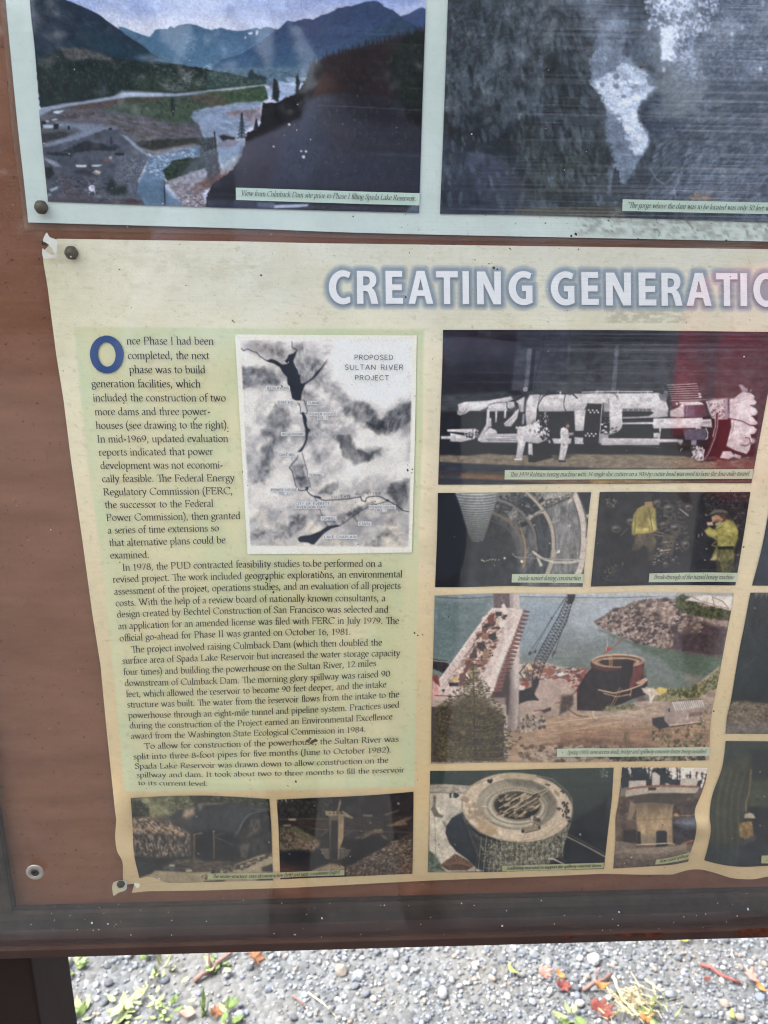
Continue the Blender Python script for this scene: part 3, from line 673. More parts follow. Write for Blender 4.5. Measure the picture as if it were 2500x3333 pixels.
# fixings
def dome_bolt(name, x, y, r, off, h, parent, m, sides=6, rot=.3):
    c = P(x, y, off); k = r * (off * 0 + np.linalg.norm(c - CAM)) / F / math.cos(math.radians(10))
    bm = bmesh.new(); rings = []
    for rr, hh in ((1.0, 0), (1.0, .35), (.86, .62), (.6, .85), (.32, .97)):
        ring = []
        for i in range(sides * 4):
            a = i / (sides * 4) * 2 * math.pi + rot
            e = 1 + (.07 * abs(math.cos(a * sides / 2.)) if rr > .9 else 0)
            ring.append(bm.verts.new((c[0] + k * rr * e * math.cos(a), c[1] - h * hh, c[2] + k * rr * e * math.sin(a) * 1.02)))
        rings.append(ring)
    for A, B in zip(rings, rings[1:]):
        for i in range(len(A)): bm.faces.new((A[i], A[(i + 1) % len(A)], B[(i + 1) % len(A)], B[i]))
    bm.faces.new(rings[-1]); bm.normal_update()
    return bm_obj(name, bm, parent, m, True)
dome_bolt('bolt', 136, 675, 17, .0055, .006, board, M['bolt'])
dome_bolt('bolt', 234, 823, 17.5, .0055, .006, board, M['bolt'], 6, .1)
dome_bolt('nail_head', 394, 2876, 10, .006, .004, board, M['boltdark'])
dome_bolt('nail_head', 144, 789, 7, .004, .002, board, M['boltdark'])
def washer_screw(x, y, r):
    off = PANE + .0042; c = P(x, y, off); k = r * np.linalg.norm(c - CAM) / F
    def ring(name, ri, ro, h0, h1, m, parent, n=28, inner=None):
        bm = bmesh.new(); R = []
        for rr, hh in ((ro, h0), (ro, h1 * .7), (ro * .96, h1), (ri, h1), (ri, h1 * .3)):
            R.append([bm.verts.new((c[0] + k * rr * math.cos(i / n * 2 * math.pi), c[1] - hh, c[2] + k * rr * math.sin(i / n * 2 * math.pi))) for i in range(n)])
        for A, B in zip(R, R[1:]):
            for i in range(n): bm.faces.new((A[i], A[(i + 1) % n], B[(i + 1) % n], B[i]))
        bm.faces.new(R[-1]); return bm_obj(name, bm, parent, m)
    w = ring('washer', .42, 1.0, 0, .0012, M['washer'], board)
    s = ring('screw', .18, .40, .0004, .0016, M['boltdark'], board)
washer_screw(115, 2838, 24)
# ---------------------------------------------------------------- posters
def flatsurf(x, y): return .0028 + 0 * np.asarray(x, float)
Z6 = (0, 0, .42194); Z7 = (700, 0, .42194); Z8 = (1800, 0, .42194)
up_root = empty('upper_poster', (.1, -.003, 1.55), 'pale green laminated poster with two large printed river photographs, bolted above the cream poster', 'poster')
lo_root = empty('lower_poster', (.1, -.004, 1.2), 'wrinkled cream poster headed CREATING GENERATI, with torn left corners, below the pale green poster', 'poster')

# upper poster sheet
def upper_sheet():
    A = Art([(-6, -330), (1250, -330), (2640, -330)], [(92, 724), (800, 744), (1300, 761), (2640, 789)], [(-6, -330), (19, 0), (38, 211), (59, 422), (78, 591), (92, 724)], None, 8)
    A.fill((206, 218, 208)); full = np.ones(A.X.shape)
    A.tex(full, .03, 160); A.mix(full, (198, 212, 204), .5, 120, thr=.55)
    A.mix(full, (170, 172, 164), .3, 9, thr=.78, sharp=8)
    m = A.mask([(1880, 728), (1900, 700), (2560, 720), (2560, 792), (1880, 760)], 30)
    A.mix(m, (150, 152, 140), .8, 26, 12, thr=.55, sharp=4, seed=3)
    A.mix(m, (110, 110, 100), .7, 7, thr=.68, sharp=8, seed=5)
    return A.build('sheet', up_root, 0, flatsurf, 'paper', 1.0, grain=.004)
upper_sheet()
fm = Art([(-24, -345), (2660, -345)], [(79, 747), (800, 764), (1300, 779), (2660, 806)], [(-24, -345), (2, 0), (40, 422), (62, 591), (79, 747)], None, 60)
mesh_np('laminate_film', P(fm.X, fm.Y, flatsurf(fm.X, 0) - .0012).reshape(-1, 3), grid_faces(fm.h, fm.w), up_root, (M['film'],))

# lower poster sheet with halo round the title drawn into the print
TITLE = {
'E': (6.2, ['0,0 6.2,0 6.2,1.8 2.4,1.8 2.4,4.1 5.8,4.1 5.8,5.9 2.4,5.9 2.4,8.2 6,8.2 6,10 0,10']),
'T': (8.4, ['3,0 5.4,0 5.4,8.1 8.3,8.1 8.3,10 .1,10 .1,8.1 3,8.1']), 'I': (2.4, ['0,0 2.4,0 2.4,10 0,10']),
'N': (8, ['0,0 2.2,0 2.2,6.4 5.5,0 8,0 8,10 5.8,10 5.8,3.8 2.7,10 0,10']),
'A': (9.1, ['0,0 2.4,0 3.1,2.4 5.9,2.4 6.7,0 9.1,0 6,10 3.1,10', '3.5,4.1 5.5,4.1 4.5,7.6']),
'R': (7.7, ['0,0 2.3,0 2.3,3.9 3.1,3.9 3.7,3.8 4.1,3.3 4.6,2 5.2,0 7.7,0 7.1,2.3 6.7,3.4 6.1,4.3 5.4,4.8 6.3,5.4 6.9,6.2 7.1,7.2 6.9,8.3 6.3,9.2 5.2,9.8 3.4,10 0,10', '2.3,5.6 3.4,5.6 4.2,5.9 4.6,6.4 4.7,7 4.6,7.6 4.2,8.1 3.5,8.3 2.3,8.3']),
}
def arcpoly(cx, cy, rx, ry, a0, a1, n): return [(cx + rx * math.cos(math.radians(a)), cy + ry * math.sin(math.radians(a))) for a in np.linspace(a0, a1, n)]
TITLE['O'] = (9.6, [arcpoly(4.8, 5, 4.75, 5.2, 0, 347, 28), arcpoly(4.8, 5, 2.3, 3.3, 0, 347, 24)])
TITLE['C'] = (7.7, [arcpoly(5, 5, 4.95, 5.2, 60, 300, 24) + [(7.35, 2.15)] + arcpoly(5.2, 5, 2.65, 3.35, 300, 60, 18) + [(7.1, 7.95), (7.65, 9.6)]])
TITLE['G'] = (8.2, [arcpoly(5.2, 5, 5.05, 5.2, 60, 285, 24) + [(8.15, .55), (8.15, 5.8), (4.6, 5.8), (4.6, 4.1), (5.95, 4.1), (5.95, 1.85)] + arcpoly(5.3, 5, 2.7, 3.3, 285, 60, 18) + [(7.4, 7.95), (7.9, 9.6)]])
TL4 = (1000, 750, .9042)
LET = [('C', 78, 158, 264), ('R', 180, 256, 264), ('E', 283, 345, 264), ('A', 365, 454, 264), ('T', 464, 544, 265), ('I', 560, 583, 265), ('N', 612, 698, 266), ('G', 724, 812, 267),
       ('G', 876, 963, 268), ('E', 988, 1050, 268), ('N', 1076, 1166, 270), ('E', 1194, 1257, 270), ('R', 1276, 1351, 271), ('A', 1366, 1456, 271), ('T', 1472, 1551, 272), ('I', 1557, 1592, 272), ('O', 1606, 1700, 273)]
def title_outlines():
    out = []
    for ch, xa, xb, yb in LET:
        w, ol = TITLE[ch]
        if ch == 'I': xa, xb = (560, 583) if xa < 1000 else (1560, 1584)
        a = TL4[0] + xa * TL4[2]; b = TL4[0] + xb * TL4[2]; y = TL4[1] + yb * TL4[2]; hgt = 107.
        polys = []
        for o in ol:
            pts = pp(o) if isinstance(o, str) else o
            q = []
            for gx, gy in pts:
                q.append((a + (b - a) * gx / w - gy / 10 * hgt * .012, y - gy / 10 * hgt))
            polys.append(q)
        out.append(polys)
    return out
TO = title_outlines()
for polys in TO:
    vs = [[Vector((x, -y, 0)) for x, y in q] for q in polys]
    tris = tessellate_polygon(vs); flat = [p for q in polys for p in q]; a = np.array(flat)
    mesh_np('title_letter', P(a[:, 0], a[:, 1], wave(a[:, 0], a[:, 1]) + .0009), [tuple(t) for t in tris], lo_root, (M['white'],))

def paint_paper(A, top):
    X, Y = A.X, A.Y; full = np.ones(X.shape)
    A.o = (0, 0, 1)
    A.vgrad([(770, (228, 222, 198)), (1050, (238, 230, 200)), (1500, (240, 224, 188)), (2100, (232, 206, 160)), (2600, (222, 192, 142)), (2900, (212, 184, 138))])
    # warmer at the left margin, greyer through the headline band
    k = np.clip((420 - X) / 300, 0, 1); A.put(k * .5, (214, 206, 168))
    k = np.clip((1120 - Y) / 150, 0, 1) * np.clip((X - 500) / 300, 0, 1); A.put(k * .5, (216, 216, 200))
    A.tex(full, .025, 200); A.tex(full, .02, 30, 6)
    A.mix(full, (206, 196, 156), .25, 150, thr=.58, sharp=4)
    if top:
        m = A.mask([(380, 800), (880, 820), (900, 960), (420, 960)], 60)
        A.mix(m, (186, 180, 146), .25, 60, 25, thr=.55, sharp=5, seed=2)
        m = A.mask([(1980, 1000), (2230, 1000), (2230, 1060), (1980, 1060)], 40); A.mix(m, (164, 158, 136), .5, 18, 10, thr=.45, sharp=4)
        idx = A.Y < 1060
        d = np.full(X.shape, 999.)
        for polys in TO:
            for q in polys[:1]:
                p = np.array(q); sel = (X > p[:, 0].min() - 34) & (X < p[:, 0].max() + 34) & (Y > p[:, 1].min() - 34) & (Y < p[:, 1].max() + 34)
                ix = np.nonzero(sel); x, y = X[ix], Y[ix]; dd = np.full(len(x), 1e9); ins = np.zeros(len(x), bool)
                for i in range(len(p)):
                    a, b = p[i], p[(i + 1) % len(p)]; ab = b - a; L = ab.dot(ab) + 1e-9
                    ins ^= ((a[1] > y) != (b[1] > y)) & (x < (b[0] - a[0]) * (y - a[1]) / (b[1] - a[1] + 1e-12) + a[0])
                    t = np.clip(((x - a[0]) * ab[0] + (y - a[1]) * ab[1]) / L, 0, 1)
                    dd = np.minimum(dd, (x - a[0] - t * ab[0]) ** 2 + (y - a[1] - t * ab[1]) ** 2)
                dd = np.where(ins, 0, np.sqrt(dd)); d[ix] = np.minimum(d[ix], dd)
        g = np.clip(1 - np.abs(d - 5) / 17., 0, 1); g = np.where(d < 5, .85, g ** .9)
        A.put(np.clip(g, 0, 1) * .78, (116, 136, 158))
    # green text panel with a soft, yellowed middle
    gp = [(241, 1064), (700, 1068), (1379, 1072), (1374, 1400), (1362, 1750), (1355, 2184), (1348, 2560), (900, 2572), (407, 2576), (380, 2298), (343, 1931), (314, 1700), (284, 1500), (253, 1182)]
    m = A.mask(gp, 9)
    inner = A.mask([(x + (70 if x < 800 else -60), y + (60 if y < 1500 else -50)) for x, y in gp], 130)
    A.put(m * (1 - inner * .62) * .8, (203, 213, 172)); A.put(m * inner * .5, (222, 216, 170))
    A.mix(m, (228, 214, 166), .5, 190, 230, thr=.5, sharp=4, seed=4)
    A.mix(m, (194, 210, 160), .35, 120, 160, thr=.55, sharp=4, seed=8)
    # mould and dirt: scattered specks
    A.mix(full, (140, 130, 96), .3, 11, thr=.78, sharp=9, seed=6)
    A.mix(full, (176, 166, 124), .22, 26, 14, thr=.72, sharp=6, seed=9)
lt = [(186, 777), (152, 806), (140, 837), (154, 927), (170, 1052)]
lb = [(170, 1052), (183, 1153), (207, 1303), (231, 1496), (270, 1772), (300, 1993), (327, 2165), (346, 2364), (370, 2596), (378, 2672), (375, 2722), (381, 2769), (399, 2807), (401, 2863), (412, 2879), (436, 2876), (429, 2906)]
bt = [(429, 2906), (482, 2901), (640, 2899), (800, 2894), (963, 2889), (1228, 2875), (1400, 2866), (1650, 2857), (1852, 2849), (1960, 2844), (2100, 2847), (2188, 2846), (2214, 2839), (2246, 2831), (2286, 2831), (2334, 2843), (2383, 2858), (2448, 2862), (2500, 2853), (2620, 2840)]
A1 = Art([(186, 777), (500, 782), (800, 786), (1000, 791), (2620, 813)], [(170, 1052), (2620, 1052)], lt, [(2620, 813), (2620, 1052)], 2.5)
A2 = Art([(170, 1052), (2620, 1052)], bt, lb, [(2620, 1052), (2620, 2840)], 5.0)
paint_paper(A1, True); paint_paper(A2, False)
# where the torn corner and the notch let the board show
v1 = P(A1.X, A1.Y, wave(A1.X, A1.Y)).reshape(-1, 3); v2 = P(A2.X, A2.Y, wave(A2.X, A2.Y)).reshape(-1, 3)
f1 = grid_faces(A1.h, A1.w); f2 = grid_faces(A2.h, A2.w, len(v1))
c1 = A1.C * (1 + A1.rn.normal(0, .012, (A1.h, A1.w, 1))); c2 = A2.C * (1 + A2.rn.normal(0, .005, (A2.h, A2.w, 1)))
mesh_np('sheet', np.concatenate([v1, v2]), np.concatenate([f1, f2]), lo_root, (M['paper'],), True, np.clip(lin(np.concatenate([c1.reshape(-1, 3), c2.reshape(-1, 3)])), .004, .9))
# torn corner flaps (top left) and scrap held by the nail (bottom left)
T3 = (0, 700, .4822); TD = (0, 2600, .48222)
blob('torn_flap', tr('315,118 335,148 382,168 386,205 376,262 350,222 318,190 290,172', T3), .011, lo_root, M['torn'], .0005)
blob('torn_flap', tr('286,228 300,234 322,256 352,270 384,262 380,285 340,288 292,290', T3), .009, lo_root, M['torn'], .0005)
blob('torn_flap', tr('905,568 940,574 943,590 928,602 915,592', TD), .010, lo_root, M['torn'], .0005)
sc = blob('torn_scrap', tr('766,566 790,554 822,548 852,560 857,585 852,612 832,624 800,634 768,655 760,625 757,595', TD), .004, None, M['tornold'], .0006)
tag(sc, 'torn paper scrap pinned under a nail at the lower left of the cream poster', 'paper scrap')
blob('torn_edge', tr('826,548 857,560 857,590 848,615 838,590 846,570', TD), .0052, sc, M['torn'], .0004)
# the initial letter
def ring_mesh(name, cx, cy, ro, ri, rot, parent, m):
    n = 40; V = []; 
    for (rx, ry) in (ro, ri):
        for i in range(n):
            a = i / n * 2 * math.pi; x = rx * math.cos(a); y = ry * math.sin(a)
            V.append((cx + x * math.cos(rot) - y * math.sin(rot), cy + x * math.sin(rot) + y * math.cos(rot)))
    V = np.array(V); f = [(i, (i + 1) % n, n + (i + 1) % n, n + i) for i in range(n)]
    return mesh_np(name, P(V[:, 0], V[:, 1], wave(V[:, 0], V[:, 1]) + .0009), f, parent, (m,))
ring_mesh('initial_letter', 270 + 234 * .33152, 1050 + 313 * .33152, (55, 62), (28.5, 39.5), -.10, lo_root, M['blue'])
# body text
Za = (270, 1050, .33152); Zb = (270, 1500, .33152)
def q(o, x, y): return (o[0] + x * o[2], o[1] + y * o[2])
BODY = [
 ('nce Phase I had been', q(Za, 430, 213), q(Za, 1285, 216), None, 16.2), ('completed, the next', q(Za, 440, 357), q(Za, 1242, 358), None, 16.2),
 ('phase was to build', q(Za, 455, 494), q(Za, 1205, 497), None, 16), ('generation facilities, which', q(Za, 85, 633), q(Za, 1158, 636), None, 16),
 ('included the construction of two', q(Za, 100, 772), q(Za, 1405, 773), None, 15.8), ('more dams and three power-', q(Za, 118, 908), q(Za, 1255, 906), None, 15.7),
 ('houses (see drawing to the right).', q(Za, 128, 1043), q(Za, 1437, 1038), None, 15.6), ('In mid-1969, updated evaluation', q(Za, 140, 1176), q(Za, 1428, 1171), None, 15.5),
 ('reports indicated that power', q(Za, 157, 1306), q(Za, 1280, 1298), None, 15.4), ('development was not economi-', q(Za, 172, 1436), q(Za, 1378, 1430), None, 15.3),
 ('cally feasible. The Federal Energy', q(Zb, 187, 209), q(Zb, 1490, 198), None, 15.2), ('Regulatory Commission (FERC,', q(Zb, 200, 338), q(Zb, 1475, 326), None, 15.1),
 ('the successor to the Federal', q(Zb, 215, 465), q(Zb, 1283, 450), None, 15), ('Power Commission), then granted', q(Zb, 230, 590), q(Zb, 1548, 570), None, 15),
 ('a series of time extensions so', q(Zb, 243, 714), q(Zb, 1338, 690), None, 14.9), ('that alternative plans could be', q(Zb, 257, 837), q(Zb, 1403, 808), None, 14.8),
 ('examined.', q(Zb, 268, 958), q(Zb, 655, 953), None, 14.7),
 ('In 1978, the PUD contracted feasibility studies to be performed on a', (398.6, 1857.4), (1244, 1844.8), (800, 1847), 14.6),
 ('revised project. The work included geographic explorations, an environmental', (367.8, 1896.2), (1310, 1879), (803.6, 1884.5), 14.5),
 ('assessment of the project, operations studies, and an evaluation of all projects', (372, 1936), (1304.5, 1917), (800, 1921.8), 14.4),
 ('costs. With the help of a review board of nationally known consultants, a', (376.7, 1973.4), (1255, 1956.9), (800, 1960.8), 14.3),
 ('design created by Bechtel Construction of San Francisco was selected and', (380.9, 2010), (1264.7, 1994), (800, 1997), 14.2),
 ('an application for an amended license was filed with FERC in July 1979. The', (384.9, 2048.5), (1299, 2030.3), (800, 2034.6), 14.1),
 ('official go-ahead for Phase II was granted on October 16, 1981.', (389.5, 2087.6), (1142.9, 2065.7), (800, 2071), 14),
 ('The project involved raising Culmback Dam (which then doubled the', (427, 2124), (1244, 2100.8), (800, 2111), 13.8),
 ('surface area of Spada Lake Reservoir but increased the water storage capacity', (398, 2161), (1302.7, 2135), (830, 2146), 13.7),
 ('four times) and building the powerhouse on the Sultan River, 12 miles', (401.4, 2197), (1225, 2167.7), (815, 2185), 13.6),
 ('downstream of Culmback Dam. The morning glory spillway was raised 90', (406, 2232.9), (1270, 2201.7), (843.7, 2221.5), 13.5),
 ('feet, which allowed the reservoir to become 90 feet deeper, and the intake', (410, 2268.7), (1258, 2236.8), (830, 2256), 13.4),
 ('structure was built. The water from the reservoir flows from the intake to the', (414, 2303), (1300, 2268.7), (830, 2291), 13.2),
 ('powerhouse through an eight-mile tunnel and pipeline system. Practices used', (418, 2337.6), (1300, 2303), (830, 2327), 13),
 ('during the construction of the Project earned an Environmental Excellence', (422, 2370.8), (1278, 2341), (830, 2361.5), 12.8),
 ('award from the Washington State Ecological Commission in 1984.', (426, 2404.6), (1191.8, 2382.7), (830, 2395), 12.6),
 ('To allow for construction of the powerhouse, the Sultan River was', (469, 2437.7), (1298, 2413.9), (883.5, 2427.5), 12.4),
 ('split into three 8-foot pipes for five months (June to October 1982).', (434, 2471.6), (1274.7, 2449), (830, 2461.6), 12),
 ('Spada Lake Reservoir was drawn down to allow construction on the', (438.6, 2502), (1264.7, 2482), (830, 2496), 11.5),
 ('spillway and dam. It took about two to three months to fill the reservoir', (443.9, 2529.9), (1316.5, 2513), (830, 2526), 10.6),
 ('to its current level.', (449, 2555), (676.6, 2558), None, 9.6),
]
for txt, a, b, c, xh in BODY:
    text_line('text_line', txt, a, b, xh, lo_root, M['ink'], c)
# ---------------------------------------------------------------- printed photographs
def quad_caption(parent, polytop, polybot, txt, p0, p1, xh, m, ink='ink2', surf=wave, pm=None, T=1.6, t=.65, slant=.22):
    patch('caption_strip', (polytop, polybot), parent, M[m], .0013, surf)
    text_line('caption_lettering', txt, p0, p1, xh, parent, M[ink], pm, T=T, t=t, slant=slant, off=.0019, surf=surf)
def print_root(name, parent): return None

# ---- valley view (upper poster, left)
def valley():
    A = Art([(94, -260), (1388, -260)], [(156, 656), (700, 675), (1364, 693)], [(94, -260), (97, 0), (114, 169), (127, 359), (156, 656)], [(1388, -260), (1386, 0), (1375, 340), (1364, 693)])
    A.at(0, 0, 1); A.vgrad([(-260, (120, 140, 190)), (0, (146, 164, 208)), (45, (172, 180, 212)), (85, (204, 205, 222)), (130, (208, 210, 226))])
    full = np.ones(A.X.shape)
    m = A.mask([(330, -80), (760, -60), (720, 30), (600, 45), (380, 20)], 50); A.put(m * .6, (140, 162, 208))
    A.mix(full, (212, 212, 224), .5, 160, 40, thr=.5, sharp=4); A.mix(full, (150, 165, 205), .35, 200, 50, thr=.56, seed=4)
    A.at(*Z6)
    A.poly('920,205 960,215 1060,255 1180,290 1220,500 900,400', (74, 104, 128), jit=1, js=10, tex=.12, ts=20)
    A.at(*Z6)
    m = A.poly('1090,360 1150,300 1195,232 1240,222 1290,225 1312,203 1345,214 1380,196 1440,184 1520,194 1590,225 1640,232 1700,215 1760,230 1830,240 1900,235 1940,280 1960,560 1600,560 1300,520 1100,440', (68, 98, 126), jit=.8, js=6, tex=.14, ts=16)
    A.vgrad([(180, (60, 90, 118)), (400, (74, 110, 138)), (560, (92, 126, 150))], m * .7)
    A.at(*Z7)
    m = A.poly('0,220 50,228 100,268 150,262 200,238 260,228 290,222 320,213 345,226 400,206 460,222 520,235 480,470 0,560', (70, 98, 128), jit=.8, js=6, tex=.12, ts=14)
    A.vgrad([(220, (66, 94, 126)), (480, (86, 120, 146)), (560, (96, 124, 146))], m * .7)
    for s in ('250,252 285,245 292,262 262,268', '318,240 335,232 330,262 312,278', '228,285 240,280 238,300 228,300'): A.poly(s, (196, 204, 216), soft=2)
    # long right ridge
    m = A.poly('0,500 60,455 200,420 330,340 430,260 500,215 562,158 600,170 690,145 760,150 830,112 880,102 940,68 1000,52 1060,46 1130,22 1180,10 1240,5 1270,20 1300,48 1370,80 1430,125 1500,108 1560,72 1600,58 1640,80 1660,600 0,600', (48, 68, 102), jit=1.2, js=9, tex=.2, ts=22, tsy=14)
    A.vgrad([(0, (44, 60, 92)), (250, (42, 64, 98)), (420, (52, 84, 118)), (520, (74, 108, 134))], m * .7)
    m = A.poly('1000,380 1080,330 1180,260 1300,170 1400,132 1450,140 1530,190 1660,290 1660,420 980,420', (36, 62, 84), a=.8, soft=14, jit=2, js=14, tex=.2, ts=12)
    A.poly('1440,130 1560,72 1600,58 1640,80 1640,230 1540,190', (62, 78, 118), a=.7, soft=6)
    A.blots('480,260 1000,80 1250,40 1400,120 1200,260 1050,400 700,480 400,480 200,480', 500, [(34, 56, 84), (60, 84, 116), (40, 70, 92), (54, 72, 108)], (4, 14), 2.2, (-.9, -.4), .22)
    A.poly('300,480 520,420 760,400 900,420 760,500 560,525 300,522', (44, 78, 104), a=.5, soft=24)
    # valley floor haze and small trees
    A.poly('0,528 300,520 560,525 700,535 720,640 400,660 0,560', (88, 112, 132), soft=8, tex=.15, ts=14, tsy=4)
    A.blots('0,540 700,540 700,600 0,590', 120, [(60, 86, 100), (110, 128, 142), (76, 96, 104)], (3, 7), 3, (-.1, .1), .5)
    A.poly('540,600 700,595 720,620 560,630', (150, 164, 182), a=.8, soft=4)
    # left dark mountain
    A.at(*Z6)
    m = A.poly('200,-200 420,-60 510,-2 640,52 760,108 830,165 925,228 1000,290 1090,345 1160,402 1230,452 1100,480 800,470 200,470', (22, 38, 56), jit=1, js=12, tex=.22, ts=26, tsy=16)
    A.poly('700,200 900,300 1060,380 1180,440 980,450 820,420 600,300', (30, 62, 70), a=.6, soft=60)
    A.poly('230,0 500,140 560,280 420,300 240,200', (16, 28, 48), a=.7, soft=40)
    A.blots('230,0 600,60 1000,330 1100,440 260,440', 360, [(18, 32, 48), (34, 56, 70), (26, 48, 60), (40, 62, 84)], (4, 12), 2.5, (.5, 1.1), .25)
    # mid slope forest
    m = A.poly('270,470 480,370 600,372 700,380 880,440 1000,470 1200,470 1400,500 1600,530 1700,560 1700,720 1050,725 880,745 620,792 310,832', (22, 34, 34), jit=2, js=10, tex=.4, ts=10, tsy=14)
    A.poly('470,370 560,365 700,385 860,440 870,478 700,450 560,470 500,440', (92, 88, 88), a=.75, soft=10, jit=2, js=8, tex=.35, ts=7)
    A.poly('290,450 400,450 400,530 330,540 290,500', (70, 72, 74), a=.5, soft=12, tex=.4, ts=8)
    A.poly('1040,440 1160,415 1320,460 1300,490 1100,470', (100, 118, 132), a=.7, soft=16, tex=.2, ts=10)
    A.poly('1000,560 1240,570 1400,600 1650,620 1700,700 1300,712 1050,700', (52, 66, 54), a=.75, soft=20, tex=.3, ts=9, tsy=6)
    A.poly('1060,590 1100,570 1130,600 1080,620', (86, 92, 92), a=.7, soft=8); A.poly('1230,650 1420,660 1440,700 1320,705', (104, 108, 108), a=.7, soft=8, tex=.3, ts=6)
    A.blots('280,480 900,470 1650,560 1650,700 1050,700 640,770 300,800', 900, [(14, 24, 22), (30, 48, 38), (44, 60, 48), (20, 30, 30), (62, 74, 66)], (3, 8), 1.7, (1.2, 1.9), .45)
    A.blots('1180,500 1640,560 1640,690 1250,690', 200, [(84, 92, 88), (50, 64, 50), (38, 54, 42)], (3, 8), 2.4, (-.2, .4), .5)
    A.at(*Z7)
    m = A.poly('-60,550 100,560 250,600 380,600 400,640 360,660 0,690 -60,700', (48, 66, 62), soft=6, tex=.3, ts=9, tsy=6)
    A.blots('-40,560 250,590 380,610 340,650 0,680', 160, [(34, 52, 44), (66, 82, 76), (84, 94, 92)], (3, 7), 2, (-.2, .2), .5)
    # plain below the road
    A.at(*Z6)
    m = A.poly('305,860 620,800 1050,740 1350,742 1700,712 1700,1000 1660,1120 1500,1110 1180,1200 1150,1180 600,1500 320,1500 300,900', (84, 84, 92), soft=4, tex=.2, ts=24, tsy=8)
    A.poly('800,860 1000,750 1350,745 1660,720 1760,720 1700,830 1510,880 1500,950 1350,960 1100,900', (52, 70, 54), a=.9, soft=24, jit=4, js=14, tex=.35, ts=12, tsy=8)
    A.poly('500,820 900,765 1250,748 1250,775 950,800 780,830 620,850', (78, 58, 52), a=.8, soft=12, tex=.35, ts=8, tsy=5)
    A.poly('1480,735 1800,705 1900,705 1880,760 1600,790 1500,800', (86, 66, 60), a=.7, soft=10, tex=.35, ts=8)
    A.blots('800,850 1000,760 1500,750 1640,760 1500,900 1350,950 1100,890', 500, [(36, 54, 38), (66, 86, 60), (50, 70, 48), (80, 74, 60)], (3, 8), 1.6, (1.1, 2), .45)
    A.poly('1315,770 1330,748 1342,770 1350,850 1335,905 1318,850', (22, 34, 28), soft=6)
    A.poly('420,880 740,850 1000,900 1400,970 1560,1060 1480,1100 1200,1110 1000,1040 900,980 760,970 450,930', (96, 92, 100), a=.8, soft=24, tex=.2, ts=24, tsy=7)
    A.blots('700,880 1100,900 1500,980 1550,1070 1200,1100 950,1020', 200, [(70, 66, 70), (112, 108, 114), (60, 62, 56), (84, 70, 62)], (3, 12), 3, (-.1, .3), .4)
    A.poly('1050,1110 1090,1085 1250,1075 1500,1065 1600,1080 1600,1130 1400,1140 1180,1165 1100,1140', (44, 46, 42), soft=6, jit=2, js=8, tex=.4, ts=8)
    A.poly('1090,1150 1180,1160 1500,1105 1540,1120 1540,1190 1200,1200', (128, 126, 132), a=.8, soft=8, tex=.15, ts=12, tsy=5)
    # quarry and roads
    A.poly('320,940 440,890 760,850 760,870 500,920 430,930', (70, 66, 70), a=.8, soft=8, tex=.3, ts=9, tsy=5)
    A.blots('480,890 720,875 720,910 480,925', 60, [(92, 66, 62), (60, 56, 60), (110, 104, 108)], (3, 7), 2, (-.2, .2), .6)
    A.poly('415,858 500,850 455,878 410,872', (190, 200, 212), soft=3)
    A.poly('430,940 760,960 900,990 760,1030 560,1090 340,1140 335,1110 520,1060 620,1010 600,990 450,985', (126, 136, 156), a=.85, soft=14)
    A.poly('320,1030 500,1015 545,1030 500,1060 330,1100', (44, 46, 50), a=.9, soft=8, tex=.3, ts=10)
    m = A.poly('340,1140 560,1090 760,1020 850,985 920,1030 1080,1140 1150,1210 1060,1400 1130,1570 700,1570 370,1560 345,1200', (72, 76, 88), soft=5, jit=2, js=12, tex=.2, ts=26, tsy=20)
    A.poly('930,1035 980,1050 1070,1130 1155,1195 1140,1210 1050,1150', (148, 156, 172), a=.8, soft=5)
    A.poly('640,1090 780,1100 830,1130 900,1110 930,1130 880,1165 700,1160 560,1180 480,1170', (34, 36, 44), a=.9, soft=6, jit=2, js=8, tex=.3, ts=6)
    A.poly('360,1170 480,1175 590,1190 560,1210 450,1200 350,1190', (36, 38, 44), a=.8, soft=6, jit=2, js=6)
    A.poly('850,1060 860,1045 870,1110 850,1120', (30, 32, 40), a=.7, soft=4)
    A.poly('860,1400 940,1190 1060,1150 1150,1210 1080,1370 1050,1460 1130,1560 860,1520', (92, 96, 108), a=.7, soft=14, tex=.3, ts=8)
    A.blots('880,1400 950,1200 1140,1210 1080,1370 1060,1500 900,1500', 380, [(120, 124, 136), (60, 62, 72), (140, 142, 152), (80, 84, 94)], (2, 5), 1.5, (0, 3.1), .5)
    A.poly('345,1215 440,1250 475,1285 430,1290 345,1235', (150, 156, 170), a=.8, soft=8)
    A.poly('345,1290 400,1290 420,1340 380,1380 350,1370', (26, 30, 34), a=.9, soft=8)
    for s, c in (('585,1272 670,1272 665,1290 590,1288', (202, 204, 204)), ('710,1272 790,1270 760,1286 705,1284', (190, 192, 196)), ('705,1335 740,1312 775,1325 772,1348 740,1350', (206, 200, 184)), ('845,1208 865,1205 862,1228 842,1225', (210, 196, 180)),
                 ('780,1235 830,1225 860,1238 820,1248', (116, 72, 66)), ('680,1430 730,1425 732,1475 688,1478', (206, 208, 220)), ('318,935 355,935 350,985 318,985', (28, 34, 42)), ('330,962 412,962 412,988 335,990', (170, 182, 196)), ('415,955 455,955 450,995 412,995', (26, 30, 40)),
                 ('380,1460 450,1435 440,1460 395,1478', (150, 160, 166)), ('370,1495 395,1495 395,1510 372,1510', (130, 150, 150)), ('900,1205 950,1200 945,1230 900,1228', (96, 104, 118)), ('885,1180 960,1182 955,1200 890,1198', (28, 30, 36))):
        A.poly(s, c, soft=3)
    for a, b in ((412, 925), (430, 920), (365, 935)): A.ell(a, b, 12, 6, (190, 196, 204), .9)
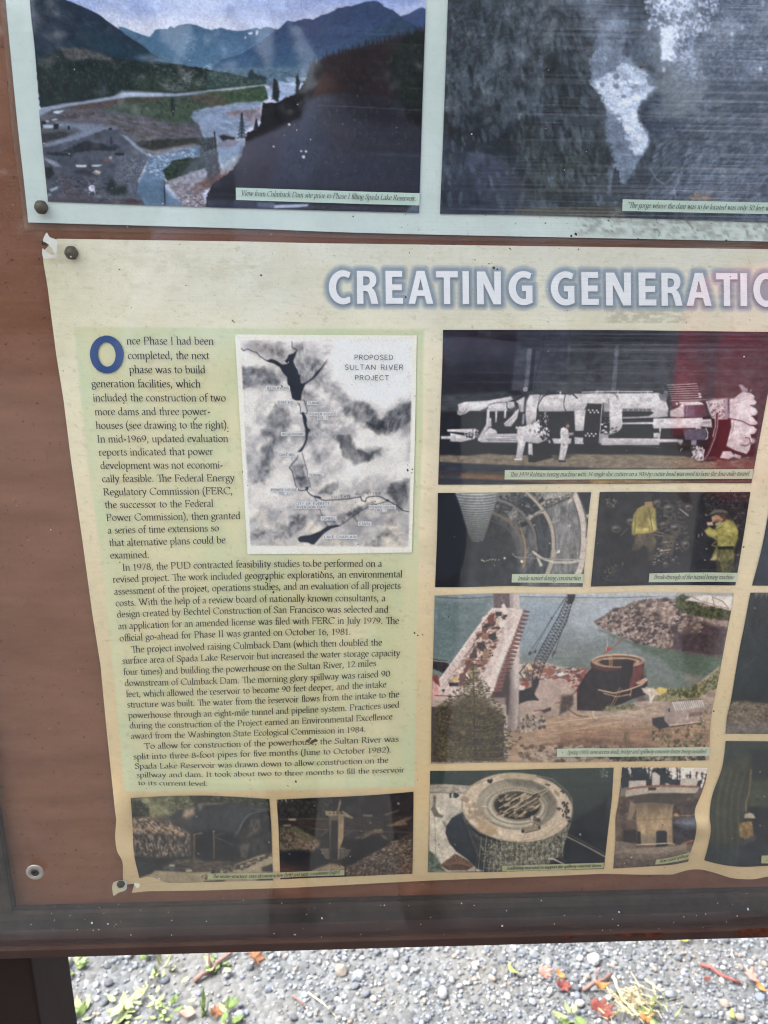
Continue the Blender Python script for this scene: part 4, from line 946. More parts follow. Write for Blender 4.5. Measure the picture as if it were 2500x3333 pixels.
    for x in (690, 730): A.line([(x, 1400), (x - 4, 1440)], 6, (150, 130, 150)); A.line([(x, 1475), (x + (6 if x > 700 else -2), 1508)], 5, (200, 204, 214))
    A.line([(695, 1395), (728, 1395)], 5, (40, 36, 44))
    A.ell(534, 1187, 5, 5, (230, 230, 230)); A.ell(531, 985, 9, 16, (24, 28, 36)); A.ell(852, 993, 12, 8, (30, 32, 40))
    A.poly('440,1300 560,1400 640,1500 700,1560 450,1560 380,1540 500,1480 470,1380', (84, 76, 82), a=.8, soft=30, tex=.25, ts=20, tsy=30)
    A.poly('820,1420 870,1380 900,1440 980,1440 970,1500 880,1510 830,1480', (32, 40, 40), a=.9, soft=14, jit=3, js=8)
    A.poly('560,1330 640,1300 780,1345 700,1360 620,1345', (40, 40, 48), a=.7, soft=12)
    A.poly('370,1530 1000,1530 1150,1560 1150,1600 370,1560', (70, 68, 76), a=.9, soft=8, tex=.3, ts=12, tsy=4)
    A.blots('380,1380 800,1380 850,1560 390,1540', 260, [(52, 50, 58), (100, 96, 104), (38, 40, 46), (120, 118, 124)], (2, 7), 2, (-.3, .5), .45)
    A.poly('960,1545 1040,1535 1100,1570 960,1570', (66, 48, 46), a=.8, soft=6)
    A.poly('560,1190 1080,1210 860,1230 560,1220', (84, 88, 100), a=.5, soft=12)
    # roads and dust
    A.poly('300,850 330,832 480,800 640,782 760,760 880,742 960,715 1060,712 1200,716 1350,722 1560,702 1700,694 1700,706 1560,716 1360,738 1180,745 1040,742 900,760 760,785 560,812 400,845 340,880 300,905', (140, 150, 168), soft=7)
    A.poly('880,745 940,700 1040,705 1250,720 1250,742 1000,742', (196, 204, 220), a=.7, soft=12)
    A.poly('760,650 820,655 830,720 800,760 790,700', (70, 82, 96), a=.5, soft=16)
    A.at(*Z7); A.line([(-60, 700), (120, 685), (260, 668), (375, 655)], 9, (150, 156, 152)); A.line([(-60, 712), (120, 697), (380, 668)], 8, (84, 66, 56), .8)
    A.poly('-60,720 120,700 380,660 410,700 410,760 350,790 200,800 60,830 -40,830', (52, 74, 50), soft=5, jit=2, js=8, tex=.35, ts=9)
    A.blots('-40,730 380,680 400,760 200,800 -20,820', 200, [(38, 60, 38), (74, 92, 66), (60, 62, 48)], (3, 7), 1.5, (1, 2), .5)
    A.poly('-60,730 60,740 100,800 -60,850', (88, 64, 56), a=.6, soft=18, tex=.3, ts=8)
    # distant river reaches
    A.poly('390,690 440,670 460,625 530,630 620,660 690,700 700,720 540,750 520,790 480,795 420,745', (158, 172, 198), soft=5, tex=.15, ts=10, tsy=4)
    A.poly('400,650 470,620 480,680 440,690', (104, 96, 104), a=.8, soft=8); A.poly('560,640 640,620 640,655 560,660', (190, 204, 224), a=.8, soft=5)
    A.poly('455,600 480,620 500,700 490,790 460,770 450,680', (28, 36, 36), soft=5, jit=2, js=5); A.poly('625,590 640,570 655,640 650,720 620,720', (26, 34, 36), soft=5, jit=2, js=5)
    A.poly('260,560 290,535 310,570 400,600 395,620 250,610', (34, 52, 52), soft=6, jit=2, js=5)
    # river, main bend
    A.at(*Z7)
    A.poly('-75,830 60,815 200,790 360,785 355,830 350,900 310,960 260,990 220,1020 210,1180 100,1210 30,1200 -60,1160 -90,1080 -120,960 -190,905 -160,860', (134, 148, 170), soft=8, jit=3, js=14, tex=.2, ts=30, tsy=8)
    A.blots('-60,840 340,800 300,950 200,1000 200,1150 -40,1120', 260, [(160, 172, 190), (112, 126, 150), (146, 158, 178)], (3, 14), 3, (-.3, .2), .35)
    A.poly('80,870 180,850 355,832 350,900 330,940 240,930 200,900 100,900', (132, 120, 128), soft=10, tex=.2, ts=14)
    A.poly('230,930 330,920 310,960 290,980', (150, 142, 154), a=.8, soft=8)
    A.at(*Z6)
    A.poly('1510,900 1560,850 1700,828 1700,1120 1600,1010 1530,960', (132, 146, 170), soft=6, tex=.12, ts=22, tsy=8)
    A.poly('1150,1205 1300,1180 1530,1125 1560,1130 1560,1200 1400,1230 1300,1300 1260,1420 1280,1500 1400,1560 1420,1640 1130,1600 1060,1480 1070,1400 1120,1320', (98, 120, 146), soft=6, jit=2, js=9, tex=.15, ts=18, tsy=10)
    A.blots('1160,1215 1500,1150 1480,1210 1300,1280 1240,1380 1120,1330', 320, [(170, 182, 200), (130, 150, 176), (200, 206, 216), (84, 108, 136)], (2, 7), 2.2, (-.9, .5), .5)
    A.poly('1070,1420 1250,1420 1400,1560 1400,1600 1150,1590 1065,1480', (82, 106, 128), a=.8, soft=20)
    A.at(*Z7)
    A.poly('-120,1180 60,1110 200,1080 230,1160 150,1200 80,1260 -60,1200', (126, 142, 168), a=.8, soft=10)
    A.poly('20,1110 120,1080 190,1090 150,1130 30,1135', (132, 128, 140), soft=6)
    A.poly('30,1050 60,1040 160,1060 150,1080 100,1075 60,1090', (44, 38, 40), soft=6)
    # island, bank, pole
    A.at(*Z6)
    A.poly('1255,1320 1330,1240 1420,1215 1540,1210 1680,1190 1680,1290 1500,1330 1360,1390 1290,1400', (36, 50, 42), soft=5, jit=3, js=10, tex=.5, ts=9)
    A.blots('1270,1320 1340,1245 1650,1210 1650,1280 1300,1390', 180, [(24, 36, 28), (58, 74, 54), (44, 60, 44)], (3, 7), 1.5, (0, 3), .55)
    A.poly('1285,1400 1500,1320 1700,1270 1700,1380 1560,1480 1420,1540 1360,1510', (142, 138, 146), soft=6, jit=2, js=8, tex=.25, ts=10)
    A.poly('1310,1440 1420,1400 1540,1440 1600,1620 1420,1620 1380,1540', (118, 108, 112), a=.9, soft=8, jit=3, js=8, tex=.4, ts=7)
    A.blots('1400,1500 1580,1470 1600,1610 1420,1610', 140, [(206, 200, 206), (90, 80, 84), (160, 152, 158), (60, 54, 56)], (2, 6), 1.4, (0, 3), .7)
    A.poly('1500,1420 1760,1330 1760,1400 1600,1450', (92, 62, 50), a=.8, soft=10, jit=2, js=8, tex=.4, ts=8)
    A.line([(1268, 1398), (1272, 1588)], 9, (24, 30, 44)); A.ell(1280, 1412, 24, 12, (60, 58, 66), .6)
    # tree in front of the water
    A.at(*Z7)
    A.poly('-100,1080 -60,1050 0,1060 20,1200 40,1340 -20,1400 -60,1400 -70,1250 -130,1200', (46, 50, 52), a=.85, soft=8, jit=4, js=8, tex=.4, ts=7)
    A.blots('-120,1080 0,1050 30,1250 -20,1330 -90,1240', 160, [(30, 38, 36), (64, 74, 70), (100, 112, 130)], (2, 6), 1.5, (0, 3), .5)
    A.line([(-5, 1020), (10, 1180), (25, 1330)], 14, (58, 50, 46)); A.line([(-60, 1180), (-30, 1290), (-28, 1350)], 6, (50, 44, 42))
    A.poly('0,1340 200,1220 230,1300 60,1380 -100,1480 -180,1520 -150,1440', (100, 66, 52), a=.5, soft=18, tex=.4, ts=8)
    A.poly('30,1220 200,1160 230,1260 60,1330', (110, 128, 136), a=.5, soft=20, tex=.3, ts=10)
    # conifers by the water
    for cx, y0, y1, w in ((207, 872, 1060, 34), (318, 925, 1000, 22), (457, 610, 760, 20)):
        for k in range(14):
            t = k / 13.; y = y0 + (y1 - y0) * t; ww = w * (.15 + .85 * t) * (1 if k % 2 else .7); A.line([(cx - ww, y + 6), (cx, y - 4), (cx + ww, y + 6)], 7, (24, 32, 36))
        A.line([(cx, y0), (cx, y1 + 10)], 5, (22, 26, 30))
    # dark wooded hillside filling the right, the mirrored figure painted over it
    m = A.poly('1700,215 1615,235 1570,262 1500,270 1440,288 1400,300 1340,322 1260,342 1180,352 1090,375 1040,392 960,420 880,438 840,462 790,488 735,510 720,560 700,610 640,720 560,745 500,785 440,795 365,790 348,960 330,1000 250,1020 215,1180 180,1260 100,1340 -20,1420 -60,1500 -80,1640 1700,1700', (20, 17, 21), jit=2.5, js=7, tex=.35, ts=14)
    r = random.Random(5)
    prof = [(735, 520), (790, 492), (880, 440), (960, 425), (1050, 392), (1180, 356), (1300, 338), (1400, 302), (1500, 272), (1620, 236)]
    for k in range(64):
        x = 735 + (1625 - 735) * k / 63 + r.uniform(-6, 6); y = np.interp(x, [a for a, b in prof], [b for a, b in prof]); h = r.uniform(16, 66)
        A.poly([(x - 10, y + 20), (x, y - h), (x + 10, y + 20)], (26, 22, 28), soft=3)
    A.poly('1350,320 1620,250 1620,800 1380,820', (20, 34, 28), a=.75, soft=50, tex=.4, ts=12)
    A.poly('740,540 1000,430 1340,350 1390,800 780,800', (26, 19, 21), a=.6, soft=50, tex=.35, ts=10, tsy=20)
    A.poly('900,430 1020,410 1030,480 920,520', (40, 28, 30), a=.4, soft=30)
    A.poly('780,840 880,880 980,960 1060,1080 980,1130 860,1060 780,960', (34, 24, 25), a=.6, soft=40, tex=.3, ts=10)  # red brown of the mirrored neck, kept in the print colour
    A.poly('1380,840 1460,860 1510,930 1440,1010 1390,960', (34, 24, 25), a=.5, soft=34)
    A.poly('240,1040 600,960 640,1020 560,1100 500,1280 430,1430 200,1440 180,1250', (38, 26, 32), a=.7, soft=20, tex=.35, ts=10)
    A.poly('600,950 780,850 820,1000 1000,1200 1600,1150 1600,1480 450,1440 520,1200', (26, 30, 44), a=.8, soft=40, tex=.2, ts=24)
    A.poly('500,1060 700,960 860,1200 700,1440 430,1430', (44, 50, 68), a=.6, soft=50)  # mirrored grey blue shirt, painted in
    A.blots('750,520 1580,300 1580,1440 500,1440 600,900', 1300, [(12, 11, 14), (40, 36, 38), (28, 32, 34), (54, 46, 46)], (3, 9), 2, (1.1, 2), .4)
    A.line([(790, 812), (1000, 820), (1300, 836), (1600, 850)], 4, (86, 88, 92), .7)
    A.line([(1480, 680), (1600, 684)], 4, (60, 84, 66), .6)
    r = random.Random(8)
    for k in range(110):
        x = r.uniform(560, 1560); y = r.uniform(880, 1380); A.ell(x, y, r.uniform(2, 6), r.uniform(2, 4), r.choice([(110, 60, 44), (96, 92, 90), (150, 140, 132), (84, 44, 36)]), r.uniform(.3, .9), 2)
    for x, y, s in ((683, 1210, 13), (702, 1168, 9), (665, 1166, 8), (572, 960, 10), (452, 1130, 7)): A.ell(x, y, s, s * .9, (208, 200, 196), .95)
    # bottom strip below the caption
    A.poly('-60,1545 160,1545 350,1555 740,1570 740,1625 -60,1600', (44, 48, 62), a=.9, soft=8, tex=.3, ts=10)
    A.poly('330,1560 460,1560 460,1608 330,1600', (92, 100, 122), a=.8, soft=10); A.poly('455,1582 720,1574 720,1590 640,1600 455,1606', (170, 178, 196), soft=4)
    A.poly('720,1580 1500,1600 1500,1640 720,1615', (50, 50, 58), a=.8, soft=6, tex=.4, ts=8); A.poly('1470,1640 1545,1540 1580,1545 1576,1645', (90, 102, 116), a=.9, soft=8)
    A.at(*Z6)
    for k in range(26):
        a = r.uniform(1400, 1520); b = r.uniform(250, 420); A.ell(a, b, r.uniform(2, 12), r.uniform(1, 3), (150, 172, 196), .5, 3, r.uniform(0, 3))
    A.ell(1472, 385, 20, 22, (140, 162, 184), .45, 4, ring=6); A.ell(1428, 445, 18, 16, (140, 160, 180), .35, 4)
    for k in range(14): A.ell(1610 + r.uniform(-45, 45), 515 + r.uniform(-25, 25), r.uniform(4, 18), 3, (196, 206, 216), .7, 2, r.uniform(-1, 1))
    ph = A.build('photograph', up_root, .0008, flatsurf, gain=.86)
    ph['label'] = 'colour print of a river valley below blue mountains'
    quad_caption(ph, tr('160,1447 700,1464 1200,1480 1580,1490', Z7), tr('162,1542 700,1560 1200,1575 1577,1585', Z7),
                 'View from Culmback Dam site prior to Phase I filling Spada Lake Reservoir.', q(Z7, 197, 1508), q(Z7, 1549, 1549), 11.2, 'cappale', surf=flatsurf)
valley()

# ---- gorge (upper poster, right), black and white
def gorge():
    A = Art([(1465, -260), (2640, -260)], [(1432, 696), (1800, 702), (2640, 728)], [(1465, -260), (1458, 0), (1446, 350), (1432, 696)], [(2640, -260), (2640, 728)])
    full = np.ones(A.X.shape); A.fill((62, 72, 82))
    G = (1300, 0, .7233); A.at(*G)
    A.tex(full, .5, 26, 30); A.tex(full, .35, 8, 12, rot=-.5)
    A.mix(full, (104, 116, 130), .5, 34, 26, thr=.54, sharp=5); A.mix(full, (30, 36, 40), .6, 22, 40, thr=.56, sharp=5, seed=3)
    # left wall
    A.poly('180,-300 700,-300 760,20 870,200 860,360 900,540 960,660 950,820 860,880 520,930 180,960', (48, 58, 66), a=.55, soft=30)
    A.blots('200,0 640,0 680,240 640,480 210,500', 1500, [(88, 98, 108), (40, 48, 54), (70, 80, 90), (112, 122, 132)], (3, 8), 1.8, (-.9, -.1), .2)
    A.blots('700,0 860,180 850,340 920,540 750,500 680,200', 500, [(70, 80, 88), (36, 44, 48), (92, 104, 114)], (3, 9), 3, (.8, 1.3), .4)
    A.poly('690,120 710,150 715,230 750,330 765,520 650,520 655,330 655,250 690,230', (26, 32, 34), a=.85, soft=12, jit=3, js=12, tex=.5, ts=6, tsy=24)
    A.poly('260,430 400,400 480,460 470,510 330,520 250,500', (84, 92, 98), a=.5, soft=26, tex=.3, ts=9)
    A.poly('250,520 420,520 560,600 620,700 560,900 200,940 190,640', (24, 30, 36), a=.7, soft=40, tex=.4, ts=14)
    A.poly('520,540 880,540 960,660 950,830 870,890 540,900 560,700', (38, 46, 46), a=.7, soft=30, tex=.4, ts=14, tsy=20)
    A.poly('570,700 860,680 880,800 700,870 560,880', (44, 56, 40), a=.55, soft=40)  # green of mirrored bushes put into the wall colour
    A.poly('320,665 400,690 480,770 520,880 520,960 190,960 200,760', (44, 54, 78), a=.55, soft=40)  # mirrored shoulder in shirt blue, painted over the wall
    for p_ in ('525,470 545,480 558,530 535,540', '640,560 655,600 645,640 632,600', '545,540 560,580 560,620'): A.poly(p_, (120, 130, 136), a=.7, soft=8)
    A.blots('520,560 900,560 960,700 940,860 560,900', 500, [(64, 74, 74), (28, 34, 34), (86, 96, 98)], (3, 8), 2.6, (1, 1.9), .25)
    # pale upper middle of the gorge
    A.poly('760,-300 1160,-300 1160,20 1050,60 930,80 880,130 870,200 840,160 720,20', (100, 114, 134), a=.8, soft=20, tex=.3, ts=20)
    A.poly('820,20 930,-10 1000,0 1010,40 900,70', (64, 76, 92), a=.8, soft=18)
    A.poly('1040,0 1100,-20 1150,40 1160,180 1120,220 1100,290 1050,280 1015,200', (54, 66, 80), soft=10, jit=3, js=12, tex=.5, ts=10, tsy=20)
    A.mix(full, (104, 116, 132), .25, 90, 60, thr=.55, sharp=4, seed=7); A.mix(full, (26, 31, 36), .5, 70, 90, thr=.52, sharp=4, seed=9)
    A.blots('180,0 800,0 830,380 900,680 900,900 190,950', 500, [(20, 25, 29), (84, 94, 102), (30, 36, 40)], (4, 13), 3.2, (1.1, 1.7), .35)
    # water channel
    m = A.poly('880,100 930,82 1030,82 1020,180 1010,240 1060,280 1120,320 1150,380 1155,405 1110,440 1080,480 1070,520 1100,570 1130,600 1115,660 1085,720 1040,800 990,870 940,880 945,810 965,720 955,650 920,590 930,500 915,430 860,370 860,280 885,200', (100, 112, 130), soft=14, jit=6, js=12, tex=.2, ts=24)
    A.poly('890,110 960,90 1025,100 1000,140 930,150', (146, 158, 180), a=.6, soft=26)
    A.poly('865,365 920,350 960,330 1000,280 1050,300 1110,330 1120,380 1155,390 1110,440 1080,470 1070,520 1100,570 1130,600 1110,660 1090,700 1050,690 1020,600 980,520 930,490 915,430', (186, 196, 214), soft=14, jit=8, js=11, tex=.12, ts=14)
    A.poly('1000,330 1060,360 1090,400 1070,430 1010,400', (128, 140, 164), a=.8, soft=18)
    A.poly('950,510 1000,520 1010,570 1000,640 960,620 935,560', (112, 124, 146), a=.9, soft=14)
    A.blots('880,370 1100,360 1060,480 1090,580 1100,650 1020,580 930,470', 300, [(228, 234, 244), (170, 182, 206), (206, 214, 230)], (3, 9), 1.8, (-.8, .5), .45)
    for x, y, s in ((913, 381, 12), (977, 388, 14), (1009, 434, 10), (977, 345, 15), (968, 297, 10)): A.ell(x, y, s, s * .9, (104, 116, 140), .85, 5)
    A.ell(1086, 302, 7, 6, (58, 30, 28), .9)
    # dark boulder and lower right wall
    A.poly('1072,510 1100,455 1160,435 1250,440 1300,520 1280,600 1180,640 1130,610 1090,560', (46, 56, 72), soft=16, tex=.3, ts=16, tsy=6)
    A.poly('1150,380 1300,360 1700,400 1700,640 1300,620 1250,460', (66, 76, 88), a=.6, soft=40, tex=.4, ts=20, tsy=10, rot=-.5)
    A.poly('1130,620 1200,640 1240,760 1180,880 1000,900 1040,820 1090,730', (52, 60, 68), a=.7, soft=16, tex=.4, ts=10, tsy=20)
    A.blots('1160,640 1659,640 1659,960 1100,900', 700, [(106, 116, 134), (64, 72, 86), (140, 150, 170), (84, 94, 110)], (3, 8), 3, (-1, -.5), .22)
    A.blots('1180,380 1659,360 1659,660 1280,640', 900, [(84, 94, 106), (48, 56, 62), (104, 114, 130), (36, 44, 48)], (3, 8), 3, (-.8, -.3), .22)
    A.line(tr('1130,760 1160,810 1195,830', (0, 0, 1)), 4, (130, 142, 160), .7); A.line([(1245, 890), (1235, 850), (1260, 810)], 5, (150, 160, 176), .7)
    A.poly('965,760 985,770 990,820 1040,840 1030,870 960,880 950,860', (40, 48, 54), a=.9, soft=6); A.line([(985, 770), (990, 840)], 7, (40, 48, 54)); A.line([(972, 755), (970, 850)], 8, (44, 52, 58))
    # trees on the far bank, with the pane's mirrored sky gap painted in
    A.poly('1160,-300 1700,-300 1700,380 1300,370 1180,280 1150,100', (82, 94, 112), a=.75, soft=30, tex=.4, ts=18)
    A.blots('1160,0 1659,0 1659,360 1280,360 1170,250', 2400, [(120, 132, 152), (60, 70, 86), (96, 108, 128), (150, 162, 184), (46, 54, 66)], (3, 7), 1.6, (-1.2, .2), .24)
    A.poly('1140,-300 1330,-300 1310,30 1270,60 1220,60 1160,40', (214, 222, 238), soft=24, jit=8, js=16)
    A.poly('1180,120 1220,110 1290,125 1260,170 1240,200 1245,255 1235,280 1180,270 1175,200', (222, 226, 240), soft=10, jit=4, js=10)
    A.blots('1100,0 1440,0 1420,110 1300,200 1240,120 1130,120', 500, [(214, 222, 240), (70, 82, 100), (186, 196, 218), (110, 124, 146)], (3, 8), 1.4, (0, 3), .5)
    A.blots('1240,130 1330,120 1320,260 1240,280', 150, [(190, 200, 222), (90, 100, 120)], (3, 7), 1.4, (0, 3), .5)
    A.at(*Z8)
    for x, y in ((1600, 530), (855, 538), (740, 215), (1380, 265), (1460, 210), (1620, 25), (1230, 80)): A.ell(x, y, 14, 20, (206, 214, 232), .7, 6)
    A.line([(1430, 660), (1470, 590), (1520, 500), (1525, 400)], 7, (126, 136, 158), .55)
    # pane haze at the right and a mirrored ochre strip, painted into the print
    k = np.clip((A.X - 1900) / 500, 0, 1); A.put(k * .22, (120, 134, 164))
    A.blots('880,370 1100,330 1090,640 1020,560 930,480', 70, [(110, 124, 152), (150, 164, 190)], (4, 12), 2, (-.8, .5), .35)
    A.at(*G); A.poly('520,935 1010,925 1010,975 520,975', (92, 84, 62), a=.55, soft=8, tex=.3, ts=20, tsy=6)
    A.poly('1290,900 1330,870 1400,880 1420,905', (150, 120, 96), a=.7, soft=14, tex=.4, ts=8)
    ph = A.build('photograph', up_root, .0008, flatsurf, gain=.95, tx=.14, sat=.8)
    ph['label'] = 'black and white print of white water in a rocky gorge'
    quad_caption(ph, tr('538,1537 1100,1550 1680,1563 1980,1570', Z8), tr('534,1627 1100,1640 1680,1652 1980,1659', Z8),
                 '"The gorge where the dam was to be located was only 50 feet wide and', q(Z8, 568, 1600), q(Z8, 1790, 1627), 11.2, 'cappale', surf=flatsurf)
gorge()

# ---- drawn map
def river_map():
    K = (740, 1060, .39783)
    A = Art(tr('62,72 800,76 1550,80', K), tr('165,1870 900,1866 1510,1855', K), tr('62,72 110,900 165,1870', K), tr('1550,80 1535,900 1510,1855', K))
    A.at(*K); A.fill((214, 210, 204)); full = np.ones(A.X.shape)
    A.vgrad([(70, (216, 214, 212)), (1200, (210, 206, 200)), (1870, (206, 196, 176))])
    pic = A.mask('108,120 800,110 1512,110 1500,900 1485,1812 190,1800 150,1000', 6)
    A.mix(pic, (150, 151, 156), .8, 60, 44, thr=.50, sharp=3.2); A.mix(pic, (120, 122, 128), .6, 34, 60, rot=.7, thr=.58, sharp=4, seed=6)
    A.poly('720,110 1512,110 1505,600 1400,620 1290,730 1180,650 1010,590 930,470 850,440 820,330', (220, 219, 218), a=.92, soft=34, jit=3); A.poly('1000,930 1500,900 1490,1240 1000,1280 760,1240 900,1180', (216, 214, 210), a=.7, soft=44)
    A.poly('108,180 300,260 420,330 110,325', (218, 216, 212), a=.8, soft=24); A.poly('130,520 290,560 220,760 160,1000 130,900', (214, 212, 208), a=.7, soft=30); A.poly('380,1120 520,1180 560,1330 360,1420 160,1500 170,1320 330,1290', (214, 210, 204), a=.75, soft=34)
    def cloud(s, c, a=.9, soft=40, ts=20, tsy=None, rot=0): A.poly(s, tuple(q * .84 for q in c), a=a * .9, soft=soft * .7, jit=5, js=20, tex=.62, ts=ts * .7, tsy=(tsy or ts) * .7, rot=rot)
    cloud('110,330 250,340 370,360 420,470 360,500 250,480 120,540', (96, 100, 110), .9, 20, 24)
    cloud('230,160 320,160 430,155 480,280 470,300 330,220 260,190', (126, 128, 134), .8, 30, 16, 30)
    cloud('560,160 620,150 640,260 740,280 790,300 760,400 680,460 600,470 590,400 550,300', (122, 124, 130), .85, 30, 12, 30)
    cloud('800,180 850,180 850,230 800,230', (160, 160, 164), .7)
    cloud('700,440 790,350 850,470 900,470 960,600 940,640 860,600 780,540', (132, 134, 140), .8, 34, 18)
    cloud('860,480 900,470 960,560 1020,640 1000,700 940,680', (110, 112, 120), .85, 24, 14)
    cloud('960,650 1030,620 1140,640 1190,690 1260,760 1310,740 1380,670 1440,640 1505,630 1505,770 1380,860 1290,890 1180,850 1080,800 1000,740 940,700', (92, 96, 104), .92, 20, 12, 30, .3)
    cloud('1130,800 1290,770 1300,880 1200,860', (48, 52, 60), .8, 20)
    cloud('880,900 960,890 1010,920 1060,1000 1140,1040 1240,1020 1180,1070 1130,1110 1040,1130 960,1080 920,1000', (64, 68, 76), .95, 16, 12, 26)
    cloud('820,870 880,870 900,920 840,910', (130, 132, 138), .7); cloud('1140,1010 1200,1000 1250,1050 1180,1080', (56, 60, 68), .8); cloud('1260,1020 1310,1020 1300,1050', (120, 122, 128), .7)
    cloud('400,650 470,650 520,780 470,960 400,1000 360,1120 350,1230 270,1290 200,1300 240,1160 290,1100 300,1000 360,920 300,900 290,860 380,860 350,760', (94, 98, 106), .9, 28, 18, 40)
    cloud('240,690 300,560 340,540 280,620', (140, 142, 146), .6); cloud('140,800 170,850 175,960 150,1010', (110, 114, 120), .7); cloud('600,500 700,540 720,620 620,680 600,600', (126, 128, 134), .8, 30)
    cloud('660,800 740,760 780,840 760,900 740,960 660,960 660,880', (128, 130, 136), .7); cloud('740,740 900,740 960,800 900,860 780,860', (170, 170, 174), .6)
    cloud('540,1150 600,1120 630,1150 660,1300 600,1330 560,1260', (74, 78, 86), .92, 16, 14); cloud('720,1060 800,1080 750,1130', (130, 132, 138), .7)
    cloud('740,1360 800,1320 900,1270 900,1320 860,1370 780,1380', (84, 88, 96), .9, 16); cloud('680,1240 760,1240 740,1300 690,1300', (150, 150, 154), .6)
    cloud('1050,1380 1100,1350 1160,1360 1100,1400', (96, 100, 106), .8, 16); cloud('1280,1370 1340,1300 1400,1270 1490,1260 1485,1500 1420,1500 1350,1430', (88, 92, 100), .9, 20)
    cloud('200,1700 320,1660 500,1600 560,1540 640,1560 620,1680 500,1760 300,1740 200,1760', (128, 128, 132), .85, 30, 20); cloud('500,1590 540,1600 525,1730 505,1700', (60, 62, 70), .8, 12)
    cloud('740,1520 820,1560 960,1530 1090,1480 1200,1440 1150,1500 1020,1580 900,1640 820,1640 700,1620', (120, 120, 126), .85, 24, 14); cloud('950,1540 1040,1520 1100,1480 1090,1510 1000,1560', (70, 72, 80), .8, 12)
    cloud('1110,1812 1180,1720 1260,1670 1340,1690 1300,1740 1220,1812', (134, 132, 132), .8, 26); cloud('1320,1700 1380,1690 1420,1760 1360,1750', (130, 128, 128), .7); cloud('420,1500 520,1480 500,1530 420,1560', (160, 158, 158), .7)
    cloud('280,1480 330,1480 320,1520', (170, 168, 166), .6); cloud('1120,1560 1200,1550 1180,1600', (150, 148, 150), .6); cloud('1280,1540 1400,1560 1380,1620 1300,1600', (170, 160, 156), .6)
    A.mix(pic, (226, 224, 222), .35, 60, 46, thr=.56, sharp=5, seed=11)
    B = (30, 36, 48)
    A.poly('318,285 360,272 400,285 450,318 498,312 468,290 490,268 500,240 540,225 572,200 560,240 540,290 552,330 575,360 585,405 600,395 595,440 605,475 650,460 700,420 730,375 770,340 800,300 825,270 790,330 740,400 700,440 640,480 622,520 608,560 605,612 560,614 530,595 520,550 508,500 490,470 488,420 455,385 430,340 380,310 330,295', B, soft=2.5)
    A.poly('612,722 640,730 652,770 648,800 660,840 682,855 662,880 655,930 640,975 610,1030 572,1035 595,1010 620,980 640,930 642,880 636,840 622,790', B, soft=2.5)
    A.poly('575,1740 600,1722 680,1712 760,1680 820,1640 900,1628 925,1640 850,1660 790,1700 750,1745 710,1790 690,1790 660,1775 590,1770', B, soft=2.5)
    A.line('98,175 135,205 165,190 205,210 240,220 265,250 320,285', 6, B); A.line('530,130 532,180 548,188 570,200', 5, B)
    A.line('605,612 628,608 640,650 655,690 650,718 628,722', 4, B); A.line('585,640 598,670 600,720 615,725', 4, B); A.line('565,614 605,612', 7, (150, 150, 150)); A.line('575,636 595,640', 6, (90, 90, 96))
    A.poly('606,708 630,708 630,728 610,728', B)
    A.line('580,1060 570,1090 530,1130 508,1162 530,1190 545,1250 560,1310 590,1350 640,1345 652,1330', 6, B)
    A.line('612,1040 650,1180 680,1315', 3.4, B); A.line('650,1320 680,1318', 4, B); A.poly('640,1322 665,1318 660,1345 642,1345', B)
    A.line('650,1345 665,1370 690,1390 760,1405 770,1425 800,1430 900,1425 1000,1415 1060,1405 1090,1400 1100,1430 1130,1440 1138,1410 1160,1400 1240,1395 1270,1408 1310,1432 1350,1450 1390,1475 1440,1515 1490,1522', 7, B)
    A.poly('690,1392 740,1395 770,1405 760,1420 720,1405', B); A.poly('1300,1418 1325,1425 1318,1442 1298,1435', B)
    A.line('715,1405 735,1445', 3.4, B); A.line('752,1495 815,1640', 3.4, B); A.line('915,1638 1100,1510 1180,1470 1300,1440', 4, B); A.line('1032,1568 1070,1608', 3.4, B)
    A.ell(1217, 1465, 5, 5, B); A.ell(585, 1550, 6, 6, B)
    bd = A.mask('62,72 800,76 1550,80 1535,900 1510,1855 900,1866 165,1870 110,900', 1) - A.mask('108,118 800,108 1512,108 1502,900 1485,1812 190,1800 150,1000', 4)
    A.put(np.clip(bd, 0, 1), (220, 214, 202))
    mp = A.build('map_print', lo_root, .0008, gain=1.02, tx=.025)
    nl = [0]
    def lab(t, x0, x1, y, h, T=.9, bgp=True):
        if bgp: patch('map_label_strip', (tr([(x0 - 8, y - h - 8), (x1 + 8, y - h - 8)], K), tr([(x0 - 8, y + 7), (x1 + 8, y + 7)], K)), mp, M['mapwhite'], .0011 + .00004 * nl[0], wave, 60); nl[0] += 1
        text_line('map_lettering', t, q(K, x0, y), q(K, x1, y), h * K[2], mp, M['ink3'], None, SANS, track=1.4 if len(t) < 9 else 1.8, mono=T, off=.0019)
    lab('PROPOSED', 1040, 1356, 278, 38, 1.15, False); lab('SULTAN RIVER', 960, 1440, 360, 40, 1.15, False); lab('PROJECT', 1043, 1322, 445, 38, 1.15, False)
